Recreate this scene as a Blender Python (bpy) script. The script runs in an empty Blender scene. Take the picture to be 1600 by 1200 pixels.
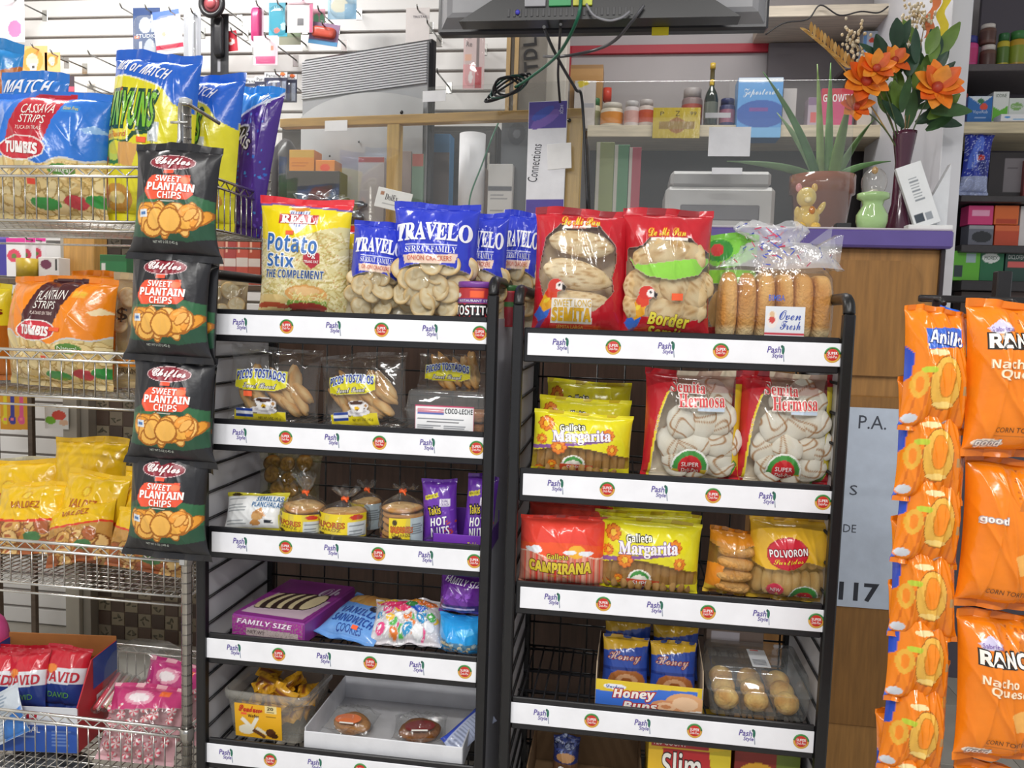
import bpy, bmesh, math, random
import numpy as np
from mathutils import Vector, Matrix
C = bpy.context.scene.collection
PI = math.pi
# ------------------------------------------------------------------ camera, light, exposure
H, F = 1.42, 1250.0
YAW, PITCH, ROLL = math.radians(7.83), math.radians(4.75), math.radians(1.82)
FW = Vector((-math.sin(YAW)*math.cos(PITCH), math.cos(YAW)*math.cos(PITCH), -math.sin(PITCH)))
_r = Vector((math.cos(YAW), math.sin(YAW), 0)); _u = _r.cross(FW)
RT = _r*math.cos(ROLL)+_u*math.sin(ROLL); UP = _u*math.cos(ROLL)-_r*math.sin(ROLL)
EYE = Vector((0, 0, H))
cd = bpy.data.cameras.new('camera'); cam = bpy.data.objects.new('camera', cd); C.objects.link(cam)
M4 = Matrix.Identity(4)
for i in range(3):
    M4[i][0], M4[i][1], M4[i][2], M4[i][3] = RT[i], UP[i], -FW[i], EYE[i]
cam.matrix_world = M4
cd.sensor_width = 36; cd.lens = F/1600*36; cd.clip_start = .05
sc = bpy.context.scene; sc.camera = cam
sc.view_settings.view_transform = 'Standard'; sc.view_settings.look = 'None'
sc.view_settings.exposure = 0.0; sc.view_settings.gamma = 1; sc.view_settings.use_curve_mapping = False
sc.cycles.transparent_max_bounces = 24; sc.cycles.max_bounces = 8; sc.cycles.use_denoising = True
w = bpy.data.worlds.new('shop_surroundings'); sc.world = w; w.use_nodes = True
w.node_tree.nodes['Background'].inputs[0].default_value = (.93, .96, 1, 1)
w.node_tree.nodes['Background'].inputs[1].default_value = .6
def lamp(x, y, z, sx, sy, p, rx=0, rz=0):
    l = bpy.data.lights.new('fluorescent_lamp', 'AREA'); l.shape = 'RECTANGLE'; l.size = sx; l.size_y = sy; l.energy = p; l.color = (1, .98, .95)
    o = bpy.data.objects.new('fluorescent_lamp', l); o.location = (x, y, z); o.rotation_euler = (rx, 0, rz); C.objects.link(o)
lamp(-1.1, .1, 2.98, .16, 1.25, 24)
lamp(.75, .1, 2.98, .16, 1.25, 24)
lamp(-.2, -1.2, 2.98, 1.25, .16, 78)
lamp(-1.75, 2.35, 2.98, .9, .16, 30)
lamp(.3, 2.75, 2.98, 1.0, .14, 9)

def at(px, py, Y):            # the point of the plane y = Y seen at a pixel
    d = FW*F+RT*(px-800)+UP*(600-py)
    return EYE+d*(Y/d.y)
def px_of(p):
    d = Vector(p)-EYE; k = F/d.dot(FW)
    return 800+d.dot(RT)*k, 600-d.dot(UP)*k
# ------------------------------------------------------------------ colour and materials
def lin(h):
    c = np.array([int(h[i:i+2], 16) for i in (0, 2, 4)])/255.
    return np.where(c <= .04045, c/12.92, ((c+.055)/1.055)**2.4)
def col(h, a=1.):
    if isinstance(h, str):
        if len(h) == 8: a = int(h[6:8], 16)/255.
        return np.append(lin(h[:6]), a)
    return np.array(h)
MATS = {}
def mat(name, rough=.5, metal=0, noise=0, nscale=30, bump=0, bscale=60, film=None, spec=.5, coat=0, stretch=None, rvar=0):
    m = bpy.data.materials.new(name); m.use_nodes = True; nt = m.node_tree; N, L = nt.nodes, nt.links
    P = N['Principled BSDF']; P.inputs['Roughness'].default_value = rough; P.inputs['Metallic'].default_value = metal
    P.inputs['Specular IOR Level'].default_value = spec; P.inputs['Coat Weight'].default_value = coat
    at_ = N.new('ShaderNodeAttribute'); at_.attribute_name = 'Col'; c = at_.outputs['Color']
    tc = N.new('ShaderNodeTexCoord'); mp = N.new('ShaderNodeMapping'); L.new(tc.outputs['Object'], mp.inputs[0])
    if stretch: mp.inputs['Scale'].default_value = stretch
    if noise:
        n = N.new('ShaderNodeTexNoise'); n.inputs['Scale'].default_value = nscale; n.inputs['Detail'].default_value = 5; L.new(mp.outputs[0], n.inputs['Vector'])
        r = N.new('ShaderNodeMapRange'); r.inputs['From Min'].default_value = .3; r.inputs['From Max'].default_value = .7
        r.inputs['To Min'].default_value = 1-noise; r.inputs['To Max'].default_value = 1+noise*.6; L.new(n.outputs['Fac'], r.inputs['Value'])
        v = N.new('ShaderNodeVectorMath'); v.operation = 'SCALE'; L.new(c, v.inputs[0]); L.new(r.outputs[0], v.inputs['Scale']); c = v.outputs[0]
    L.new(c, P.inputs['Base Color'])
    if bump:
        n = N.new('ShaderNodeTexNoise'); n.inputs['Scale'].default_value = bscale; n.inputs['Detail'].default_value = 3; L.new(mp.outputs[0], n.inputs['Vector'])
        b = N.new('ShaderNodeBump'); b.inputs['Strength'].default_value = bump; b.inputs['Distance'].default_value = .01
        L.new(n.outputs['Fac'], b.inputs['Height']); L.new(b.outputs[0], P.inputs['Normal'])
    if film is not None:      # where the colour's alpha is low the sheet is clear film
        tr = N.new('ShaderNodeBsdfTransparent'); tr.inputs[0].default_value = (.97, .975, .97, 1)
        gl = N.new('ShaderNodeBsdfGlossy'); gl.inputs['Roughness'].default_value = film
        lw = N.new('ShaderNodeLayerWeight'); lw.inputs[0].default_value = .5
        pw = N.new('ShaderNodeMath'); pw.operation = 'POWER'; pw.inputs[1].default_value = 3.2; L.new(lw.outputs['Facing'], pw.inputs[0])
        ma = N.new('ShaderNodeMath'); ma.operation = 'MULTIPLY_ADD'; ma.inputs[1].default_value = .6; ma.inputs[2].default_value = .055; L.new(pw.outputs[0], ma.inputs[0])
        if bump: L.new(b.outputs[0], gl.inputs['Normal']); L.new(b.outputs[0], lw.inputs['Normal'])
        m1 = N.new('ShaderNodeMixShader'); L.new(ma.outputs[0], m1.inputs[0]); L.new(tr.outputs[0], m1.inputs[1]); L.new(gl.outputs[0], m1.inputs[2])
        m2 = N.new('ShaderNodeMixShader'); L.new(at_.outputs['Alpha'], m2.inputs[0]); L.new(m1.outputs[0], m2.inputs[1]); L.new(P.outputs[0], m2.inputs[2])
        L.new(m2.outputs[0], N['Material Output'].inputs[0])
    MATS[name] = m; return m
PR = mat('printed_film', .2, noise=.05, nscale=40, bump=.22, bscale=26, film=.1, coat=.15)
PM = mat('satin_film', .34, noise=.05, nscale=40, bump=.16, bscale=24, film=.18)
FL = mat('clear_film', .2, bump=.45, bscale=38, film=.07)
GL = mat('acrylic_sheet', .1, bump=0, film=.03)
RG = mat('rigid_clear_plastic', .15, bump=.06, bscale=25, film=.05)
PA = mat('paper_card', .75, noise=.06, nscale=25, bump=.04, bscale=90)
CT = mat('coated_carton', .38, noise=.05, nscale=20, bump=.03, bscale=60)
PL = mat('moulded_plastic', .32, noise=.06, nscale=15)
CH = mat('chromed_steel', .24, metal=1, noise=.12, nscale=25)
BK = mat('powder_coat', .36, noise=.15, nscale=60, bump=.05, bscale=300)
FD = mat('baked_crust', .72, noise=.11, nscale=45, bump=.5, bscale=130, spec=.25)
WD = mat('wood_grain', .5, noise=.22, nscale=6, stretch=(1.2, 14, 14), bump=.06, bscale=9)
WV = mat('wood_grain_upright', .5, noise=.22, nscale=6, stretch=(14, 14, 1.2), bump=.06, bscale=9)
WL = mat('painted_panel', .45, noise=.05, nscale=3, bump=.02, bscale=40)
LF = mat('plant_leaf', .45, noise=.25, nscale=25, bump=.1, bscale=60)
CR = mat('glazed_ceramic', .12, noise=.08, nscale=12, coat=.4)
FS = mat('floor_tiles', .35, noise=.12, nscale=5)
# ------------------------------------------------------------------ text as outlines
_gc = {}
def glyphs(s, off=0.):
    k = (s, round(off, 3))
    if k in _gc: return _gc[k]
    c = bpy.data.curves.new('t', 'FONT'); c.body = s; c.resolution_u = 2; c.offset = off; c.fill_mode = 'FRONT'
    o = bpy.data.objects.new('t', c); m = bpy.data.meshes.new_from_object(o)
    V = np.zeros(len(m.vertices)*3); m.vertices.foreach_get('co', V); V = V.reshape(-1, 3)[:, :2].copy()
    Fc = [tuple(p.vertices) for p in m.polygons]
    bpy.data.objects.remove(o); bpy.data.curves.remove(c); bpy.data.meshes.remove(m)
    _gc[k] = (V, Fc); return _gc[k]
def cut(V, Fc, step):         # split faces on a grid so they can follow a curved sheet
    bm = bmesh.new(); vs = [bm.verts.new((x, y, 0)) for x, y in V]
    for f in Fc:
        try: bm.faces.new([vs[i] for i in f])
        except ValueError: pass
    for ax in (0, 1):
        lo, hi = V[:, ax].min(), V[:, ax].max(); n = int((hi-lo)/step)
        for i in range(1, n+1):
            co = [0, 0, 0]; no = [0, 0, 0]; co[ax] = lo+(hi-lo)*i/(n+1); no[ax] = 1
            bmesh.ops.bisect_plane(bm, geom=bm.verts[:]+bm.edges[:]+bm.faces[:], plane_co=co, plane_no=no)
    bm.verts.index_update(); bm.normal_update()
    W = np.array([v.co[:2] for v in bm.verts]); G = [[v.index for v in (f.verts if f.normal.z > 0 else reversed(f.verts))] for f in bm.faces]
    bm.free(); return W, G
# ------------------------------------------------------------------ mesh builder
class MB:
    def __init__(s): s.V = []; s.C = []; s.F = []; s.S = []; s.n = 0
    def add(s, V, Fc, c, smooth=True, M=None):
        V = np.asarray(V, float).reshape(-1, 3)
        if M is not None: V = V@np.array(M.to_3x3()).T+np.array(M.translation)
        c = np.asarray(col(c), float)
        if c.ndim == 1: c = np.tile(c, (len(V), 1))
        s.V.append(V); s.C.append(c)
        for f in Fc: s.F.append(np.asarray(f, int)+s.n); s.S.append(smooth)
        s.n += len(V); return s
    def grid(s, P, c, smooth=True, close=False, flip=False):
        nv, nu = P.shape[:2]; I = np.arange(nv*nu).reshape(nv, nu)
        if close: I = np.concatenate([I, I[:, :1]], 1)
        Q = np.stack([I[:-1, :-1], I[:-1, 1:], I[1:, 1:], I[1:, :-1]], -1).reshape(-1, 4)
        if flip: Q = Q[:, ::-1]
        return s.add(P.reshape(-1, 3), Q, c, smooth)
    def box(s, x0, y0, z0, x1, y1, z1, c, b=.0015, M=None):
        lo, hi = np.minimum((x0, y0, z0), (x1, y1, z1)), np.maximum((x0, y0, z0), (x1, y1, z1))
        b = min(b, (hi-lo).min()*.45); V = []; idx = {}
        for k in range(8):
            sg = [(k >> a) & 1 for a in range(3)]
            for a in range(3):
                p = [hi[j]-(0 if j == a else b) if sg[j] else lo[j]+(0 if j == a else b) for j in range(3)]
                idx[(k, a)] = len(V); V.append(p)
        V = np.array(V); fs = []
        for a in range(3):
            o = [j for j in range(3) if j != a]
            for g in (0, 1):
                fs.append([idx[((g << a)|(p << o[0])|(q << o[1]), a)] for p, q in ((0, 0), (1, 0), (1, 1), (0, 1))])
            for p in (0, 1):
                for q in (0, 1):
                    k0 = (p << o[0])|(q << o[1]); k1 = k0|(1 << a)
                    fs.append([idx[(k0, o[0])], idx[(k1, o[0])], idx[(k1, o[1])], idx[(k0, o[1])]])
        for k in range(8): fs.append([idx[(k, a)] for a in range(3)])
        ctr = (lo+hi)/2; out = []
        for f in fs:
            n = np.cross(V[f[1]]-V[f[0]], V[f[2]]-V[f[0]])
            out.append(f if n.dot(V[f].mean(0)-ctr) > 0 else f[::-1])
        return s.add(V, out, c, False, M)
    def tube(s, pts, r, c, n=8, closed=False):
        P = np.array([tuple(p) for p in pts], float); m = len(P)
        T = np.roll(P, -1, 0)-np.roll(P, 1, 0)
        if not closed: T[0] = P[1]-P[0]; T[-1] = P[-1]-P[-2]
        T /= np.linalg.norm(T, axis=1)[:, None]+1e-12
        up = np.array([0, 0, 1.]) if abs(T[0][2]) < .9 else np.array([1., 0, 0]); X = np.cross(T[0], up); X /= np.linalg.norm(X)
        R = np.broadcast_to(np.asarray(r, float), (m,)); G = []
        for i in range(m):
            X = X-T[i]*X.dot(T[i]); X /= np.linalg.norm(X)+1e-12; Y = np.cross(T[i], X)
            a = np.arange(n)*2*PI/n; G.append(P[i]+R[i]*(np.cos(a)[:, None]*X+np.sin(a)[:, None]*Y))
        G = np.array(G)
        if closed: G = np.concatenate([G, G[:1]])
        k = s.n; s.grid(G, c, close=True)
        if not closed: s.F += [np.arange(n)[::-1]+k, np.arange(n)+k+(m-1)*n]; s.S += [False, False]
        return s
    def lathe(s, prof, c, n=24, o=(0, 0, 0), sx=1, sy=1):
        a = np.arange(n)*2*PI/n; cs = c if isinstance(c, (list, tuple)) else None
        G = np.array([np.stack([o[0]+r*np.cos(a)*sx, o[1]+r*np.sin(a)*sy, np.full(n, o[2]+z)], -1) for r, z in prof])
        if cs: c = np.repeat(np.array([col(x) for x in cs]), n, 0)
        return s.grid(G, c, close=True)
    def ell(s, o, r, c, n=14, M=None):
        t = np.linspace(0, PI, n//2+2); a = np.arange(n)*2*PI/n
        G = np.stack([np.outer(np.sin(t), np.cos(a))*r[0], np.outer(np.sin(t), np.sin(a))*r[1], np.outer(-np.cos(t), np.ones(n))*r[2]], -1)
        if M is not None: G = G@np.array(M.to_3x3()).T
        return s.grid(G+np.array(tuple(o)), c, close=True)
    def flat(s, txt, x0, z0, x1, z1, y, c, off=0., M=None, sh=0):   # lettering on a plane that faces -y
        V, Fc = glyphs(txt, 0.); lo, hi = V.min(0), V.max(0); W, G = glyphs(txt, off) if off else (V, Fc)
        q = (W-lo)/(hi-lo); p = np.stack([x0+q[:, 0]*(x1-x0)+sh*(q[:, 1]-.5)*(z1-z0), np.full(len(q), y), z0+q[:, 1]*(z1-z0)], -1)
        return s.add(p, G, c, False, M)
    def build(s, name, m, parent=None, loc=None, rot=None):
        me = bpy.data.meshes.new(name); V = np.concatenate(s.V)
        me.vertices.add(len(V)); me.vertices.foreach_set('co', V.ravel())
        ln = np.array([len(f) for f in s.F]); me.loops.add(int(ln.sum())); me.loops.foreach_set('vertex_index', np.concatenate(s.F).astype(np.int32))
        me.polygons.add(len(ln)); me.polygons.foreach_set('loop_start', np.concatenate([[0], np.cumsum(ln)[:-1]]).astype(np.int32))
        me.polygons.foreach_set('use_smooth', np.array(s.S)); me.update(calc_edges=True); me.validate()
        a = me.attributes.new('Col', 'FLOAT_COLOR', 'POINT'); a.data.foreach_set('color', np.concatenate(s.C).ravel())
        me.materials.append(m); o = bpy.data.objects.new(name, me); C.objects.link(o)
        if parent is not None: o.parent = parent
        if loc is not None: o.location = loc
        if rot is not None: o.rotation_euler = rot
        return o
def tag(o, label, cat, group=None, kind=None):
    o['label'] = label; o['category'] = cat
    if group: o['group'] = group
    if kind: o['kind'] = kind
    return o
def thing(name, label, cat, loc=(0, 0, 0), rot=(0, 0, 0), group=None):
    o = bpy.data.objects.new(name, None); C.objects.link(o); o.location = loc; o.rotation_euler = rot; o.empty_display_size = .05
    return tag(o, label, cat, group)
def struct(o): o['kind'] = 'structure'; return o
def dup(o, loc, label, rot=None):
    r = o.copy(); C.objects.link(r); r.location = loc; r['label'] = label
    if rot is not None: r.rotation_euler = rot
    for ch in o.children:
        k = ch.copy(); C.objects.link(k); k.parent = r; k.matrix_parent_inverse = ch.matrix_parent_inverse
        for g in ch.children:
            d = g.copy(); C.objects.link(d); d.parent = k
    return r
# ------------------------------------------------------------------ printed artwork laid out in its own drawing units
class Art:
    def __init__(s, x0, y0, x1, y1, base='ffffff', cell=1.45, cap=130):
        s.b = (x0, y0, x1, y1); nu = int(min(cap, max(8, (x1-x0)/cell))); nv = int(min(cap*1.3, max(8, (y1-y0)/cell)))
        u, v = np.meshgrid(np.linspace(0, 1, nu), np.linspace(0, 1, nv)); s.u, s.v = u, v
        s.X = x0+u*(x1-x0); s.Y = y1-v*(y1-y0); s.c = np.zeros(u.shape+(4,)); s.c[:] = col(base); s.back = base; s.T = []; s.rng = np.random.RandomState(int(x0*7+y0*3) % 9973)
    def m(s, k, h):
        s.c[k] = col(h); return s
    def r(s, x0, y0, x1, y1, h, rot=0):
        if rot:
            cx, cy = (x0+x1)/2, (y0+y1)/2; a = math.radians(rot); dx, dy = s.X-cx, s.Y-cy
            p, q = dx*math.cos(a)+dy*math.sin(a), -dx*math.sin(a)+dy*math.cos(a)
            return s.m((abs(p) <= (x1-x0)/2) & (abs(q) <= (y1-y0)/2), h)
        return s.m((s.X >= x0) & (s.X <= x1) & (s.Y >= y0) & (s.Y <= y1), h)
    def e(s, cx, cy, rx, ry, h, rot=0, only=None):
        a = math.radians(rot); dx, dy = s.X-cx, s.Y-cy; p, q = dx*math.cos(a)+dy*math.sin(a), -dx*math.sin(a)+dy*math.cos(a)
        k = (p/rx)**2+(q/ry)**2 <= 1
        return s.m(k if only is None else k & only, h)
    def p(s, pts, h):
        k = np.zeros(s.X.shape, bool); n = len(pts)
        for i in range(n):
            (xa, ya), (xb, yb) = pts[i], pts[(i+1) % n]
            if ya != yb: k ^= ((ya > s.Y) != (yb > s.Y)) & (s.X < (xb-xa)*(s.Y-ya)/(yb-ya)+xa)
        return s.m(k, h)
    def below(s, fn, h): return s.m(s.Y > fn(s.X), h)
    def above(s, fn, h): return s.m(s.Y < fn(s.X), h)
    def chips(s, n, cx, cy, rx, ry, sz, cols=('f2bf55', 'e8a83c', 'f6d27c'), edge='b9772a', asp=.75):
        for i in range(n):
            a, q = s.rng.uniform(0, 2*PI), math.sqrt(s.rng.uniform(0, 1)); x, y = cx+rx*q*math.cos(a), cy+ry*q*math.sin(a)
            k = sz*s.rng.uniform(.8, 1.15); ro = s.rng.uniform(0, 180); ap = asp*s.rng.uniform(.75, 1.15); cc = cols[i % len(cols)]
            s.e(x, y, k, k*ap, edge, ro); s.e(x-.3, y-.5, k*.86, k*ap*.84, cc, ro); s.e(x-.2*k, y-.15*k, k*.4, k*.22*ap, cols[-1], ro)
        return s
    def sticks(s, n, x0, y0, x1, y1, ln, th, cols):
        for i in range(n): s.seg(s.rng.uniform(x0, x1), s.rng.uniform(y0, y1), s.rng.uniform(-70, 70), ln*s.rng.uniform(.5, 1), th, cols[i % len(cols)])
        return s
    def seg(s, cx, cy, rot, ln, th, h): return s.r(cx-ln/2, cy-th/2, cx+ln/2, cy+th/2, h, rot)
    def speck(s, f, h, only=None):
        k = s.rng.uniform(0, 1, s.X.shape) < f
        return s.m(k if only is None else k & only, h)
    def t(s, txt, x0, y0, x1, y1, h, rot=0, sh=0, ol=None, ow=1., b=0., arc=0):
        if ol: s.T.append((txt, x0, y0, x1, y1, ol, rot, sh, ow, arc, 1))
        s.T.append((txt, x0, y0, x1, y1, h, rot, sh, b, arc, 2)); return s
    def lines(s, x0, y0, x1, y1, n, h, th=.9):            # rows of print too small to read
        for i in range(n):
            y = y0+(y1-y0)*(i+.5)/n; s.r(x0, y-th/2, x0+(x1-x0)*s.rng.uniform(.6, 1), y+th/2, h)
        return s
def skin(mb, A, S, step=5., off=.0007, smooth=True, vr=(0., 1.)):
    k = (A.v[:, 0] >= vr[0]-1e-6) & (A.v[:, 0] <= vr[1]+1e-6)
    mb.grid(S(A.u[k], A.v[k], 1, 0.), A.c[k].reshape(-1, 4), smooth)
    x0, y0, x1, y1 = A.b
    if vr[0] > .5 or vr[1] < .5: return
    for n, (txt, a, b, c_, d, h, rot, sh, bo, arc, lv) in enumerate(A.T):
        V, _ = glyphs(txt); lo, hi = V.min(0), V.max(0); sx, sy = (c_-a)/(hi[0]-lo[0]), (d-b)/(hi[1]-lo[1])
        W, G = glyphs(txt, bo/max(min(sx, sy), 1e-6)) if bo else glyphs(txt)
        q = (W-(lo+hi)/2)*np.array([sx, sy])
        q = np.stack([q[:, 0]+sh*q[:, 1], q[:, 1]], -1); hw = (c_-a)/2; q[:, 1] += arc*(1-(q[:, 0]/hw)**2)
        if (d-b) > 4: q, G = cut(q, G, max(3.2, (c_-a)/36))
        r = math.radians(-rot); X = (a+c_)/2+q[:, 0]*math.cos(r)-q[:, 1]*math.sin(r); Y = (b+d)/2-(q[:, 0]*math.sin(r)+q[:, 1]*math.cos(r))
        u, v = np.clip((X-x0)/(x1-x0), 0.01, .99), np.clip((y1-Y)/(y1-y0), 0.005, .995)
        mb.add(S(u, v, 1, off*(1.1 if lv == 1 else 2.7)+.00002*n), G, h, False)
# ------------------------------------------------------------------ packaging shapes
def pillow(w, h, t, seed=0, pinch=.07, seal=.055, wr=1., lump=0., lean=0., pw=.5, back=.55, flare=0., cant=0.):
    g = np.random.RandomState(seed); ph = g.uniform(0, 6.3, 24); k = g.uniform(.7, 1.3, 24)
    def S(u, v, side=1, off=0.):
        a, b = 2*u-1, 2*v-1; vv = np.clip((v-seal)/(1-2*seal), 0, 1); f = np.clip(4*vv*(1-vv), 0, 1)**pw
        e = np.clip(1-abs(a)**2.6, 0, 1)**.7
        T = t*(side > 0 and (1-back*.5) or back*.5)*f*e
        x = a*w/2*(1-pinch*f)*(1+flare*np.clip(-b, 0, 1)**3)
        dt, db = 1-v, v
        fold = np.exp(-dt/.11)*np.sin(2*PI*(3.1*k[0]*u)+ph[0]+7*dt)+np.exp(-db/.11)*np.sin(2*PI*(2.7*k[1]*u)+ph[1]-6*db)
        cr = sum((1-abs(np.sin((k[i]*5.5*u+(i-2.5)*1.9*v)*1.6+ph[i])))**4 for i in range(2, 6))-.7
        big = np.sin(4.1*u*k[7]+ph[7]+3*v)*np.sin(5.3*v*k[8]+ph[8])
        y = T+wr*t*e*(.075*fold+.030*cr*f+.05*big*f)
        if lump: y = y+lump*e*f*(np.sin(19*u+ph[9]+4*np.sin(11*v+ph[12]))*np.sin(16*v+ph[10]+3*np.sin(9*u))+.6*np.sin(31*v+23*u+ph[11]))
        y = np.where(side > 0, y, T+wr*t*e*.03*big)
        z = v*h*(1-.0*f)+.012*h*np.sin(5*u+ph[13])*np.clip(b, 0, 1)**6*wr+cant*a*np.clip(b, 0, 1)**3*h
        wav = .0035*np.sin(9*u+ph[14])*np.exp(-np.minimum(dt, db)/.08)
        return np.stack([x, -(side*y+side*off)+wav+lean*v*v, z], -1)
    return S
def bag(name, label, cat, A, S, m=PR, loc=(0, 0, 0), rot=(0, 0, 0), group=None, seal=.055, parts=True, backcol=None, sticker=None, vis=True):
    mb = MB(); nv, nu = A.u.shape; bc = A.c.copy() if backcol is None else np.broadcast_to(col(backcol), A.c.shape).copy()
    k0, k1 = (seal if parts else 0), (1-seal if parts else 1)
    v1 = A.v[:, 0]; lo = v1[np.searchsorted(v1, k0-1e-9)] if parts else 0; hi = v1[np.searchsorted(v1, k1+1e-9)-1] if parts else 1
    def piece(mb, a, b):
        skin(mb, A, S, vr=(a, b)); k = (v1 >= a-1e-6) & (v1 <= b+1e-6)
        mb.grid(S(A.u[k], A.v[k], -1, .0004), bc[k].reshape(-1, 4), flip=True)
    piece(mb, lo, hi); o = mb.build(name, m, None, loc, rot); tag(o, label, cat, group)
    if parts:
        for nm, a, b in (('top_seal', hi, 1.), ('bottom_seal', 0., lo)):
            q = MB(); piece(q, a, b); q.build(nm, m, o)
    if sticker: price(o, A, S, *sticker)
    return o
def price(o, A, S, x0, y0, x1, y1, h='f4653a', rot=0, name='price_sticker'):
    b = A.b; g = np.linspace(0, 1, 7); u, v = np.meshgrid(g, g); cx, cy = (x0+x1)/2, (y0+y1)/2; r = math.radians(rot)
    dx, dy = (u-.5)*(x1-x0), (v-.5)*(y1-y0); X = cx+dx*math.cos(r)-dy*math.sin(r); Y = cy+dx*math.sin(r)+dy*math.cos(r)
    uu, vv = (X-b[0])/(b[2]-b[0]), (b[3]-Y)/(b[3]-b[1])
    mb = MB(); P = S(uu, vv, 1, .0022); mb.grid(P, h, flip=True); mb.grid(S(uu, vv, 1, .0018), h); return mb.build(name, PA, o)
def fit(x0, y0, x1, y1, Y, z=None):
    xm, ym = (x0+x1)/2, (y0+y1)/2; a, b, l, r = at(xm, y1, Y), at(xm, y0, Y), at(x0, ym, Y), at(x1, ym, Y)
    zb = a.z if z is None else z
    return r.x-l.x, b.z-zb, Vector(((l.x+r.x)/2, Y, zb))
def plane(w, h):
    return lambda u, v, side=1, off=0.: np.stack([(u-.5)*w, -off+0*u, v*h], -1)
def carton(name, label, cat, A, w, h, d, side, loc, rot=(0, 0, 0), group=None, m=CT, top=None, lid=None, front='printed_front'):
    """A closed box: body with its printed front panel as a part."""
    mb = MB(); mb.box(-w/2, 0, 0, w/2, d, h, side, .001)
    if top: mb.box(-w/2+.001, .001, h-.0005, w/2-.001, d-.001, h+.0006, top, .0003)
    if A is not None: skin(mb, A, lambda u, v, s=1, off=0.: np.stack([(u-.5)*(w-.002), -.0003-off+0*u, .001+v*(h-.002)], -1), smooth=False, off=.0002)
    return tag(mb.build(name, m, None, loc, rot), label, cat, group)
# ------------------------------------------------------------------ the shop shell
mb = MB()
for i in range(-7, 9):
    for j in range(-4, 9): mb.box(i*.45+.001, j*.45+.001, -.02, i*.45+.449, j*.45+.449, 0, 'a9a49a' if (i+j) % 2 else 'b5b0a6', .001)
struct(mb.build('floor', FS))
mb = MB(); mb.box(-3.1, -1.8, 3.05, 3.6, 4.1, 3.1, 'e8e8e4'); struct(mb.build('ceiling', WL))
WB = 3.12
xe = at(790, 200, WB).x
mb = MB(); mb.box(-2.75, WB+.012, 0, xe, WB+.03, 3.05, '8d8680')
for k in range(40): mb.box(-2.75, WB, k*.0762+.006, xe, WB+.014, k*.0762+.0715, 'eae8e6', .002)
struct(mb.build('wall_back', WL))
mb = MB(); mb.box(-2.8, -1.5, 0, -2.75, 3.6, 3.05, 'e6e4e0'); struct(mb.build('wall_left', WL))
mb = MB(); mb.box(xe, 3.62, 0, 2.75, 3.66, 3.05, 'b3adaf'); struct(mb.build('wall_right', WL))
# red painted line round the pale panel behind the counter
p, q, r_ = at(893, 78, 3.6), at(1330, 62, 3.6), at(893, 120, 3.6)
mb = MB(); mb.box(p.x, 3.6, p.z-.018, 2.6, 3.62, p.z+.018, 'b01f35'); mb.box(p.x-.03, 3.6, r_.z, p.x, 3.62, p.z+.018, 'b01f35')
struct(mb.build('trim_1', WL))
# doorway with patterned film, at the back wall
a, b = at(104, 700, 3.0), at(330, 700, 3.0)
mb = MB(); mb.box(a.x, 2.98, 0, a.x+.062, 3.1, 1.74, 'a8a296'); mb.box(a.x+.066, 3.0, 0, a.x+.10, 3.1, 1.74, '8a847a'); mb.box(b.x-.05, 2.98, 0, b.x, 3.1, 1.74, 'a8a296')
mb.box(a.x, 2.98, 1.74, b.x, 3.1, 1.80, 'a8a296')
d1 = struct(mb.build('door_1', WL))
mb = MB(); mb.box(a.x+.1, 3.05, 0, b.x-.05, 3.07, 1.74, '5a4c40'); g = np.random.RandomState(4)
n, s = 8, (b.x-.05-a.x-.1)/8
for i in range(n):
    for j in range(int(1.74/s)):
        x0, z0 = a.x+.1+i*s, j*s; dk = (i+j) % 2
        mb.box(x0+.002, 3.047, z0+.002, x0+s-.002, 3.052, z0+s-.002, ['7d7360', '857a66', '776c5c', '4d3c32', '55443a', '463830'][dk*3+g.randint(3)], .001)
        if not dk:
            for t in range(5):
                an = g.uniform(0, 6.3); mb.ell((x0+s/2+.013*math.cos(an), 3.047, z0+s/2+.013*math.sin(an)), (.011, .0008, .004), '4f4a3a', 6, Matrix.Rotation(an, 4, 'Y'))
o = mb.build('film_panel', CT, d1)
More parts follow.
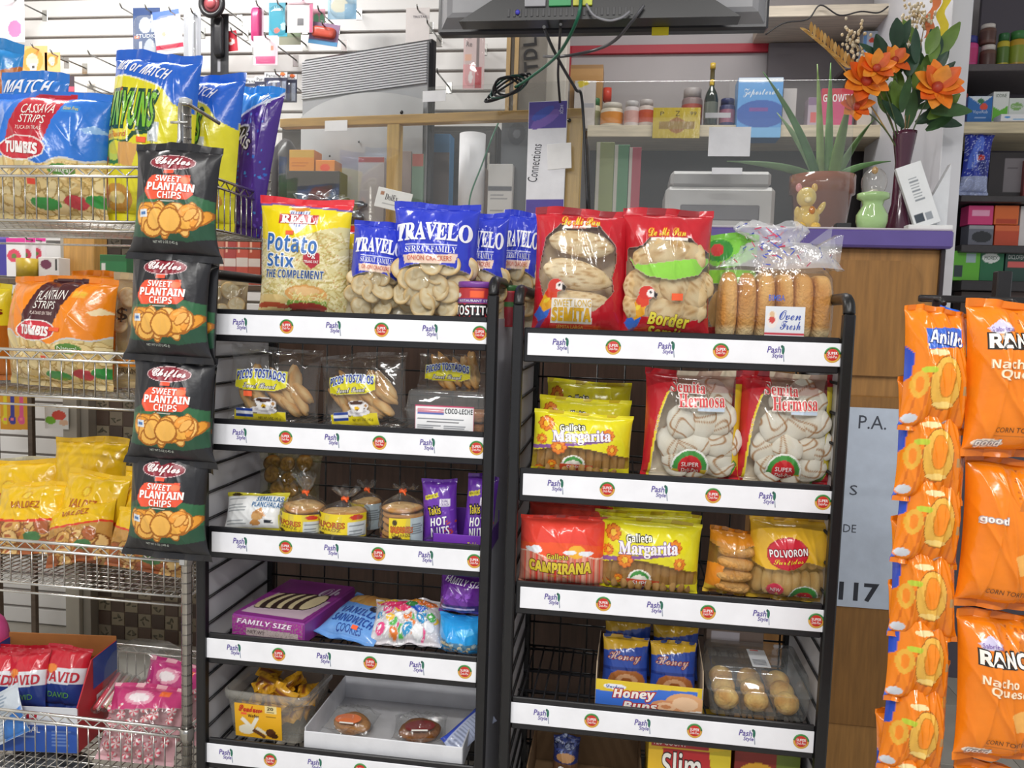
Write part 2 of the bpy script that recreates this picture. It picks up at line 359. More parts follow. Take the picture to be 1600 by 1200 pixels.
# ------------------------------------------------------------------ bakery racks
LX, LY, RX, RY, RWD, RDP = -.888, 1.64, -.193, 1.622, .613, .34
LZ = [H-.013, H-.253, H-.495, H-.739, H-.985, .12]; RZ = [H-.031, H-.320, H-.559, H-.810, H-1.06]
def rack(x, y, zs, label, nlogo):
    t = thing('display_rack', label, 'rack', (x, y, 0)); W, D = RWD, RDP
    top = zs[0]+.088
    for sx in (-.020, W+.006):
        for nm, yy in (('front_post', -.006), ('rear_post', D)):
            mb = MB(); mb.box(sx-.011, yy-.011, 0, sx+.011, yy+.011, top-.03, '17171a', .003); mb.build(nm, BK, t)
        mb = MB(); pts = [(sx, -.006, top-.03)]
        pts += [(sx, -.006+.03*(1-math.cos(k)), top-.03+.03*math.sin(k)) for k in np.linspace(0.1, PI/2, 6)]
        pts += [(sx, D-.03*(1-math.cos(k)), top-.03+.03*math.sin(k)) for k in np.linspace(PI/2, 0.1, 6)]+[(sx, D, top-.03)]
        mb.tube(pts, .0115, '141416', 10); mb.build('top_hoop', BK, t)
        mb = MB(); o = sx+(-.004 if sx < 0 else .002); mb.box(o-.002, .012, .05, o+.002, D-.012, zs[0]+.01, 'c3c3c8', .0005); sp = mb.build('side_panel', WL, t)
        mb = MB(); i_ = o+(.006 if sx < 0 else -.006)
        for z in np.arange(.1, zs[0], .0605): mb.tube([(i_, .005, z), (i_, D-.005, z)], .0032, '18181b', 6)
        mb.build('side_wires', BK, sp)
    mb = MB()
    for xx in np.linspace(.0, W-.014, 10): mb.tube([(xx, D-.004, .06), (xx, D-.004, zs[0]+.03)], .0024, '141416', 6)
    for z in np.arange(.1, zs[0]+.03, .062): mb.tube([(-.01, D-.008, z), (W, D-.008, z)], .0024, '141416', 6)
    mb.build('back_grid', BK, t)
    for k, z in enumerate(zs):
        mb = MB()
        for xx in np.linspace(.004, W-.016, 25): mb.tube([(xx, .006, z-.0165), (xx, D-.01, z-.0165)], .0022, '1b1b1f', 6)
        for yy in (.1, .2, D-.012): mb.tube([(-.008, yy, z-.0215), (W-.004, yy, z-.0215)], .003, '1b1b1f', 6)
        mb.box(-.008, -.004, z-.058, W-.006, .004, z+.012, '1a1a1e', .002)
        sh = mb.build('wire_shelf', BK, t)
        mb = MB(); dx = {0: 0, 1: 0, 2: .002, 3: -.012, 4: -.03}.get(k, 0) if nlogo == 6 else -.002*k
        x0, x1 = dx, W+min(dx, 0)*.6; st = MB()
        st.box(x0, -.0075, z-.044, x1, -.0045, z+.001, 'f1f2f8', .0008)
        for i in range(nlogo):
            off = .105 if nlogo == 6 else .104
            cx = x0+.068+i*off; cz = z-.0215
            if i % 2 == 0:
                st.flat('Pash', cx-.016, cz+.0005, cx+.009, cz+.0125, -.0082, '5a4a9c', .012, sh=.15); st.flat('Style', cx-.007, cz-.0115, cx+.0125, cz-.001, -.0082, '5a4a9c', .012, sh=.15)
                st.ell((cx+.013, -.0078, cz+.006), (.0028, .0006, .0085), '2f6f5c', 8); st.ell((cx+.0105, -.0078, cz+.013), (.0022, .0006, .003), '29584c', 8)
                st.tube([(cx+.014, -.0078, cz-.002), (cx+.0155, -.0078, cz-.016)], .0006, '4a6a8c', 5)
            else:
                for rr, hh, yo in ((.0155, 'd9a84a', .0002), (.0125, 'c93028', .0007)): st.ell((cx, -.0076, cz), (rr, yo+.0005, rr), hh, 20)
                a_ = np.linspace(.15, PI-.15, 12); st.tube([(cx+.0138*math.cos(q), -.0078, cz+.0138*math.sin(q)) for q in a_], .0019, '3f8a48', 6)
                st.flat('SUPER', cx-.0092, cz+.0005, cx+.0092, cz+.006, -.0091, 'ffffff', .01); st.flat('Deli-Pan', cx-.0085, cz-.0062, cx+.0085, cz-.001, -.0091, 'ffffff')
        st.build('label_strip', CT, sh)
    return t
rack(LX, LY, LZ, 'black bakery rack with five white label strips in view, beside the hanging plantain chips', 6)
rack(RX, RY, RZ, 'black bakery rack with four white label strips in view, in front of the wooden counter', 6)
# ------------------------------------------------------------------ chrome wire shelving
CY, CD = 1.75, .42
cx1 = at(291, 600, CY).x; cx0 = cx1-1.05
def shelving():
    t = thing('wire_shelving_unit', 'chrome wire shelving unit with basket ledges full of snack bags', 'shelving', (0, 0, 0))
    top = at(290, 158, CY).z
    for xx, yy in ((cx1, CY), (cx1, CY+CD), (cx0, CY), (cx0, CY+CD)):
        mb = MB(); mb.tube([(xx, yy, 0), (xx, yy, top)], .0125, 'c2bfba', 14)
        for z in np.arange(.05, top, .0254): mb.lathe([(.0127, z), (.0131, z+.001), (.0131, z+.002), (.0127, z+.003)], '8d8a86', 14, (xx, yy, 0))
        p = mb.build('post', CH, t)
        mb = MB(); mb.lathe([(0, top-.012), (.0145, top-.012), (.0145, top+.004), (.004, top+.008), (0, top+.008)], 'b9bcc0', 14, (xx, yy, 0)); mb.build('post_cap', PL, p)
    for zt, zf in CZ:
        mb = MB()
        for yy in (CY, CY+CD): mb.tube([(cx0, yy, zf), (cx1, yy, zf)], .0035, 'd6d4d0', 8); mb.tube([(cx0, yy, zf-.022), (cx1, yy, zf-.022)], .003, 'd6d4d0', 8)
        for xx in (cx0, cx1): mb.tube([(xx, CY, zf), (xx, CY+CD, zf)], .0035, 'd6d4d0', 8)
        for yy in np.arange(CY+.03, CY+CD, .03): mb.tube([(cx0, yy, zf), (cx1, yy, zf)], .0018, 'c9c6c0', 6)
        for xx in np.arange(cx0+.02, cx1, .022): mb.tube([(xx, CY, zf+.003), (xx, CY+CD, zf+.003)], .0016, 'b5b3ae', 6)
        z = zf-.011
        f = mb.build('wire_shelf', CH, t)
        def ledge(p, q, nm):
            m = MB(); p, q = Vector(p), Vector(q); d = (q-p); L = d.length; d /= L
            for zz, r in ((zt, .004), (zt-.021, .0035)): m.tube([p+Vector((0, 0, zz)), q+Vector((0, 0, zz))], r, 'e2e0dc', 8)
            n = int(L/.024)//2*2
            m.tube([p+d*(L*i/n)+Vector((0, 0, zt if i % 2 else zt-.021)) for i in range(n+1)], .0022, 'd8d6d2', 6)
            k = int(L/.0285)
            for i in range(k+1): m.tube([p+d*(L*i/k)+Vector((0, 0, zt-.021)), p+d*(L*i/k)+Vector((0, 0, zf))], .0017, 'bdbab5', 6)
            m.build(nm, CH, f)
        ledge((cx0, CY, 0), (cx1, CY, 0), 'front_ledge'); ledge((cx1, CY, 0), (cx1, CY+CD, 0), 'side_ledge')
        if zt < .75: ledge((cx0, CY+CD, 0), (cx1, CY+CD, 0), 'rear_ledge')
        for xx, yy in ((cx1, CY), (cx1, CY+CD)):
            m = MB(); m.lathe([(.0128, zt-.028), (.016, zt-.026), (.0172, zt-.005), (.016, zt+.004), (.0128, zt+.005)], 'b8b6b2', 16, (xx, yy, 0)); m.build('corner_collar', CH, f)
CZ = []
for yt, yf in ((261, 349), (549, 617), (850, 905), (1119, 1192)): CZ.append((at(100, yt, CY).z, at(100, yf, CY+.05).z))
shelving()
# ------------------------------------------------------------------ counter
KY = 2.38
kx0, kx1 = at(428, 400, KY).x, at(1474, 420, KY).x; kz = at(1300, 356, KY).z; kb = at(1300, 386, KY).z
t = thing('service_counter', 'wood-fronted service counter with purple edge behind the bakery racks', 'counter')
mb = MB(); mb.box(kx0, KY+.02, .1, kx1, KY+.52, kb, 'a5773f', .003); mb.build('front_board', WV, t)
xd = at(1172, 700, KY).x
mb = MB(); mb.box(kx0+.002, KY+.008, .1, xd, KY+.02, kb-.004, '4a362c', .002); mb.build('dark_facing', WV, t)  # dark brown sheet paints in the shade on the counter behind the racks
mb = MB(); mb.box(kx0, KY+.04, 0, kx1, KY+.5, .1, '2a2624'); mb.build('plinth', BK, t)
sx = at(905, 356, KY).x
mb = MB(); mb.box(sx, KY-.02, kb, kx1+.015, KY+.54, kz-.004, '65559c', .006); mb.box(sx+.002, KY-.018, kz-.006, kx1+.013, KY+.54, kz, 'c9c2c8', .003); mb.build('countertop', PL, t)
mb = MB(); mb.box(kx0, KY, kb, sx-.001, KY+.54, kz-.02, '8a6238', .004); mb.build('display_ledge', WD, t)
mb = MB(); mb.box(kx1-.006, KY+.006, .1, kx1+.006, KY+.021, kb, '2c2225', .002); mb.build('edge_strip', PL, t)
p, q = at(1186, 403, KY), at(1429, 590, KY)
def rrect(x0, z0, x1, z1, r, n=8):
    o = []
    for cx, cz, a0 in ((x1-r, z1-r, 0), (x0+r, z1-r, 90), (x0+r, z0+r, 180), (x1-r, z0+r, 270)):
        o += [(cx+r*math.cos(math.radians(a0+90*i/n)), cz+r*math.sin(math.radians(a0+90*i/n))) for i in range(n+1)]
    return o
def slab(mb, pts, y0, y1, c):
    n = len(pts); V = [(x, y0, z) for x, z in pts]+[(x, y1, z) for x, z in pts]
    return mb.add(V, [list(range(n))[::-1], [n+i for i in range(n)]]+[[i, (i+1) % n, n+(i+1) % n, n+i] for i in range(n)], c, False)
mb = MB(); slab(mb, rrect(p.x, q.z, q.x, p.z, .055), KY+.004, KY+.021, '9a6d36'); mb.build('raised_panel', WV, t)
p, q = at(1186, 612, KY), at(1465, 1150, KY)
mb = MB(); mb.box(p.x, KY+.012, q.z, kx1-.015, KY+.021, p.z, '8f6430', .003); mb.build('lower_panel', WV, t)
a, b = at(1230, 632, KY), at(1400, 955, KY)
mb = MB(); mb.box(a.x, KY+.006, b.z, b.x, KY+.0115, a.z, 'c3cedf', .0005)
def onp(txt, x0, y0, x1, y1, c, off=0.):
    g, h = at(x0, y1, KY), at(x1, y0, KY); mb.flat(txt, g.x, g.z, h.x, h.z, KY+.0055, c, off)
onp('P.A.', 1342, 651, 1387, 670, '474c58'); onp('S', 1328, 759, 1341, 774, '474c58'); onp('DE', 1318, 821, 1339, 832, '474c58'); onp('117', 1312, 915, 1373, 937, '32353f', .03)
tag(mb.build('paper_sign', PA), 'pale blue paper sign with large numbers fixed to the wooden counter front', 'sign')
# ------------------------------------------------------------------ lettering styles, baked goods
def _sty(s, A0, a0, d0=None):
    return ''.join(chr(A0+ord(c)-65) if 'A' <= c <= 'Z' else chr(a0+ord(c)-97) if 'a' <= c <= 'z' else chr(d0+ord(c)-48) if d0 and c.isdigit() else c for c in s)
def serif(s): return _sty(s, 0x1D400, 0x1D41A, 0x1D7CE)
def script(s): return _sty(s, 0x1D4D0, 0x1D4EA)
def heavy(s): return _sty(s, 0x1D5D4, 0x1D5EE, 0x1D7EC)
def slant(s): return _sty(s, 0x1D63C, 0x1D656)
RNG = np.random.RandomState(11)
def lumpy(o, r, c, c2=None, amp=.06, fr=3., seed=0, n=22, edge=.5, flatb=.0, crack=None, p=1., cf=None):
    """A baked lump: an uneven ellipsoid whose crust colour runs from c to c2."""
    g = np.random.RandomState(seed); t = np.linspace(0, PI, n//2+3); a = np.arange(n)*2*PI/n
    D = np.stack([np.outer(np.sin(t), np.cos(a)), np.outer(np.sin(t), np.sin(a)), np.outer(-np.cos(t), np.ones(n))], -1)
    E_ = np.sign(D)*abs(D)**p; ph = g.uniform(0, 6.3, 12)
    f = np.sin(fr*D[..., 0]*2+ph[0])*np.sin(fr*D[..., 1]*2+ph[1])+np.sin(fr*D[..., 2]*2.3+ph[2]+2*D[..., 0])*.7+.4*np.sin(fr*4.1*D[..., 0]+ph[3])*np.sin(fr*4.3*D[..., 2]+ph[4])
    P = E_*np.array(r)*(1+amp*f[..., None]); P[..., 2] = np.where(P[..., 2] < 0, P[..., 2]*(1-flatb), P[..., 2])
    k = np.clip(.5+edge*f*.5, 0, 1)[..., None]; cc = col(c)*(1-k)+col(c2 or c)*k
    if crack:
        q = abs(np.sin(5*D[..., 0]+3*np.sin(4*D[..., 2]+ph[5])+ph[6]))*abs(np.sin(5.5*D[..., 2]+2.5*np.sin(4*D[..., 0]+ph[7]))); kq = np.clip((q-.05)/.09, 0, 1)[..., None] if not cf else np.clip((np.minimum(abs(np.sin(cf[0]*D[..., 0]+.9*np.sin(3*D[..., 2]+ph[5])+ph[6])), abs(np.sin(cf[1]*D[..., 2]+.9*np.sin(3*D[..., 0]+ph[7])+ph[8])))-cf[2])/.12, 0, 1)[..., None]; cc = cc*kq+col(crack)*(1-kq)
    m = MB(); m.grid(P+np.array(o), cc.reshape(-1, 4), close=True); return m
def mesh_of(mb, nm, m):
    o = mb.build(nm, m); d = o.data; bpy.data.objects.remove(o); return d
def put(nm, me, parent, loc, rot=(0, 0, 0), s=1.):
    o = bpy.data.objects.new(nm, me); C.objects.link(o); o.parent = parent; o.location = loc; o.rotation_euler = rot; o.scale = (s, s, s) if not isinstance(s, tuple) else s
    return o
def disc(r, h, c, c2, seed, edge=None, bowl=0.):
    g = np.random.RandomState(seed); n = 26; a = np.arange(n)*2*PI/n; wob = 1+.035*np.sin(2*a+g.uniform(0, 6))+.02*np.sin(3*a+g.uniform(0, 6)); G = []; Cc = []
    for f, z in ((.02, -.5), (.6, -.5), (.92, -.42), (1., 0), (.93, .4), (.75, .52), (.5, .42), (.25, .5), (.02, .46)):
        zz = z*h+.14*h*np.sin(3*a+f*5+seed)*(f > .2)+bowl*f*f
        G.append(np.stack([f*r*wob*np.cos(a), f*r*wob*np.sin(a), zz], -1)); k = np.clip(.5+.5*np.sin(4*a+7*f+seed), 0, 1)[:, None]
        cc = col(c)*(1-k)+col(c2)*k; Cc.append(col(edge)+0*cc if edge and .9 < f else cc)
    m = MB(); m.grid(np.array(G), np.concatenate(Cc), close=True); return m
CRK = [mesh_of(disc(1, .26, 'f8e9c6', 'f0d9a8', s, 'e6c48a', b_), 'round_cracker', FD) for s, b_ in ((1, .12), (2, -.15), (3, .2), (4, 0))]
CKI = [mesh_of(disc(1, .42, 'edc98e', 'dcaa6a', s, 'cc9454'), 'round_cookie', FD) for s in (5, 6)]
def fill(o, S, spots, meshes, nm, r, depth=.012, tilt=.5, sq=1., seed=0):
    """Pieces inside a bag, each just behind its front film, facing out at a random tilt."""
    g = np.random.RandomState(seed)
    for i, (u, v) in enumerate(spots):
        p = S(np.array([[u]]), np.array([[v]]), 1, -depth*g.uniform(.85, 1.5))[0, 0]
        put(nm, meshes[i % len(meshes)], o, p, (PI/2+g.uniform(-tilt, tilt), g.uniform(-.4, .4)*tilt*2, g.uniform(-tilt, tilt)), tuple(r*g.uniform(.88, 1.1)*k for k in (1, sq, 1)))
def spots(n, u0, u1, v0, v1, seed, gap=.12):
    g = np.random.RandomState(seed); out = []; k = 0
    while len(out) < n and k < 900:
        k += 1; p = (g.uniform(u0, u1), g.uniform(v0, v1))
        if all((p[0]-q[0])**2+((p[1]-q[1])*1.2)**2 > gap**2*(1-k/1200) for q in out): out.append(p)
    return out
# ------------------------------------------------------------------ left bakery rack, top shelf
z0 = LZ[0]-.0085
def stix(dx=0):
    a = Art(405, 310, 547, 492, 'd9cf9a')
    a.sticks(420, 405, 360, 547, 492, 34, 1.9, ('e6dcae', 'c9b876', 'efe6c0', 'b9a560', 'dccf95')); a.speck(.03, 'c98a50', a.Y > 360)
    a.above(lambda X: 372-14*((X-405)/142)+7*np.sin((X-405)/28), 'f0d81f'); a.above(lambda X: 326+3*np.sin(X/40), '6b55a0'); a.above(lambda X: 323+3*np.sin(X/40), 'e23a44')
    a.e(462, 482, 32, 9, 'd3e0a8').e(486, 452, 33, 13, 'd9a05a').e(484, 448, 24, 6, 'eac188').r(455, 462, 517, 470, '7fa04a').e(486, 472, 31, 7, '9c3f38').e(486, 480, 33, 5, '4d3a30').e(486, 488, 32, 7, 'd8bd80')
    a.e(430, 462, 27, 8, 'e0c485').e(430, 472, 26, 6, 'b5553a').e(430, 482, 28, 8, 'e3c98e').sticks(40, 460, 452, 512, 462, 14, 1.3, ('efe3a8', 'd8c878'))
    a.p([(455, 330), (487, 330), (485, 352), (471, 366), (457, 352)], 'dfe6f2')
    for x in range(457, 486, 4): a.r(x, 331, x+1.6, 356-abs(x-471)*.5, '36509c')
    a.r(440, 336, 502, 350, 'c03440').e(471, 327, 15, 4, 'd08a30').t(serif('REAL'), 444, 337, 498, 349, 'ffffff', b=.4)
    a.t(heavy('Potato'), 422, 367, 505, 392, '3d6fb5', ol='ffffff', ow=1.4, rot=3).t(heavy('Stix'), 422, 394, 469, 414, '3d6fb5', ol='ffffff', ow=1.4, rot=2).t(slant('THE COMPLEMENT'), 420, 418, 516, 430, '3c5c9c', ol='f4f0d8', ow=.7)
    a.p([(484, 393), (497, 389), (510, 393), (510, 406), (497, 416), (484, 406)], 'b02a3a').t('0g', 491, 392, 503, 401, 'ffffff').t('TRANS FAT', 486, 403, 508, 407, 'ffffff')
    return a
w, h, loc = fit(405, 310, 547, 492, 1.70, z0)
A, S = stix(), pillow(w, h, .062, 3, flare=.02)
o = bag('snack_bag', 'yellow bag of potato sticks with red top seal and burger picture', 'snack bag', A, S, loc=loc, rot=(0, .02, .05), sticker=(454, 361, 467, 367))
dup(o, loc+Vector((.032, .07, -.0)), 'half-hidden yellow potato stick bag, only its badge edge showing behind the front one', (0, .06, -.06)).scale = (1, 1, .83)
def travelo(name, label, x0, y0, x1, y1, Y, seed, rot, n, r, th=.08):
    w, h, loc = fit(x0, y0, x1, y1, Y, z0)
    a = Art(615, 318, 748, 497, '2f3fc4'); a.back = 'd9d2c0'
    b1 = lambda X: 402+10*np.sin((X-640)/30.)*0-14*((X-681)/66)**2
    a.below(lambda X: 408-16*((X-681)/66)**2*-1, 'e8e0d00a')
    a.r(632, 379, 725, 404, '2f3fc4'); a.p([(636, 396), (724, 394), (720, 407), (640, 409)], 'f3d7c4').p([(664, 318), (668, 318), (662, 332)], '5b6be0')
    a.t(serif('TRAVELO'), 622, 352, 742, 377, 'f2f3fb', b=.5, arc=3).r(640, 381, 722, 382.4, 'dfe3ff').t(serif('SERRAT FAMILY'), 640, 384, 722, 393, 'e9ecff', arc=1).t('ONION CRACKERS', 645, 397, 716, 404, 'cc5a44')
    S = pillow(w, h, th, seed, pinch=.06, lump=.002, pw=.42)
    bc = a.c.copy(); bc[a.v < .55] = col('dcd0b4'); o = bag(name, label, 'cracker bag', a, S, loc=loc, rot=rot, group='blue topped cracker bags', backcol=bc)
    fill(o, S, spots(n, .10, .90, .14, .50, seed, .2), CRK, 'cracker', r*1.32, .013, .5, 1., seed); fill(o, S, spots(n, .1, .9, .15, .5, seed+9, .2), CRK, 'cracker', r*1.3, .03, .7, 1., seed)
    return o
travelo('cracker_bag', 'largest blue topped bag of round crackers, at the centre of the top shelf', 613, 318, 748, 497, 1.705, 21, (0, .01, 0), 15, .021, .085)
travelo('cracker_bag', 'blue topped cracker bag leaning beside the yellow potato stick bag', 541, 346, 622, 494, 1.70, 8, (0, .09, .25), 12, .017, .07)
travelo('cracker_bag', 'blue topped cracker bag standing behind the purple lidded dip tub', 712, 332, 792, 478, 1.775, 33, (0, .02, -.1), 11, .019, .06)
travelo('cracker_bag', 'blue topped cracker bag at the shelf end beside the black hoop', 776, 330, 842, 470, 1.86, 44, (0, .05, -.12), 9, .019, .05)
def jar_lab(name, label, x0, y0, x1, y1, Y, z, A, lid='7a3f98', lidc=None, body='b93038', grp=None, glass=False, taper=1.):
    w, h, loc = fit(x0, y0, x1, y1, Y, z); R = w/2; mb = MB(); hl = h*.13
    mb.lathe([(0, 0), (R*.93*taper, 0), (R*taper, .004), (R, h-hl-.004), (R*.96, h-hl)], body, 28)
    skin(mb, A, lambda u, v, s=1, off=0.: np.stack([(R*(taper+(1-taper)*v)+.0006+off)*np.sin((u-.5)*2.7), -(R*(taper+(1-taper)*v)+.0006+off)*np.cos((u-.5)*2.7), .004+v*(h-hl-.008)], -1), off=.0003)
    o = tag(mb.build(name, CT, None, loc), label, 'tub', grp)
    m = MB(); m.lathe([(R*.96, h-hl-.001), (R*1.03, h-hl), (R*1.03, h-.002), (R*.98, h), (0, h-.001)], lid, 28); m.build('lid', PL, o); return o
def dip():
    a = Art(717, 450, 776, 498, 'b6323a'); a.r(717, 463, 776, 468, '6d3f95').t('RESTAURANT STYLE', 728, 464, 768, 467.3, 'ffffff').e(726, 458, 4, 3, 'd8d8d8').r(742, 452, 757, 461, 'f4653a')
    return a.t(heavy('TOSTITOS'), 721, 472, 774, 485, 'ffffff', ol='1d1a20', ow=1.6)
jar_lab('dip_tub', 'red dip tub with purple lid standing in front of the cracker bags', 716, 441, 777, 499, 1.692, z0, dip())
jar_lab('dip_tub', 'partly hidden dark red tub behind the black post at the end of the top shelf', 779, 446, 812, 497, 1.80, z0, Art(0, 0, 30, 40, '8c2430').r(0, 12, 30, 17, '3b6a3a'), '3b6a3a')
# ------------------------------------------------------------------ left bakery rack, second shelf
z1 = LZ[1]-.0085
FB = [mesh_of(lumpy((0, 0, 0), (1, .46, .30), 'e6c48c', 'cc9450', .10, 2.2, s, 24, .9), 'toast_finger', FD) for s in (1, 2, 3)]
def cup(a, cx, cy, s):
    a.e(cx, cy+9*s, 21*s, 6*s, 'ece9ea').e(cx, cy+8*s, 15*s, 3.5*s, 'c9c4c6').p([(cx-14*s, cy-6*s), (cx+14*s, cy-6*s), (cx+8*s, cy+9*s), (cx-8*s, cy+9*s)], 'f4f2f2').e(cx+15*s, cy-1*s, 5*s, 5*s, 'e9e7e8').e(cx+15*s, cy-1*s, 2.6*s, 2.6*s, 'b98a55')
    return a.e(cx, cy-6*s, 14*s, 4*s, 'dcd9da').e(cx, cy-6*s, 12*s, 3*s, '4a2c20').e(cx, cy+3*s, 4*s, 3.5*s, 'e8b820').e(cx, cy+5.2*s, 2.5*s, 1.6*s, '5a3a20')
def picos(label, x0, y0, x1, y1, Y, seed, rot, lx0, ly0, lx1, ly1, n, z=None):
    w, h, loc = fit(x0, y0, x1, y1, Y, z1 if z is None else z); a = Art(x0, y0, x1, y1, 'c9c6c40a'); s = (lx1-lx0)/84.
    L = lambda x, y: (lx0+x*s, ly0+y*s)
    a.p([L(0, 0), L(84, 0), L(84, 24), L(66, 30), L(18, 30), L(0, 26)], 'd8d02c').p([L(0, 68), L(84, 60), L(84, 81), L(0, 81)], 'e6d42e').p([L(0, 60), L(6, 60), L(10, 81), L(0, 81)], 'e6d42e')
    cx, cy = L(50, 50); cup(a, cx, cy, s); q = L(4, 58); a.r(q[0], q[1], q[0]+28*s, q[1]+13*s, '2f4a9c').r(q[0], q[1]+4*s, q[0]+28*s, q[1]+9*s, 'eef0f4')
    b = L(3, 3)+L(81, 16); a.t(heavy('PICOS TOSTADOS'), *b, '2c3f96', ol='d6e2f0', ow=.8, arc=5*s); b = L(16, 19)+L(68, 27); a.t(script('Sweet Bread'), *b, 'e9e6e0', ol='4a4a58', ow=.6)
    b = L(40, 69)+L(76, 74); a.t('NET WT. 5 OZ. (142 g)', *b, '3c3a2a')
    bc = np.broadcast_to(col('b9b6b40a'), a.c.shape).copy()
    S = pillow(w, h, .066, seed, pinch=.05, wr=1.5, pw=.42, back=1.); o = bag('toast_bag', label, 'bread bag', a, S, m=PR, loc=loc, rot=rot, group='clear bags of toasted bread sticks', backcol=bc)
    g = np.random.RandomState(seed)
    for i, (u, v) in enumerate(spots(n, .2, .8, .28, .58, seed, .12)):
        p = S(np.array([[u]]), np.array([[v]]), 1, -.024-.003*(i % 3))[0, 0]; put('toast_stick', FB[i % 3], o, p, (g.uniform(-.3, .3), g.uniform(.5, 1.5), g.uniform(-.25, .25)), .041)
    return o
o = picos('clear bag of toasted bread sticks with yellow coffee cup label, beside the side panel', 355, 542, 497, 664, 1.70, 5, (-.12, .02, .05), 367, 580, 452, 661, 14)
A_, S_ = Art(355, 542, 497, 664), pillow(*fit(355, 542, 497, 664, 1.70, z1)[:2], .066, 5, pinch=.05, wr=1.5, pw=.42, back=1.)
price(o, A_, S_, 385, 612, 400, 620)
picos('tilted clear bag of toasted bread sticks beside the coconut bar box', 500, 552, 642, 673, 1.695, 15, (-.15, -.1, -.1), 520, 588, 600, 668, 14)
picos('dim clear bag of toasted sticks lying on top of the coconut bar box', 652, 552, 768, 612, 1.76, 25, (-.2, 0, 0), 664, 575, 740, 640, 7, at(700, 606, 1.76).z)
def clambox(name, label, x0, y0, x1, y1, Y, d, z, rot=0, ht=None):
    w, h, loc = fit(x0, y0, x1, y1, Y, z); t = thing(name, label, 'clear box', loc, (0, 0, rot)); c = 'e4ebee14'
    m = MB(); k = .006; n = 18
    for zz, f0, f1 in ((0, .93, 1.),):
        P = []
        for ff, z_ in ((.90, .001), (.94, .004), (1., h*.55)): P.append([(x*ff, d/2+y*ff, z_) for x, y in rrect(-w/2, -d/2, w/2, d/2, .012, 4)])
        m.grid(np.array(P), c, close=True)
    m.add([(x*.9, d/2+y*.9, .001) for x, y in rrect(-w/2, -d/2, w/2, d/2, .012, 4)], [list(range(20))], c); m.build('tray', RG, t)
    m = MB(); P = []
    for ff, z_ in ((1.03, h*.55), (1.03, h*.6), (1., h*.6), (.95, h*.95), (.92, h), (.5, h*1.0), (.02, h)): P.append([(x*ff, d/2+y*ff, z_) for x, y in rrect(-w/2, -d/2, w/2, d/2, .012, 4)])
    m.grid(np.array(P), c, close=True); m.build('lid', RG, t); return t, w, h, d
t, w, h, d = clambox('bar_box', 'clear box of coconut milk bars with white and blue label', 632, 612, 764, 683, 1.665, .13, z1)
for i in range(3):
    for j in range(2): put('coconut_bar', mesh_of(lumpy((0, 0, 0), (.026, .05, .012), 'c98f5e', 'a8683c', .05, 3, 3+i*2+j, 20, .8, p=.6), 'coconut_bar', FD), t, ((i-1)*.054, d/2+.004*i, .017+j*.025))
a = Art(649, 634, 741, 682, 'f2f2f4'); a.r(649, 634, 741, 635.5, 'c0466a').r(649, 634, 650.4, 682, 'c0466a').r(739.6, 634, 741, 682, 'c0466a').r(652, 640, 694, 644.5, 'd88a9a').r(652, 645, 694, 648, '5a6fb8').lines(652, 652, 738, 656, 2, '5f6670').lines(668, 659, 730, 661, 1, '33363c', 1.4).lines(652, 664, 690, 682, 6, '6f747c').lines(694, 664, 738, 682, 6, '6f747c')
a.t(heavy('COCO-LECHE'), 696, 638, 739, 646, '23242c')
m = MB(); k = w/132.; S = lambda u, v, s=1, off=0.: np.stack([(-66+17+u*92)*k, -.0012-off-.03*0+0*u, h*.02+v*48*k], -1); skin(m, a, S, smooth=False, off=.0002); m.build('paper_label', PA, t)
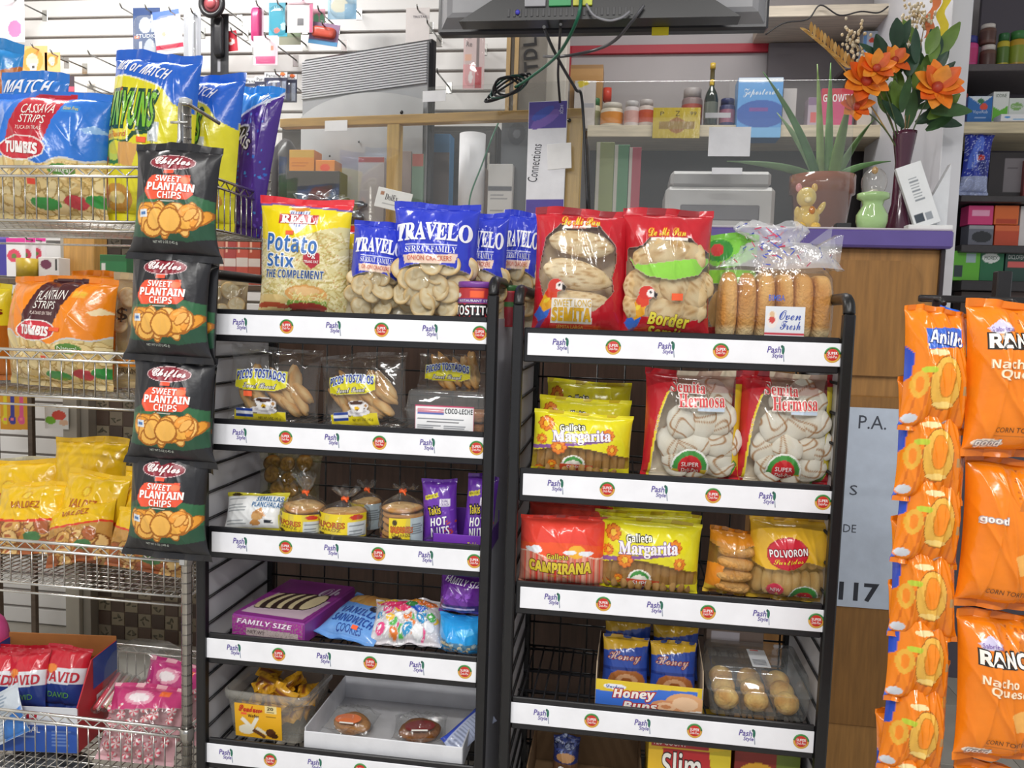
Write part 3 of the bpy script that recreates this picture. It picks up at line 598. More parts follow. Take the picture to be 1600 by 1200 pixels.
# ------------------------------------------------------------------ left bakery rack, third shelf
z2 = LZ[2]-.0085
def tied(label, x0, y0, x1, y1, Y, n, rr, seed, lab, tie=True, lean=0., cookie=CKI, nm='cookie_bag'):
    """A stack of round cookies in a clear bag gathered by an orange tie."""
    w, h, loc = fit(x0, y0, x1, y1, Y, z2); loc.z += .003; t = thing(nm, label, 'cookie bag', loc, (0, lean, 0), 'tied bags of round cookies'); r = w/2*.9; hh = h*rr; g = np.random.RandomState(seed)
    for i in range(n): put('cookie', cookie[i % 2], t, (g.uniform(-.02, .02)*r, g.uniform(-.03, .03)*r, hh*(i+.5)/n), (g.uniform(-.07, .07), g.uniform(-.07, .07), g.uniform(0, 6)), (r, r, hh/n/.5))
    m = MB(); A_ = np.arange(40)*2*PI/40; P = []
    for f, z in ((.6, .001), (1.06, .003), (1.1, hh*.5), (1.08, hh*.95), (.8, hh*1.12), (.3, hh*1.28), (.1, hh*1.36), (.1, hh*1.42), (.35, hh*1.42+(h-hh*1.42)*.5), (.62, h)):
        wv = 1+.10*np.sin(9*A_+g.uniform(0, 6)+z*60)+.06*np.sin(5*A_+seed); P.append(np.stack([r*f*wv*np.cos(A_)+(f > .3)*(z > hh*1.4)*r*.25*g.uniform(-1, 1), r*f*wv*np.sin(A_)*(1 if z < hh*1.2 else .6), np.full(40, z)+.006*np.sin(7*A_+z*9)*(z > hh*1.5)], -1))
    m.grid(np.array(P), 'e8eaec06', close=True); m.build('clear_wrap', FL, t)
    m = MB(); m.tube([(r*.13*math.cos(q), r*.13*math.sin(q), hh*1.39+.002*math.sin(3*q)) for q in np.arange(10)*2*PI/10], .0032, 'f0642c', 6, True); m.tube([(0, -r*.12, hh*1.39), (.006, -r*.2, hh*1.36), (.009, -r*.22, hh*1.30)], .002, 'f0642c', 6); m.build('orange_tie', PL, t)
    if lab:
        bx0, by0, bx1, by1, kind = lab; a = Art(0, 0, 70, 35, 'e8cf2c')
        a.r(47, 12, 69, 33, 'cfd6da').lines(48, 13, 68, 33, 8, '6c737a', .8).e(57, 5, 8, 4, 'c83a2c').e(9, 5, 5, 4, '4a3a20').t('SALPORES', 4, 12, 44, 20, 'd8702c', ol='8a3c18', ow=.4).t('DE ARROZ', 6, 21, 40, 25, '6a4a18').e(16, 31, 8, 2.6, '3a2418')
        if kind == 2: a.r(38, 0, 70, 35, 'b9c8cf').r(0, 0, 40, 35, 'e8cf2c').e(11, 6, 5, 4, '4a3a20').t('SALPORES', 3, 11, 38, 19, 'd8702c', ol='8a3c18', ow=.4).e(15, 27, 9, 3, '3a2418').lines(42, 4, 68, 33, 9, '6c737a')
        lz0, lz1 = at((x0+x1)/2, by1, Y-r).z-z2, at((x0+x1)/2, by0, Y-r).z-z2; lz0 = max(lz0, .002); u0, u1 = (bx0-x0)/(x1-x0)*2-1, (bx1-x0)/(x1-x0)*2-1; a0, a1 = math.asin(max(-.97, u0*.98)), math.asin(min(.97, u1*.98))
        m = MB(); S = lambda u, v, s=1, off=0.: np.stack([(1.13*r+off)*np.sin(a0+(a1-a0)*u), -(1.13*r+off)*np.cos(a0+(a1-a0)*u), lz0+v*(lz1-lz0)], -1); skin(m, a, S, off=.0003); m.build('yellow_label', CT, t)
    return t
tied('tied bag of golden cookies with yellow label, twisted neck leaning over', 441, 742, 508, 838, 1.70, 4, .50, 3, (437, 806, 506, 838, 1), lean=.05)
tied('tied cookie bag with the widest yellow and grey label, middle of the third shelf', 502, 764, 576, 842, 1.695, 4, .56, 4, (500, 806, 578, 844, 1))
tied('tied cookie bag with olive side, standing behind the widest yellow label', 548, 755, 598, 842, 1.785, 5, .6, 6, (545, 790, 600, 842, 2))
tied('tall tied stack of round cookies beside the purple nut packs', 594, 762, 664, 850, 1.695, 6, .66, 7, (618, 812, 670, 852, 2))
CKO = [mesh_of(disc(1, .4, 'b08038', '8a5c24', s, '7c5020'), 'oat_ring', FD) for s in (8, 9)]
w, h, loc = fit(402, 708, 500, 800, 1.83, z2); A = Art(402, 708, 500, 800, 'c8bc6a14'); S = pillow(w, h, .07, 77, wr=1.6, back=1.)
o = bag('cookie_bag', 'dim clear bag of brown ring cookies standing at the back of the third shelf', 'cookie bag', A, S, m=FL, loc=loc, rot=(-.1, 0, .05)); fill(o, S, spots(12, .18, .82, .12, .86, 4, .2), CKO, 'ring_cookie', .021, .012, .4)
w, h, loc = fit(350, 770, 445, 832, 1.685, z2); a = Art(350, 770, 445, 832, 'e9eaea'); a.r(350, 770, 445, 777, 'd9cf3a').r(350, 826, 445, 832, 'd9cf3a').p([(440, 770), (445, 770), (445, 832), (436, 832)], 'd9cf3a').lines(355, 780, 392, 824, 9, '8e9498', 1).p([(398, 806), (412, 798), (420, 812), (404, 818)], 'c9925a').e(405, 812, 9, 5, 'd8a566').e(402, 820, 8, 4, 'c98f52')
a.t(heavy('SEMILLAS'), 402, 779, 441, 787, '3a6a9a', ol='dfe8f0', ow=.6).t(heavy('PLANCHADAS'), 398, 789, 441, 797, '3a6a9a', ol='dfe8f0', ow=.6).r(415, 811, 432, 822, 'f4f4f4').lines(416, 812, 431, 821, 5, '333840', 1).e(366, 774, 8, 3, '4a3a20')
S = pillow(w, h, .045, 78, wr=1.2); bag('pastry_pack', 'flat white pack of seed pastries with yellow edges, against the side panel', 'pastry pack', a, S, loc=loc, rot=(-.45, -.04, .1))
def nuts(label, x0, y0, x1, y1, Y, seed, rot, nm='nut_pack'):
    w, h, loc = fit(x0, y0, x1, y1, Y, z2+.002); a = Art(0, 0, 54, 92, '6a35a8'); a.r(0, 0, 54, 8, '5c2c96').r(5, 21, 27, 27, 'e2d52a', -12).t('NEW LOOK', 7, 22, 25, 25, '2a2030', rot=-12).r(30, 27, 45, 38, 'efe9f4').t('DUAL', 32, 28, 43, 32, '5a2a90').t('CRUNCH', 31, 33, 44, 37, '5a2a90')
    a.t(heavy('Takis'), 11, 38, 31, 49, 'e8cf2c', ol='2a1a30', ow=1.2, rot=-8).t(slant('HOT'), 13, 53, 41, 65, 'ffffff', rot=-8).t(slant('NUTS'), 13, 67, 44, 81, 'ffffff', rot=-8).r(18, 83, 42, 89, 'd8cc2a', -8).t('FUEGO', 22, 84, 38, 87.5, '2a2030', rot=-8)
    for i in range(26): a.e(a.rng.uniform(34, 54), a.rng.uniform(40, 92), 1.6, 1.2, ('c84a2a', '8d5cc8')[i % 2])
    return bag(nm, label, 'nut pack', a, pillow(w, h, .03, seed), loc=loc, rot=rot, group='purple packs of spicy nuts')
nuts('purple pack of spicy nuts leaning away from the rack post', 662, 749, 717, 844, 1.70, 91, (-.06, -.05, .05)); nuts('purple pack of spicy nuts beside the rack post, partly behind it', 722, 741, 772, 848, 1.70, 92, (-.04, .06, -.1))
w, h, loc = fit(676, 836, 768, 862, 1.672, z2); m = MB(); d = .10
m.box(-w/2, 0, 0, w/2, .002, h, '7a3cb8'); m.box(-w/2, d-.002, 0, w/2, d, h*2.2, '5a2c90'); m.box(-w/2, 0, 0, -w/2+.002, d, h*1.4, '6a34a4'); m.box(w/2-.002, 0, 0, w/2, d, h*1.4, '6a34a4'); m.box(-w/2, 0, 0, w/2, d, .002, '5a2c90'); m.flat(heavy('Takis'), .012, .003, .036, .016, -.0006, 'd8cc2a')
tag(m.build('display_tray', CT, None, loc), 'purple cardboard tray that holds the spicy nut packs', 'tray')
# ------------------------------------------------------------------ left bakery rack, fourth shelf
z3 = LZ[3]-.0085
def flatbox(name, label, cat, corners, hgt, z, A, side, rz, m=CT, top=None):
    """A low box lying on a shelf; corners: centre x, front y, width, depth; the top carries print."""
    x, y, w, d = corners; mb = MB(); mb.box(-w/2, 0, 0, w/2, d, hgt, side, .004)
    skin(mb, A, lambda u, v, s=1, off=0.: np.stack([(u-.5)*(w-.006), .003+v*(d-.006), hgt+.0006+off+0*u], -1), smooth=False, off=.0003)
    if top is not None: skin(mb, top, lambda u, v, s=1, off=0.: np.stack([(u-.5)*(w-.006), -.0006-off+0*u, .003+v*(hgt-.006)], -1), smooth=False, off=.0003)
    return tag(mb.build(name, m, None, (x, y, z), (0, 0, rz)), label, cat)
a = Art(0, 0, 150, 150, '8a2f88'); a.p([(8, 140), (140, 140), (146, 70), (20, 60)], 'c9b2c0')
for i in range(9): a.e(30+i*11, 90-i*1.5, 17, 34, '2a1c1c', 12).e(28.5+i*11, 90-i*1.5, 15, 31, ('d9c9a0', '3a2824')[i % 2], 12)
a.t(script('Oh'), 100, 20, 140, 50, 'e9d8ee', rot=-20)
f = Art(0, 0, 150, 40, 'a02f92').t(slant('FAMILY SIZE'), 10, 4, 128, 14, 'f3e6f4', rot=0).r(30, 21, 140, 36, 'b9a8a8').speck(.2, '8f8580', None).t('NET WT', 34, 25, 70, 31, '5a4a50')
xa, xb = at(337, 990, 1.66), at(478, 1000, 1.66)
flatbox('cookie_box', 'magenta family size box of sandwich cookies lying on the fourth shelf', 'cookie box', ((xa.x+xb.x)/2+.012, 1.668, .185, .26), .052, z3, a, '8f3a90', -.12, top=f)
a = Art(0, 0, 120, 120, '5f92d6'); a.e(60, 30, 52, 26, 'b58b4a').e(34, 26, 18, 24, 'c79a58').e(62, 24, 17, 24, 'b98546').e(90, 28, 18, 24, 'c79a58').r(0, 64, 120, 120, '6fa2e2').e(86, 60, 9, 6, '2c2c3c').t(slant('VANILLA'), 28, 66, 104, 80, '2d4f9c').t(slant('SANDWICH'), 22, 84, 106, 98, '2d4f9c').t('COOKIES', 40, 101, 92, 112, '2d4f9c')
w, h = .165, .17; S0 = pillow(w, h, .042, 55, wr=.9, back=.4)
o = bag('cookie_pack', 'pale blue pack of vanilla sandwich cookies lying on its back', 'cookie pack', a, S0, loc=(at(535, 1005, 1.68).x, 1.675, z3+.016), rot=(-1.32, 0, -.32), sticker=(70, 100, 82, 106))
a = Art(0, 0, 130, 90, 'd9d4d8'); a.chips(46, 65, 55, 60, 30, 11, ('3a9ad0', 'f0f0f0', 'e2508a', '5ab85a', 'f0c040', 'e8803a', 'f4f4f6'), 'c9c9cc', .9).p([(0, 8), (60, 20), (85, 34), (60, 44), (10, 22)], 'e23a70').p([(0, 4), (40, 12), (50, 22), (8, 16)], 'f2c83a').e(100, 20, 20, 9, 'e8783a').e(76, 14, 14, 8, 'e89a2a').e(72, 28, 12, 7, '3a8a4a').e(88, 36, 16, 6, '3a6ad0').speck(.05, 'ffffff')
S0 = pillow(.165, .12, .055, 63, wr=1.6, lump=.003, back=.5)
bag('candy_bag', 'clear bag of mixed coloured candies lying beside the blue cookie pack', 'candy bag', a, S0, loc=(at(632, 1015, 1.68).x, 1.672, z3+.017), rot=(-1.0, 0, .1))
a = Art(0, 0, 80, 66, '6a2f96'); a.r(0, 46, 80, 56, '3a2a70').lines(6, 50, 76, 54, 1, 'd8c8f0', 2).t(slant('FAMILY SIZE'), 14, 8, 76, 16, 'f3ecfa', rot=6).chips(18, 50, 34, 36, 8, 4, ('7c3fae', '8f52c2'), '5a2888')
w, h, loc = fit(682, 902, 766, 968, 1.70); S0 = pillow(w, h, .085, 66, wr=1.3, pw=.4)
bag('snack_bag', 'plump purple family size bag on top of the sky blue bag', 'snack bag', a, S0, loc=(loc.x, loc.y+.02, at(720, 963, 1.70).z), rot=(-.1, 0, -.1))
a = Art(0, 0, 80, 64, '2f9fe6'); a.r(0, 34, 80, 44, '4a7a9a', 8).chips(22, 40, 42, 36, 9, 4, ('9fb4bc', 'd8c9a0'), '3a6a88').e(50, 18, 14, 5, '5fc0f6')
w, h, loc = fit(684, 962, 766, 1026, 1.70, z3); bag('snack_bag', 'plump sky blue bag at the end of the fourth shelf', 'snack bag', a, pillow(w, h, .085, 67, wr=1.3, pw=.38), loc=loc, rot=(-.06, 0, -.08))
# ------------------------------------------------------------------ left bakery rack, lowest shelf in view
z4 = LZ[4]-.0085
def tub():
    x, y = at(420, 1160, 1.70).x, 1.672; w, d, h = .20, .17, .118; t = thing('wafer_tub', 'square clear tub of yellow wrapped wafers with orange label', 'tub', (x, y, z4), (0, 0, -.03))
    P = [[(a*f, d/2+b*f, z) for a, b in rrect(-w/2, -d/2, w/2, d/2, .02, 4)] for f, z in ((.84, .001), (.86, .004), (.97, h-.022), (.975, h-.02), (1.03, h-.02), (1.04, h-.004), (1.02, h), (.98, h), (.96, h-.02))]
    m = MB(); m.grid(np.array(P), 'e4e2d830', close=True); m.add([(a*.84, d/2+b*.84, .001) for a, b in rrect(-w/2, -d/2, w/2, d/2, .02, 4)], [list(range(20))], 'e4e2d840'); m.build('tub_wall', RG, t)
    g = np.random.RandomState(3)
    wp = []
    for i in range(3):
        a = Art(0, 0, 30, 12, 'e3a826'); a.speck(.2, 'c48a1c').r(4, 4, 26, 8, '8a4a20'); m = MB(); S = pillow(.062, .03, .016, i+3, wr=1.2, seal=.1, pinch=.02); skin(m, a, S); m.grid(S(a.u, a.v, -1, .0003), 'd89c22', flip=True); wp.append(mesh_of(m, 'wrapped_wafer', PR))
    for i in range(44):
        k = i//11; put('wrapped_wafer', wp[i % 3], t, (g.uniform(-.062, .062), d/2+g.uniform(-.05, .05), .012+k*.026+g.uniform(0, .006)), (g.uniform(-.8, .8)-.8, g.uniform(-.5, .5), g.uniform(-1.5, 1.5)))
    a = Art(0, 0, 84, 64, 'f0b428'); a.r(54, 0, 76, 14, 'f2dfa0').t(heavy('20'), 59, 2, 70, 8, '2a2420').lines(57, 10, 74, 13, 1, '5a4a20').t(script('Bauducco'), 8, 3, 50, 15, 'c8321e', b=.3).t(heavy('Wafer'), 24, 19, 44, 25, '4a2818').p([(14, 26), (34, 44), (28, 50), (10, 32)], 'f6f2e4').p([(44, 24), (32, 50), (26, 46), (38, 22)], 'f4eedc').e(20, 50, 14, 9, 'f4eed8').p([(36, 46), (56, 60), (52, 64), (30, 52)], '6a4428').p([(40, 42), (60, 54), (57, 58), (36, 47)], 'f0e4c8').e(64, 52, 9, 8, '5a341c').e(70, 57, 7, 5, '4a2814').r(56, 20, 74, 22, '7a5a20').r(12, 17, 22, 21, 'f4653a')
    m = MB(); skin(m, a, lambda u, v, s=1, off=0.: np.stack([-.074+u*.115, d/2-(.868+.09*v)*d/2-.0012-off, .006+v*.083], -1), smooth=False, off=.0003); m.build('orange_label', CT, t)
tub()
xl, xr = at(474, 1170, 1.65), at(722, 1190, 1.65); w = xr.x-xl.x; d, h = .27, .052; t = thing('pastry_tray', 'open white cardboard tray of wrapped pastries on the lowest shelf', 'tray', (xl.x, 1.652, z4))
m = MB(); m.box(0, 0, 0, w, d, .003, 'c9c9cc'); m.build('tray_base', PA, t)
for nm, b in (('front_wall', (0, 0, 0, w, .003, h)), ('rear_wall', (0, d-.003, 0, w, d, h*1.3)), ('side_wall', (0, .003, 0, .003, d-.003, h*1.15)), ('side_wall', (w-.003, .003, 0, w, d-.003, h))): m = MB(); m.box(*b, 'dcdde2'); m.build(nm, PA, t)
def pastry(label, x, y, w, seed, c1, c2, lab, rot=0):
    hh = .024; t = thing('wrapped_pastry', label, 'pastry', (x, y, z4+.0035), (0, 0, rot)); lumpy((0, 0, hh), (w*.42, w*.34, hh*.9), c1, c2, .05, 2.4, seed, 26, .7, .0).build('pastry', FD, t)
    a = Art(0, 0, 60, 50, 'e9e9e908'); S0 = pillow(w*1.1, w*.95, .062, seed, wr=1.8, back=1.); m = MB(); skin(m, a, S0); m.grid(S0(a.u, a.v, -1, 0.), 'e8e8e808', flip=True); m.build('clear_wrap', FL, t, (0, -w*.45, hh+.006), (-PI/2, 0, 0))
    m = MB(); a_ = np.arange(28)*2*PI/28
    m.add([(w*.30*math.cos(q), -.01+w*.14*math.sin(q), .057+.002*math.cos(q)) for q in a_], [list(range(28))], lab); m.box(-w*.16, -.02-w*.05, .0578, w*.16, -.02-w*.01, .0585, 'f1ede4'); m.build('oval_label', CT, t, None, (.35, 0, 0))
    return t
pastry('wrapped sugar pastry with an orange oval label in the white tray', at(548, 1140, 1.74).x, 1.75, .105, 5, 'c9955a', 'b87c42', 'e07a4a')
pastry('wrapped brown pastry with a maroon and cream label in the white tray', at(655, 1150, 1.74).x, 1.75, .115, 6, 'a4662c', '7c4a1e', '7a2c2c', .2)
a = Art(0, 0, 40, 90, 'b9c2dc'); a.r(0, 0, 9, 90, '3a52c0').lines(12, 5, 38, 86, 14, '8f97b0', 2)
bag('pastry_pack', 'flat pack with a blue edge standing along the end of the white tray', 'pastry pack', a, pillow(.06, .13, .022, 9, wr=1.2), loc=(at(712, 1165, 1.70).x-.014, 1.70, z4+.022), rot=(-1.25, .3, -.5))
# ------------------------------------------------------------------ right bakery rack, top shelf
y0 = RZ[0]-.0085
LOAF = [mesh_of(lumpy((0, 0, 0), (1, .42, .36), 'fbe9c4', 'efd3a2', .05, 1.6, s, 40, .9, crack='c79b62'), 'long_roll', FD) for s in (1, 4, 6)]
BALL = [mesh_of(lumpy((0, 0, 0), (1, .8, .86), 'f4deb2', 'e6c48e', .06, 2.6, s, 26, .9, crack='c4965c'), 'round_roll', FD) for s in (2, 5, 8)]
SUG = [mesh_of(lumpy((0, 0, 0), (1, .9, .84), 'faf6ea', 'f2ead8', .05, 1.8, s, 72, .6, crack='b9854f', cf=(1.7, 1.9, .06)), 'sugar_roll', FD) for s in (3, 6, 9, 12)]
def parrot(a, x, y, s):
    """A red macaw printed at the corner of a bread bag."""
    L = lambda *q: [(x+i*s, y+j*s) for i, j in q]
    a.p(L((2, 44), (10, 50), (-6, 78), (-12, 76)), '6a3f86').p(L((0, 30), (14, 40), (8, 56), (-6, 62), (-14, 52)), '3d6fd0').p(L((2, 20), (20, 22), (18, 40), (2, 48), (-6, 38)), 'e8a52a').p(L((10, 6), (24, 10), (24, 26), (10, 30), (2, 20)), 'd8442c')
    return a.e(x+20*s, y+8*s, 13*s, 10*s, 'd13a2e').e(x+27*s, y+9*s, 7*s, 6*s, 'f2e8e4').p(L((31, 5), (38, 10), (35, 18), (31, 13)), '2a2426').e(x+26*s, y+7.5*s, 2*s, 2*s, '2a2426').e(x+6*s, y+30*s, 6*s, 3*s, 'f0cf3a', -35)
def semita(name, label, x0, y0_, x1, y1, Y, seed, art, rot, th=.085):
    w, h, loc = fit(x0, y0_, x1, y1, Y, y0); S = pillow(w, h, th, seed, pinch=.06, pw=.42, wr=1.1); bc = art.c.copy(); bc[..., :] = col('8f2a30'); bc[(art.c[..., 3] < .5)] = col('f2dcb4')
    return bag(name, label, 'bread bag', art, S, loc=loc, rot=rot, backcol=bc), S
a = Art(832, 326, 982, 520, 'bf2430'); a.p([(872, 352), (930, 350), (962, 384), (964, 405), (958, 430), (962, 450), (946, 468), (930, 480), (880, 486), (848, 462), (838, 428), (842, 400), (848, 372)], 'f2e0d00a')
a.p([(880, 348), (928, 346), (932, 356), (874, 360)], 'f2ede6').t(script('De Mi Pan'), 874, 341, 934, 354, 'f0d84a', ol='d8502a', ow=1.2).lines(890, 357, 924, 361, 1, 'c07a6a', 1.5)
parrot(a, 848, 436, .98); a.p([(862, 462), (926, 462), (928, 498), (862, 498)], 'f3eee6').t('SWEET LONG', 866, 464, 926, 474, 'd8b02a').t(heavy('SEMITA'), 864, 476, 926, 495, 'd9a82a', ol='f6f2e6', ow=1.4, b=.6)
a.r(860, 500, 938, 508, 'd83a34').t('SEMITA LARGA', 872, 501, 915, 506, 'f2c46a').r(848, 511, 946, 515, 'e8a82a')
w_, h_, _l = fit(832, 326, 982, 520, 1.695, y0)
o, S = semita('bread_bag', 'red bag of three long sweet rolls with macaw print', 832, 326, 982, 520, 1.695, 131, a, (-.03, .01, .06))
for i, (u, v, ro, s) in enumerate(((.49, .72, .12, .063), (.46, .48, .22, .068), (.50, .27, .1, .062))): put('long_roll', LOAF[i], o, S(np.array([[u]]), np.array([[v]]), 1, -.026)[0, 0], (0, ro, 0), (s*1.06, s*.75, s*1.22))
a = Art(972, 326, 1114, 522, 'bf2631'); a.p([(1000, 384), (1012, 372), (1078, 372), (1092, 384), (1112, 392), (1112, 486), (1070, 494), (980, 482), (975, 420), (978, 386)], 'f2e0d00a')
a.p([(980, 400), (1000, 412), (1110, 400), (1112, 404), (1092, 426), (1050, 434), (1010, 428), (990, 416)], '8fd24a').t(script('De Mi Pan'), 1010, 358, 1070, 370, 'f0d84a', ol='d8502a', ow=1.1).r(1014, 372, 1074, 376, 'ece4da')
parrot(a, 990, 444, 1.0); a.t(slant('Border'), 1014, 482, 1080, 500, 'e6d84a', ol='6a3a1a', ow=.9, b=.4, rot=6).t(slant('Semita'), 1014, 502, 1080, 519, 'e6d84a', ol='6a3a1a', ow=.9, b=.4, rot=6).t('12', 1090, 517, 1102, 522, 'ffffff')
o, S = semita('bread_bag', 'red bag of small round rolls with pale green band and macaw', 972, 326, 1114, 522, 1.695, 132, a, (-.03, -.01, .02)); price(o, a, S, 1050, 453, 1068, 463)
for i, (u, v, ro, s) in enumerate(((.18, .40, 1.3, .037), (.36, .36, 1.2, .036), (.58, .40, 1.5, .037), (.78, .36, 1.35, .038), (.9, .42, 1.5, .03), (.5, .66, .1, .05), (.3, .60, .3, .036), (.72, .62, .1, .038), (.5, .24, 0, .04), (.22, .25, .5, .04), (.75, .25, .2, .04))): put('round_roll', BALL[i % 3], o, S(np.array([[u]]), np.array([[v]]), 1, -.023)[0, 0], (0, ro, 0), (s, s*.52, s))
a = Art(0, 0, 80, 130, 'dcdcd418'); a.above(lambda X: 34+8*np.sin(X/20), '7cc24a').e(20, 20, 22, 14, '3a8a3a').e(18, 20, 10, 8, 'c83a3a').r(0, 44, 80, 60, '8fd24a').e(40, 92, 32, 30, 'c09a66').r(0, 112, 80, 130, 'b02a34')
w, h, loc = fit(1098, 366, 1182, 524, 1.79, y0); bag('bread_bag', 'bag with green band and red fruit print behind the hot dog buns', 'bread bag', a, pillow(w, h, .06, 133, wr=1.4), loc=loc, rot=(0, 0, -.1))
def buns():
    w, h, loc = fit(1126, 424, 1306, 530, 1.705, y0); t = thing('bun_bag', 'clear bag of hot dog buns with twisted printed neck', 'bread bag', loc, (0, 0, .03)); d = .13
    for i in range(6):
        x = -w/2+w*(i+.5)/6; m = lumpy((0, 0, 0), (w/11.2, d*.46, h*.49), 'e2b06a', 'c88a42', .02, 1.5, i, 26, .8, p=.62); m.C[0][m.V[0][:, 2] < -h*.30] = col('edd3a0'); m.build('bun', FD, t, (x, d*.5, h*.505))
    P = []; n = 48; A_ = np.arange(n)*2*PI/n
    def sq(f, z, tw=0, sy=1, wv=.0, ox=0):
        k = (abs(np.cos(A_))**5+abs(np.sin(A_))**5)**(-1/5.); r = 1+wv*np.sin(9*A_+z*80); return np.stack([w*.515*f*k*np.cos(A_+0)*r+ox, d*.5+d*.53*f*sy*k*np.sin(A_)*r, np.full(n, z)+wv*.05*np.sin(5*A_)], -1)
    for f, z in ((.9, .001), (1, .006), (1.01, h*.6), (.98, h*.93), (.86, h*1.05)): P.append(sq(f, z, wv=.012))
    m = MB(); m.grid(np.array(P), 'ecebe606', close=True); m.build('clear_wrap', FL, t)
    zt = at(1240, 344, 1.70).z-y0; G, Cc = [], []; N = 26
    for i in range(N):
        f = i/(N-1); r = (.84*(1-f)**1.1+.24) if f < .55 else (.62-.38*abs(f-.86)/.31*.9)
        ring = sq(r, h*1.05+f*(zt-h*1.05), sy=.75, wv=.05+.06*f, ox=-.012*f+.04*max(0, .5-abs(f-.35))); G.append(ring)
    G = np.array(G); c = np.zeros((N, n, 4)); c[:] = col('f2f3f84c'); g = np.random.RandomState(5)
    m = MB(); m.grid(G, c.reshape(-1, 4), close=True)
    m.build('printed_neck', FL, t)
    q = MB()
    for k in range(230):
        i, j = g.randint(2, N-1), g.randint(n); p = G[i, j]; cen = np.array([G[i, :, 0].mean(), d*.5, p[2]]); nn = (p-cen); nn[2] = 0; L = np.linalg.norm(nn)+1e-6; nn /= L; tx = np.array([-nn[1], nn[0], 0]); a_ = g.uniform(-.9, .9)
        dv = tx*math.cos(a_)*.008+np.array([0, 0, 1])*math.sin(a_)*.008; p = p+nn*.0012; sd = np.cross(nn, dv); sd *= .0012/np.linalg.norm(sd); hx = ('4a5cc0', 'd04a6a', 'f4f4fa', '5a6cd0')[k % 4]
        q.add([p-dv-sd, p+dv-sd, p+dv+sd, p-dv+sd], [[0, 1, 2, 3]], hx, False)
    q.build('confetti_print', PM, t)
    m = MB(); fl = []
    for i in range(9):
        f = i/8; fl.append([(w*.12+f*w*.46, d*.4-.03*f*math.sin(k*2.1)+.012*k, h*1.22+.05*f*math.sin(k*1.1)+.07*f*(k/6.)-.010) for k in range(7)])
    m.grid(np.array(fl), 'f2f3f830'); m.build('loose_corner', FL, t)
    a = Art(0, 0, 62, 50, 'e9ecf2'); a.r(0, 36, 62, 39, 'c83a4a').r(0, 39, 62, 50, 'f0f2f6').t(heavy('HOT DOG'), 4, 41, 58, 49, '2a3070').t(script('Oven'), 22, 5, 56, 18, '3a55b0').t(script('Fresh'), 24, 19, 56, 31, '3a55b0').e(11, 18, 9, 12, 'f6eee8').e(11, 18, 5, 5, 'd8504a').e(11, 11, 4, 4, 'e9c49a')
    m = MB(); skin(m, a, lambda u, v, s=1, off=0.: np.stack([w*(-.10+.345*u)-.002, -.0065-off+0*u, .004+v*h*.5], -1), smooth=False, off=.0003); m.build('bread_label', CT, t)
    m = MB(); m.flat('BIMBA', -.02, h*.60, .012, h*.68, -.0085, '4a6ac8', .01); m.build('film_lettering', PM, t)
buns()
# ------------------------------------------------------------------ right bakery rack, second shelf
y1 = RZ[1]-.0085
STK = [mesh_of(lumpy((0, 0, 0), (.3, .26, 1), 'cfa468', 'a9783e', .06, 2, s, 20, .9, p=.8), 'finger_biscuit', FD) for s in (1, 2, 3)]
def flower(a, x, y, r, h='e8842c'):
    for k in range(8): a.e(x+r*.62*math.cos(k*PI/4), y+r*.62*math.sin(k*PI/4), r*.34, r*.3, 'b5481e')
    for k in range(8): a.e(x+r*.62*math.cos(k*PI/4), y+r*.62*math.sin(k*PI/4), r*.25, r*.22, h)
    return a.e(x, y, r*.34, r*.34, 'f2c23a')
def margarita(label, x0, y0_, x1, y1_, Y, z, seed, rot, full=True):
    w, h, loc = fit(x0, y0_, x1, y1_, Y, z); a = Art(0, 0, 150, 100, 'e6dc28'); a.p([(0, 64), (40, 52), (80, 54), (150, 66), (150, 100), (0, 100)], 'b98a4a30')
    a.p([(0, 55), (60, 46), (110, 38), (112, 42), (60, 51), (0, 61)], '8a5a9c')
    for x, y, r in ((18, 20, 13), (12, 44, 9), (38, 54, 13), (112, 32, 11), (120, 54, 10), (30, 82, 8), (12, 92, 8)): flower(a, x, y, r)
    a.t(heavy('Galleta'), 38, 18, 76, 28, 'f6f4e0', ol='2e2a20', ow=1.1, rot=-6).t(serif('Margarita'), 28, 27, 116, 48, 'f4eef8', ol='8a6aae', ow=1.1, b=.4, rot=-4)
    a.p([(0, 90), (150, 82), (150, 100), (0, 100)], 'e6dc28').p([(30, 100), (120, 88), (130, 92), (60, 100)], '8a5a9c').e(62, 80, 18, 15, 'f6f2ea').e(62, 79, 14, 12, '4a9a4a').e(62, 82, 13, 9, 'f2ece0').r(42, 80, 92, 90, 'd8502c').t('SUPER', 52, 81.5, 82, 88.5, 'ffffff')
    S = pillow(w, h, .06 if full else .05, seed, pinch=.03, pw=.4, wr=1.1); bc = np.broadcast_to(col('c9b030'), a.c.shape).copy()
    o = bag('biscuit_bag', label, 'biscuit bag', a, S, loc=loc, rot=rot, group='yellow bags of finger biscuits', backcol=bc)
    if full:
        for i in range(11): put('finger_biscuit', STK[i % 3], o, S(np.array([[.09+.082*i]]), np.array([[.26]]), 1, -.014)[0, 0], (0, .1*math.sin(i), i), h*.22)
    return o
margarita('foremost yellow daisy biscuit bag, on the shelf with the sugar topped rolls', 830, 645, 986, 742, 1.675, y1, 141, (-.06, .04, .12))
margarita('yellow daisy biscuit bag leaning right behind the front one, on the second shelf', 838, 622, 982, 742, 1.75, y1, 142, (-.05, .03, .05), False)
margarita('dim yellow daisy biscuit bag, third and rearmost on the second shelf', 850, 595, 982, 742, 1.84, y1, 143, (-.05, .02, .0), False)
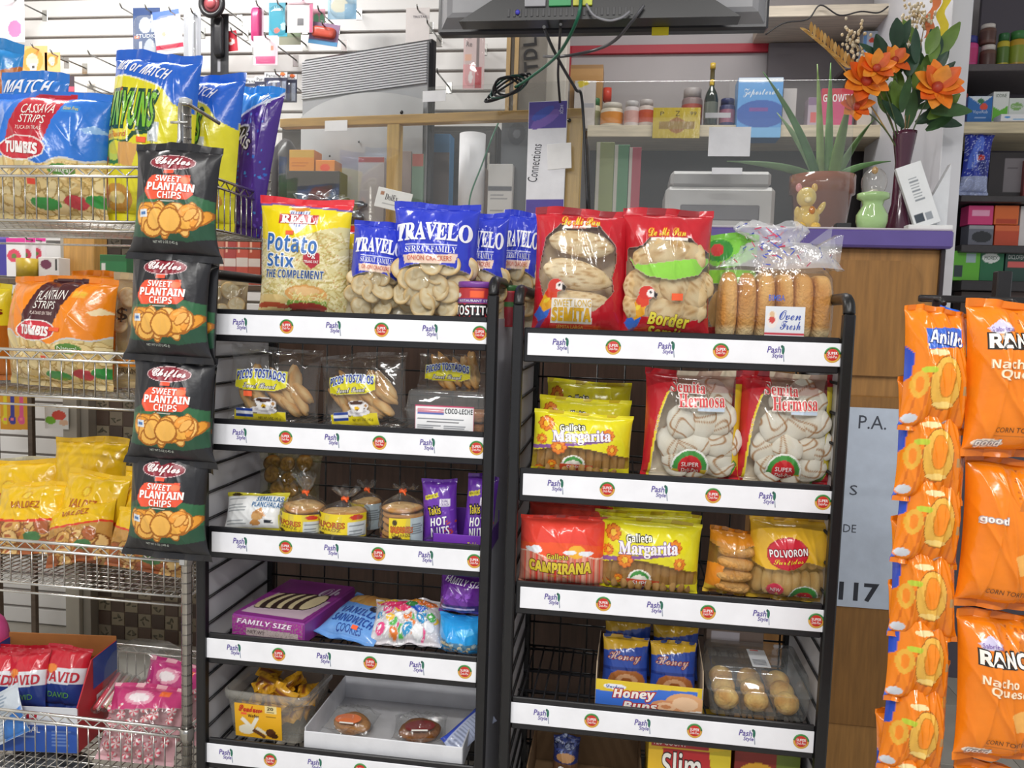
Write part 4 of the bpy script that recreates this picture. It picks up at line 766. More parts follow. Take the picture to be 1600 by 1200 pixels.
def hermosa(label, x0, y0_, x1, y1_, seed, rot):
    w, h, loc = fit(x0, y0_, x1, y1_, 1.70, y1); a = Art(0, 0, 156, 178, 'c22832'); X, Y = a.X, a.Y
    edge = lambda Y: 50-40*np.sqrt(np.clip(1-((Y-170)/150.)**2, 0, 1)); k = (X > edge(Y)) & (Y > 20) & (Y < 174); a.m(k, 'e8d23a'); a.m((X > edge(Y)+3.5) & (X < 142) & (Y > 18) & (Y < 176), 'f0e6d808'); a.p([(134, 178), (152, 150), (156, 178)], 'c22832').p([(118, 178), (146, 140), (152, 148), (134, 178)], '4a9a4a')
    a.m((Y < 34) & (X > 30+0*X) & (X < 142) & (X > edge(Y)), 'c22832aa' if 0 else 'c9707040'); a.t(serif('Semita'), 38, 18, 92, 36, 'd8464a', ol='f6ece4', ow=1.1, rot=2).t(serif('Hermosa'), 50, 37, 124, 58, 'd8464a', ol='f6ece4', ow=1.1, rot=-2).r(80, 57, 124, 64, 'c3d3e6')
    a.e(74, 154, 30, 30, 'eef0ea').e(74, 154, 27, 27, '4a9a4a').p([(46, 158), (102, 158), (96, 178), (52, 178)], 'e0c23a').e(74, 154, 19, 19, 'd2343a').t('SUPER', 60, 146, 88, 153, 'ffffff').t('Deli-Pan', 61, 156, 88, 162, 'ffffff').t('FAMILY SIZE', 5, 84, 31, 88, 'f2d8d4', rot=-80)
    S = pillow(w, h, .078, seed, pinch=.05, pw=.4, wr=1.1); bc = np.broadcast_to(col('f0e2c8'), a.c.shape).copy(); bc[a.c[..., 3] > .5] = col('9c2830'); o = bag('bread_bag', label, 'bread bag', a, S, loc=loc, rot=rot, group='red bags of sugar topped rolls', backcol=bc)
    g = np.random.RandomState(seed)
    for i, (u, v) in enumerate(((.34, .17), (.57, .17), (.77, .18), (.28, .34), (.51, .33), (.74, .36), (.36, .53), (.60, .54), (.77, .57), (.50, .72), (.73, .75), (.64, .80), (.86, .36))): put('sugar_roll', SUG[i % 4], o, S(np.array([[u]]), np.array([[v]]), 1, -(.021, .027)[i % 2])[0, 0], (0, g.uniform(-1.5, 1.5), 0), (lambda k: (k, k*.42, k))(.036*g.uniform(.94, 1.06)))
    return o
hermosa('red bag of white sugar topped rolls at the centre of its shelf', 1003, 578, 1160, 757, 151, (-.05, .01, .04)); hermosa('red bag of white sugar topped rolls against the rack post by the paper sign', 1152, 582, 1302, 764, 152, (-.05, .0, -.03))
# ------------------------------------------------------------------ right bakery rack, third shelf
y2 = RZ[2]-.0085
def campirana(label, x0, y0_, x1, y1_, Y, z, seed, rot):
    w, h, loc = fit(x0, y0_, x1, y1_, Y, z); a = Art(0, 0, 130, 130, 'e8453c')
    for i in range(14): a.r(i*9.4, 60, i*9.4+7.6, 130, ('d98a72', 'e09a80', 'cf7a64')[i % 3]); a.r(i*9.4+2, 60, i*9.4+4, 130, 'ecb09a')
    a.above(lambda X: 68-5*np.sin(X/11), 'f4d8c8').above(lambda X: 66-5*np.sin(X/11), 'ee5a30').above(lambda X: 50-8*np.sin(X/40), 'ea4a3c').e(86, 58, 13, 12, 'f4b43a').e(22, 58, 13, 5, 'eef0f6').e(76, 59, 10, 4, 'eef0f6').e(100, 61, 11, 4.5, 'eef0f6').e(26, 54, 7, 5, 'eef0f6')
    a.t(heavy('Galleta'), 42, 62, 74, 72, 'd8c83a', ol='7a3a1a', ow=.6).t(heavy('CAMPIRANA'), 16, 76, 108, 96, 'e0c83a', ol='6a3a1a', ow=1.2, b=.5, arc=-3).t('NET WT', 44, 103, 80, 107, 'c8a83a')
    S = pillow(w, h, .07, seed, pinch=.02, pw=.25, wr=.9); return bag('biscuit_bag', label, 'biscuit bag', a, S, loc=loc, rot=rot, backcol='c8463c', group='red bags of pink wafer sticks')
campirana('red pack of pink stick biscuits with a yellow sun, in front of its twin', 812, 806, 948, 920, 1.68, y2, 161, (-.03, 0, .04)); campirana('dark red pack of stick biscuits, only its folded top showing behind its twin', 822, 786, 952, 920, 1.77, y2, 162, (-.03, .03, 0))
margarita('yellow daisy biscuit bag between the red stick biscuits and amber bag', 934, 812, 1092, 934, 1.68, y2, 171, (-.05, .03, .0))
margarita('yellow daisy biscuit bag, middle one of three beside the red stick biscuits', 925, 800, 1092, 934, 1.755, y2, 172, (-.03, .02, .03), False)
margarita('shaded yellow daisy biscuit bag, hindmost of three beside the red stick biscuits', 922, 784, 1078, 934, 1.85, y2, 173, (-.02, .01, .0), False)
w, h, loc = fit(1098, 826, 1182, 940, 1.70, y2); a = Art(0, 0, 84, 112, 'c98a3a'); a.r(0, 0, 84, 22, 'd98a24').below(lambda X: 26+5*np.sin(X/16), 'd0a05a28').p([(0, 60), (22, 52), (16, 112), (0, 112)], 'e28a2a').r(0, 96, 84, 112, 'd8b03a').r(40, 98, 58, 108, 'b03a34')
S = pillow(w, h, .07, 181, pw=.35, wr=1.2); o = bag('roll_bag', 'amber bag of stacked soft rolls beside the red badged shortbread bag', 'bread bag', a, S, loc=loc, rot=(-.05, .08, .1), backcol='b9803a')
for i in range(4): put('soft_roll', mesh_of(lumpy((0, 0, 0), (.038, .022, .013), 'dcae6c', 'c48a44', .03, 2, i, 22, .8, p=.8), 'soft_roll', FD), o, S(np.array([[.5]]), np.array([[.16+.18*i]]), 1, -.022)[0, 0], (0, .05*(-1)**i, 0))
w, h, loc = fit(1168, 808, 1302, 952, 1.69, y2); a = Art(0, 0, 130, 140, 'e0b030'); a.below(lambda X: 74+8*np.sin(X/18), 'e0b87030').e(54, 54, 32, 26, 'b02030', -12).e(54, 54, 30, 24, 'c8283a', -12).t(heavy('POLVORON'), 26, 46, 84, 58, 'f4eef0', rot=-8, ol='7a1020', ow=.6).t(script('Surtidos'), 32, 62, 78, 70, 'e8d83a', rot=-8).e(38, 116, 13, 12, 'd8405a').t('NEW', 31, 112, 46, 119, 'f4eef0')
a.e(84, 128, 24, 22, 'eef0ea').e(84, 128, 22, 20, '4a9a4a').e(84, 132, 16, 14, 'd2343a').t('SUPER', 74, 127, 95, 133, 'ffffff').r(0, 132, 130, 140, 'd8b03a')
S = pillow(w, h, .075, 182, pw=.38, wr=1.2, pinch=.05); o = bag('biscuit_bag', 'yellow topped bag of pale shortbread fingers with round red badge', 'biscuit bag', a, S, loc=loc, rot=(-.04, 0, -.02), backcol='c8a050')
PB = [mesh_of(lumpy((0, 0, 0), (.5, .4, 1), 'ecca8c', 'd9ab66', .03, 2, s, 22, .8, p=.8), 'shortbread_finger', FD) for s in (1, 2)]
for i in range(8): put('shortbread_finger', PB[i % 2], o, S(np.array([[.1+.114*i]]), np.array([[.24]]), 1, -.022)[0, 0], (0, .05*math.sin(i*2), i), .026)
for i in range(7): put('shortbread_finger', PB[i % 2], o, S(np.array([[.14+.12*i]]), np.array([[.56]]), 1, -.028)[0, 0], (0, .05*math.sin(i*3), i), .026)
# ------------------------------------------------------------------ right bakery rack, fourth shelf
y3 = RZ[3]-.0085
xl, xr = at(929, 1105, 1.65), at(1097, 1118, 1.65); w = xr.x-xl.x; d = .17
zb, zt = y3, at(935, 985, 1.65+d).z; hf = at(1010, 1068, 1.65).z-zb
t = thing('bun_carton', 'open yellow and blue carton of iced buns on the fourth shelf', 'carton', (xl.x, 1.652, zb), (0, 0, -.02)); k = .0018
a = Art(0, 0, 168, 58, '3f73d4'); a.p([(0, 0), (168, 0), (168, 6), (100, 10), (40, 24), (0, 22)], 'e2c433').p([(160, 0), (168, 0), (168, 58), (160, 58)], 'd8b92c').e(142, 36, 32, 24, 'e0a878').e(112, 44, 24, 14, 'd8966a').e(112, 44, 16, 9, 'efc29a').e(112, 44, 8, 4, 'd08a5c').e(142, 34, 20, 14, 'efc8a2').p([(96, 58), (168, 46), (168, 58)], 'f0ece6').e(30, 12, 18, 6, 'eceff8').t(script('Duchess'), 16, 8, 44, 15, '2a4aa0').t(slant('Honey'), 28, 15, 94, 38, 'f8f0e8', ol='c03020', ow=2.0, b=.4, rot=-3).t(slant('Buns'), 44, 40, 98, 57, 'f8f0e8', ol='c03020', ow=2.0, b=.4, rot=-3)
m = MB(); m.box(0, 0, 0, w, k, hf, 'e2c433', .0004); skin(m, a, lambda u, v, s=1, off=0.: np.stack([.001+u*(w-.002), -.0004-off+0*u, .001+v*(hf-.002)], -1), smooth=False, off=.0003); m.build('printed_front', CT, t)
for nm, x in (('side_flap', 0), ('side_flap', w-k)): m = MB(); slab_ = [(0, 0), (d, 0), (d, zt-zb), (.02, (zt-zb)*.92), (0, hf)]; n5 = 5; V = [(x, yy, zz) for yy, zz in slab_]+[(x+k, yy, zz) for yy, zz in slab_]; m.add(V, [list(range(5)), [9, 8, 7, 6, 5]]+[[i, 5+i, 5+(i+1) % 5, (i+1) % 5] for i in range(5)], 'b9a58a', False); m.build(nm, PA, t)
m = MB(); m.box(0, d-k, 0, w, d, zt-zb, '6a4a34'); m.box(0, 0, 0, w, d, k, '8a6a4a'); m.build('carton_back', PA, t)
def honey(label, px, py0, py1, Y, seed, rx, zz):
    w, h, loc = fit(px-37, py0, px+37, py1, Y); a = Art(0, 0, 74, 80, '2c4aa0'); a.p([(0, 0), (74, 0), (74, 12), (0, 22)], 'c9a02c').t(script('Honey'), 8, 22, 62, 38, 'd8b0a0', ol='8a2a24', ow=1).e(40, 62, 30, 16, 'a8683a').e(40, 62, 18, 9, 'd0a078').e(40, 62, 9, 4, '9a5a30').r(0, 44, 74, 48, '1f3580')
    bag('wrapped_bun', label, 'bun pack', a, pillow(w, h, .03, seed, wr=1.4), loc=(loc.x, Y, zz), rot=(rx, 0, 0), group='blue wrapped iced buns in the carton', backcol='22387c')
honey('blue wrapped iced bun at the front of the carton, beside its torn side flap', 977, 1000, 1082, 1.70, 191, -.25, zb+.016); honey('blue wrapped iced bun at the front of the carton, nearer the egg shaped cakes', 1052, 1008, 1090, 1.70, 192, -.25, zb+.014)
honey('blue wrapped iced bun standing at the back of the carton near the empty wire corner', 980, 975, 1065, 1.775, 193, -.1, zb+.02); honey('blue wrapped iced bun standing at the back of the carton, near the clear box', 1055, 982, 1068, 1.775, 194, -.1, zb+.02)
t, w, h, d = clambox('cake_box', 'clear clamshell box of small round cakes with white label', 1106, 1052, 1268, 1144, 1.66, .17, y3)
EG = [mesh_of(lumpy((0, 0, .0), (.026, .026, .023), 'e6c273', 'c99444', .02, 2, s, 22, .9), 'round_cake', FD) for s in (1, 2)]
for i in range(3):
    for j in range(3): put('round_cake', EG[(i+j) % 2], t, ((i-1)*.062, .035+j*.052, .026), (0, 0, i+j))
m = MB(); m.box(-.012, .03, h+.0005, .026, .12, h+.0012, 'dfe2e6', .0003)
for k in range(5): m.box(-.008, .04+k*.006, h+.0013, .02, .042+k*.006, h+.0016, '50565e', .0001)
m.box(-.006, .112, h+.0013, .012, .117, h+.0016, 'd8503a', .0001); m.build('paper_label', PA, t)
w, h, loc = fit(1102, 985, 1192, 1050, 1.88, y3+.0); a = Art(0, 0, 80, 100, '7a6c66'); a.r(6, 4, 46, 30, 'b9b6c0').r(10, 40, 70, 92, '5c4a44'); carton('snack_box', 'dim box with pale label standing behind the clamshell of cakes', 'box', a, w, h, .05, '6a5a52', loc)
# ------------------------------------------------------------------ right bakery rack, bottom
y4 = RZ[4]-.0085
def obox(name, label, x0, x1, yt, Y, d, A, side, zb):
    l, r = at(x0, yt+40, Y), at(x1, yt+40, Y); h = at((x0+x1)/2, yt, Y).z-zb
    return carton(name, label, 'carton', A, r.x-l.x, h, d, side, ((l.x+r.x)/2, Y, zb))
a = Art(0, 0, 130, 110, 'e6c22c'); a.r(4, 2, 96, 14, 'b02a34').t('120 COUNT', 8, 4, 60, 12, 'f4eee4').r(10, 16, 100, 110, 'b8262c').p([(0, 16), (22, 16), (44, 110), (0, 110)], 'e2b62c').t(heavy('Slim'), 22, 20, 84, 52, 'f2efe8', ol='3a2020', ow=1.2).t(heavy('Jim'), 40, 58, 96, 88, 'f2efe8', ol='3a2020', ow=1.2).p([(96, 16), (130, 10), (130, 110), (112, 110)], 'd8c02c')
obox('jerky_carton', 'yellow and red carton of meat sticks at the bottom of the rack', 1012, 1142, 1152, 1.665, .14, a, 'c8a42a', y4)
a = Art(0, 0, 110, 80, '8a2a24'); a.e(40, 30, 34, 14, 'd8a02a').t(script('Galleta'), 16, 24, 66, 38, 'f0d84a').r(70, 0, 110, 80, '6a7a2a').chips(24, 80, 50, 26, 26, 7, ('d8b04a', 'c83a2a'), '5a2a1a')
obox('snack_carton', 'dark red snack carton beside the meat sticks at the bottom of the rack', 1146, 1250, 1168, 1.69, .12, a, '5a2420', y4)
t = thing('kraft_carton', 'plain brown open carton at the bottom corner of the rack', 'carton', (at(822, 1200, 1.65).x, 1.655, y4)); w = at(1004, 1200, 1.65).x-at(822, 1200, 1.65).x
for nm, b in (('carton_wall', (0, 0, 0, w, .003, .05)), ('carton_wall', (0, .2, 0, w, .203, .14)), ('carton_wall', (0, .003, 0, .003, .2, .10)), ('carton_wall', (w-.003, .003, 0, w, .2, .10)), ('carton_base', (0, .003, 0, w, .2, .003))): m = MB(); m.box(*b, '7a6044'); m.build(nm, PA, t)
a = Art(0, 0, 44, 90, '2a3468'); a.chips(30, 22, 14, 22, 16, 4, ('9aa4c0', '5a6aa0', '3a4888'), '1a2040').e(22, 34, 16, 8, 'b98a5a').r(0, 44, 44, 90, '6a4a34').t(heavy('9'), 10, 48, 22, 64, 'f2efe8')
w, h, loc = fit(862, 1152, 904, 1215, 1.74, y4+.01); bag('snack_pack', 'single navy topped snack pack standing in the brown carton', 'snack pack', a, pillow(w, h, .03, 199, wr=1.3), loc=loc, rot=(-.1, .02, 0))
# ------------------------------------------------------------------ chrome shelving: snack bags
q1, q2, q3, q4 = [zf+.012 for _, zf in CZ]
def chipbag(name, label, x0, y0_, x1, y1_, Y, z, seed, art, rot, th=.09, group=None, m=PR, bk=None, sticker=None, **k):
    w, h, loc = fit(x0, y0_, x1, y1_, Y, z); S = pillow(w, h, th, seed, **dict(dict(pinch=.06, pw=.45, wr=1.25), **k))
    return bag(name, label, 'snack bag', art, S, m=m, loc=loc, rot=rot, group=group, backcol=bk, sticker=sticker)
CHP = ('e9cf92', 'e0c080', 'f0dca8')
def strips(c1, c2, l1, l2, l3):
    a = Art(-45, 142, 145, 345, c1); a.back = c1; a.below(lambda X: 262-18*np.abs((X-70)/95.)+4*np.sin(X/9), 'cfcfcf').below(lambda X: 265-18*np.abs((X-70)/95.)+4*np.sin(X/9), 'd9c48a')
    k = a.Y > 266-18*np.abs((a.X-70)/95.)
    c0 = a.c.copy(); a.chips(90, 70, 305, 95, 50, 17, CHP, 'b89858', .55); a.c[~k] = c0[~k]
    a.p([(32, 148), (92, 146), (74, 246), (16, 250)], c2).t(l1, 36, 170, 82, 187, 'f4eee8', rot=-4).t('STRIPS', 38, 190, 74, 204, 'f4eee8').t(l2, 36, 209, 72, 215, 'f0dcd4').p([(118, 206), (134, 196), (148, 206), (126, 212)], '8fb8ea' if c1 == '2f78d8' else 'f4ddb0')
    a.e(45, 243, 36, 19, 'f0ece8', -3).e(45, 243, 34, 17, 'c8283a', -3).e(45, 243, 31, 14.5, 'd2303e', -3).t(heavy(l3), 21, 235, 70, 251, 'f6f0ee', rot=3, b=.5).p([(90, 168), (114, 170), (112, 180), (90, 180)], '3f8fe0' if c1 == '2f78d8' else 'f0b040').t('Gluten Free', 92, 171, 112, 177, 'f0e04a').e(100, 272, 18, 9, '5a8a3a').t('Natural', 88, 268, 112, 276, 'f0f4e4').e(112, 318, 16, 10, 'c8404a').e(68, 322, 22, 9, '3f9a4a').e(140, 314, 16, 10, '3f9a4a').r(50, 288, 62, 296, 'f0503a')
    return a
chipbag('chip_bag', 'large blue and red bag of cassava strips on the top wire shelf', -25, 142, 165, 345, 1.86, q1, 201, strips('2f78d8', 'c02838', 'CASSAVA', 'YUCA EN TIRAS', 'TUMBIS'), (-.06, .02, .05), .12)
def rings():
    a = Art(160, 78, 300, 335, 'e2d92a'); a.above(lambda X: 120+.0009*np.clip(X-160, 0, None)**2*2.2, 'f0f0e0').above(lambda X: 118+.0009*np.clip(X-160, 0, None)**2*2.2, '2566d0').p([(262, 90), (300, 96), (300, 170), (276, 160), (256, 134)], '2566d0')
    a.t(slant('MIX or MATCH'), 172, 100, 266, 118, 'f2f4fa', rot=11, sh=.1).t(heavy('FUNYUNS'), 158, 146, 256, 198, '7fbf3a', ol='174a34', ow=1.7, b=.1, rot=2).t('Onion Flavored', 162, 206, 214, 215, 'd8502a', rot=0)
    a.p([(160, 202), (213, 205), (213, 218), (160, 216)], 'f0e24a').p([(160, 218), (214, 219), (222, 206), (262, 200), (262, 206), (226, 212), (216, 224), (160, 222)], '174a34').e(190, 236, 28, 18, '3a7a34').e(192, 234, 24, 14, 'c9d94a').e(194, 230, 17, 10, 'e2d92a').p([(200, 222), (236, 224), (224, 258), (200, 254)], 'd8a25a').e(262, 288, 26, 16, 'c8903c').e(262, 288, 14, 7, 'e2d92a').e(190, 300, 30, 20, 'c8903c').e(190, 300, 16, 9, 'e8d08a').r(187, 140, 197, 146, 'f4703a')
    a.r(248, 190, 262, 220, 'c9d0d4').t('10/1/09', 249, 214, 262, 218, '4a5a5a', rot=80)
    return a
R_ = rings()
chipbag('chip_bag', 'yellow onion ring bag with blue top, beside the blue cassava strips', 160, 78, 300, 335, 1.90, q1, 202, R_, (-.05, .05, -.04), .10, 'yellow onion ring bags', sticker=(232, 214, 246, 222))
chipbag('chip_bag', 'yellow onion ring bag with blue top, behind the chrome post', 238, 112, 370, 338, 2.02, q1, 203, rings(), (-.04, .06, -.1), .09, 'yellow onion ring bags')
a = Art(350, 130, 445, 335, '4a2a8c'); a.above(lambda X: 190-.55*(X-350), 'dfe0ee').above(lambda X: 186-.55*(X-350), '2f8fe6')
for i in range(70): a.e(a.rng.uniform(350, 445), a.rng.uniform(170, 335), a.rng.uniform(1, 3), a.rng.uniform(1, 2.4), ('3f8fe0', '6a4ab8', '2f6ad0')[i % 3])
a.e(378, 200, 24, 10, 'e6e2ee', -25).e(378, 200, 21, 7.5, '2a2030', -25).t(heavy('Takis'), 358, 192, 408, 212, 'ece6f4', ol='2a2030', ow=1.2, rot=25).r(362, 226, 378, 233, 'f0503a', 20).t(slant('Mix'), 404, 142, 426, 154, 'e8f0fa', rot=30)
chipbag('chip_bag', 'purple speckled chip bag with blue corner leaning out past the rear post', 338, 132, 410, 335, 2.12, q1, 204, a, (-.03, .17, -.12), .06)
a = Art(0, 0, 90, 220, '3f9a3a'); a.above(lambda X: 44+8*np.sin(X/20), 'e8ece8').above(lambda X: 41+8*np.sin(X/20), '2f7fd8').t(slant('MATCH'), 8, 12, 72, 34, 'f2f4fa').r(0, 130, 90, 220, 'c83a2a')
chipbag('chip_bag', 'green bag with blue top edge peeking above the blue cassava strips', -8, 110, 92, 330, 2.00, q1, 205, a, (-.03, .05, .1), .06)
a = Art(0, 0, 80, 220, 'd8452e'); a.r(0, 0, 80, 80, '3a9a44').r(0, 90, 80, 130, 'b8342e')
chipbag('chip_bag', 'green and red bag squeezed between the cassava strips and onion rings', 108, 180, 182, 335, 2.08, q1, 206, a, (0, .02, .05), .05)
a = Art(0, 0, 80, 220, 'c8702a'); a.above(lambda X: 60-.4*X, '2f8fd8').t(heavy('Rings'), 20, 90, 70, 110, 'f0e0c0')
chipbag('chip_bag', 'orange bag with blue top cut by the picture edge on the top wire shelf', -60, 60, 20, 335, 2.10, q1, 207, a, (0, .05, .2), .06)
# second wire shelf
s2 = strips('f08a1c', '4a2228', 'PLANTAIN', 'PLATANO EN TIRAS', 'TUMBIS')
chipbag('chip_bag', 'orange and brown bag of ripe plantain strips on the second wire shelf', 6, 432, 184, 612, 1.86, q2, 211, s2, (-.06, .02, -.1), .12, sticker=(72, 236, 88, 243))
a = Art(0, 0, 90, 170, 'e87a1a'); a.r(0, 0, 90, 26, 'f0901e').p([(40, 20), (90, 14), (90, 40), (60, 44)], '4a2a20').chips(30, 45, 130, 40, 36, 12, CHP, 'b89858', .6)
chipbag('chip_bag', 'orange snack bag behind the ripe plantain strips', 108, 424, 196, 605, 1.99, q2, 212, a, (-.02, .04, .1), .07)
a = Art(0, 0, 60, 160, 'e6cf2a'); a.below(lambda X: 70+0*X, 'b5651e').t(heavy('Chips'), 6, 40, 54, 56, '7a2a1a')
chipbag('chip_bag', 'yellow and rust bag at the picture edge on the second wire shelf', -45, 442, 20, 608, 1.95, q2, 213, a, (0, -.03, .2), .06)
def crk(label, x0, y0_, x1, y1_, Y, seed, price_, zz=None):
    w, h, loc = fit(x0, y0_, x1, y1_, Y, q2); a = Art(0, 0, 60, 160, 'd9d2c010'); a.r(0, 96, 60, 160, 'c8b99020').r(0, 120, 60, 130, 'e08a2a').t(price_, 6, 48, 54, 68, '2a2420', b=.2).t('GRANDS', 6, 132, 40, 140, '4a3a2a')
    S = pillow(w, h, .07, seed, wr=1.2, back=1.); bc = np.broadcast_to(col('c9b288'), a.c.shape).copy(); o = bag('cracker_bag', label, 'cracker bag', a, S, loc=loc, rot=(-.04, 0, .1), backcol=bc); fill(o, S, spots(12, .12, .88, .08, .9, seed, .2), CRK, 'cracker', .026, .012, .4); return o
crk('clear cracker bag with handwritten price 12, beside the ripe plantain strips', 178, 428, 262, 605, 1.92, 5, '$12')
crk('clear cracker bag with handwritten price 7.00, seen over the black rack hoop', 318, 436, 384, 612, 2.08, 6, '$7.00')
# third wire shelf: yellow pastry bags
def valdez(label, x0, y0_, x1, y1_, Y, seed, rot, dz=0., split=.52):
    w, h, loc = fit(x0, y0_, x1, y1_, Y, None); loc.z = max(loc.z, q3+dz); a = Art(0, 0, 104, 116, 'efc21e'); sp = 116*split
    a.below(lambda X: sp-5*((X-52)/30.)**2*0+6*np.cos((X-52)/34.), 'd8402a').below(lambda X: sp+4+6*np.cos((X-52)/34.), 'c0904a'); k = a.Y > sp+4+6*np.cos((a.X-52)/34.); c0 = a.c.copy()
    a.chips(36, 52, 94, 56, 26, 15, ('d8a85c', 'c48a42', 'e2bc7a', 'b0643a'), '8a5428', .8).e(70, 92, 12, 8, '4a7a4a'); a.c[~k] = c0[~k]
    a.e(52, sp-34, 8, 7, 'd8a014').e(52, sp-34, 6, 5, 'f2cf3a').t(heavy('VALDEZ'), 32, sp-24, 74, sp-13, 'b8641a')
    S = pillow(w, h, .07, seed, pinch=.04, pw=.5, wr=1.7, lump=.002); return bag('pastry_bag', label, 'pastry bag', a, S, loc=loc, rot=rot, group='yellow bags of small pastries')
valdez('yellow pastry bag with its name upright, standing at the centre of its shelf', 78, 745, 182, 884, 1.90, 221, (-.25, .03, -.05))
valdez('yellow pastry bag lying forward at the picture edge, in front of the clear bag', -18, 772, 92, 884, 1.87, 222, (-.45, -.05, .1), .02)
valdez('yellow pastry bag with tall blank top sticking up behind the centre one', 76, 712, 186, 880, 2.03, 223, (-.12, .02, .05), 0, .85)
valdez('yellow pastry bag mostly hidden behind the plantain chip bags, next to the name bag', 172, 748, 240, 884, 1.96, 224, (-.2, .04, -.1), 0, .8)
valdez('folded yellow pastry bag lying at the very front behind the ledge wires', 72, 800, 172, 896, 1.83, 225, (-.55, -.22, .1), .024, .4)
valdez('yellow pastry bag at the front corner below the lowest plantain chips', 158, 812, 288, 902, 1.83, 226, (-.35, .05, -.1), .014, .3)
valdez('yellow pastry bag far back at the picture edge, partly under clear film', -40, 748, 84, 880, 1.99, 227, (-.2, -.03, .1), 0, .6)
w, h, loc = fit(-20, 716, 66, 870, 2.08, q3); a = Art(0, 0, 80, 100, 'e8eaec1c'); a.r(0, 60, 80, 100, 'e6c83a60')
bag('pastry_bag', 'crinkled clear bag standing behind the yellow pastry bags', 'pastry bag', a, pillow(w, h, .06, 228, wr=2.2), m=FL, loc=loc, rot=(-.1, 0, .1), backcol='d9d4b8')
# fourth wire shelf: seed carton, candy
l, r = at(-60, 1150, 1.79), at(108, 1165, 1.79); w = r.x-l.x; t = thing('seed_carton', 'open red and blue carton packed with sunflower seed bags', 'carton', (l.x, 1.79, q4), (0, 0, .12)); d = .2; hf = at(50, 1112, 1.79).z-q4; hb = at(60, 1036, 1.85).z-q4
a = Art(-60, 1112, 108, 1190, 'dfe3ea'); a.below(lambda X: 1142+0*X, '2f5cb8').t(heavy('DAVID'), -30, 1118, 50, 1134, 'c22a3a', ol='f4f4f4', ow=1).t('ORIGINAL', 0, 1145, 54, 1156, 'f0f2f6').lines(0, 1160, 60, 1168, 1, '8fa8d8', 3).lines(70, 1150, 100, 1180, 5, '6f8fd0', 2)
m = MB(); m.box(0, 0, 0, w, .003, hf, 'dfe3ea', .0005); skin(m, a, lambda u, v, s=1, off=0.: np.stack([.001+u*(w-.002), -.0005-off+0*u, .001+v*(hf-.002)], -1), smooth=False, off=.0003); m.build('printed_front', CT, t)
for nm, x in (('side_flap', 0), ('side_flap', w-.003)):
    P5 = [(0, 0), (d, 0), (d, hb), (.07, hb), (0, hf*1.02)]; V = [(x, yy, zz) for yy, zz in P5]+[(x+.003, yy, zz) for yy, zz in P5]; m = MB(); fs = [list(range(5)), [9, 8, 7, 6, 5]]+[[i, 5+i, 5+(i+1) % 5, (i+1) % 5] for i in range(5)]; m.add(V, fs, 'c42c38', False)
    V = [(x+.0035, yy, zz) for yy, zz in ((.075, hb*.62), (d, hb*.62), (d, hb), (.075, hb))]; m.add(V, [[0, 1, 2, 3]], '2f4fa8', False); m.add([(x+.004, .09, hb*.30), (x+.004, d-.01, hb*.30), (x+.004, d-.01, hb*.52), (x+.004, .09, hb*.52)], [[0, 1, 2, 3]], 'e4e6ec', False)
    M = Matrix.Translation((x+.0045, .095, 0))@Matrix.Rotation(PI/2, 4, 'Z'); m.flat(heavy('DAVID'), 0, hb*.34, d-.12, hb*.48, 0, 'b8283a', 0, M); m.build(nm, CT, t)
m = MB(); m.box(0, d-.003, 0, w, d, hb*1.06, 'a86a34'); m.box(0, 0, 0, w, d, .003, 'a86a34'); m.build('carton_back', PA, t)
def seeds(label, x0, y0_, x1, y1_, Y, seed, rot, dz=.006):
    w, h, loc = fit(x0, y0_, x1, y1_, Y, None); a = Art(0, 0, 70, 110, 'd22c3c'); a.r(0, 0, 70, 10, 'c02434').p([(0, 40), (70, 36), (70, 66), (0, 70)], 'e6e8ee').t(heavy('DAVID'), 6, 44, 64, 62, 'c22a3a').below(lambda X: 68-.05*X, '2a3f86').e(18, 40, 9, 8, 'f08a3a').t('DAVID', 20, 80, 54, 90, '6ab04a')
    return bag('seed_bag', label, 'seed bag', a, pillow(w, h, .04, seed, wr=1.5), loc=(loc.x, loc.y, max(loc.z, q4+dz)), rot=rot, group='red bags of sunflower seeds')
seeds('red sunflower seed bag in the carton with an orange price star, lying forward', 8, 1024, 68, 1110, 1.865, 231, (-.35, -.1, .1)); seeds('red sunflower seed bag in the carton nearest its blue side flap', 58, 1016, 124, 1105, 1.90, 232, (-.3, .06, .1)); seeds('red sunflower seed bag in the carton at the picture edge', -50, 1022, 16, 1108, 1.865, 233, (-.35, .05, .1)); seeds('red sunflower seed bag at the back of the carton, only its red top showing', -10, 1012, 70, 1100, 1.93, 234, (-.15, .02, .1))
a = Art(0, 0, 70, 90, 'c9d2dc'); a.lines(6, 8, 60, 80, 12, '8fa0b4', 2).p([(40, 60), (70, 40), (70, 90), (30, 90)], '3f7fd0')
w, h, loc = fit(-25, 1046, 52, 1120, 1.772); bag('snack_pack', 'silver and blue packet leaning against the seed carton', 'snack pack', a, pillow(w, h, .022, 235, wr=1.5), loc=(loc.x, 1.768, q4+.05), rot=(-.25, -.5, 0))
PEP = []
for s in range(2):
    m = MB(); m.lathe([(.001, -.3), (.8, -.3), (1, 0), (.8, .3), (.001, .3)], 'f2e6e6', 20); V = m.V[0]; an = np.arctan2(V[:, 1], V[:, 0]); m.C[0][np.sin(an*5+.2)*1 > .1] = col('e0506a' if s else 'd84a5a'); PEP.append(mesh_of(m, 'mint', PL))
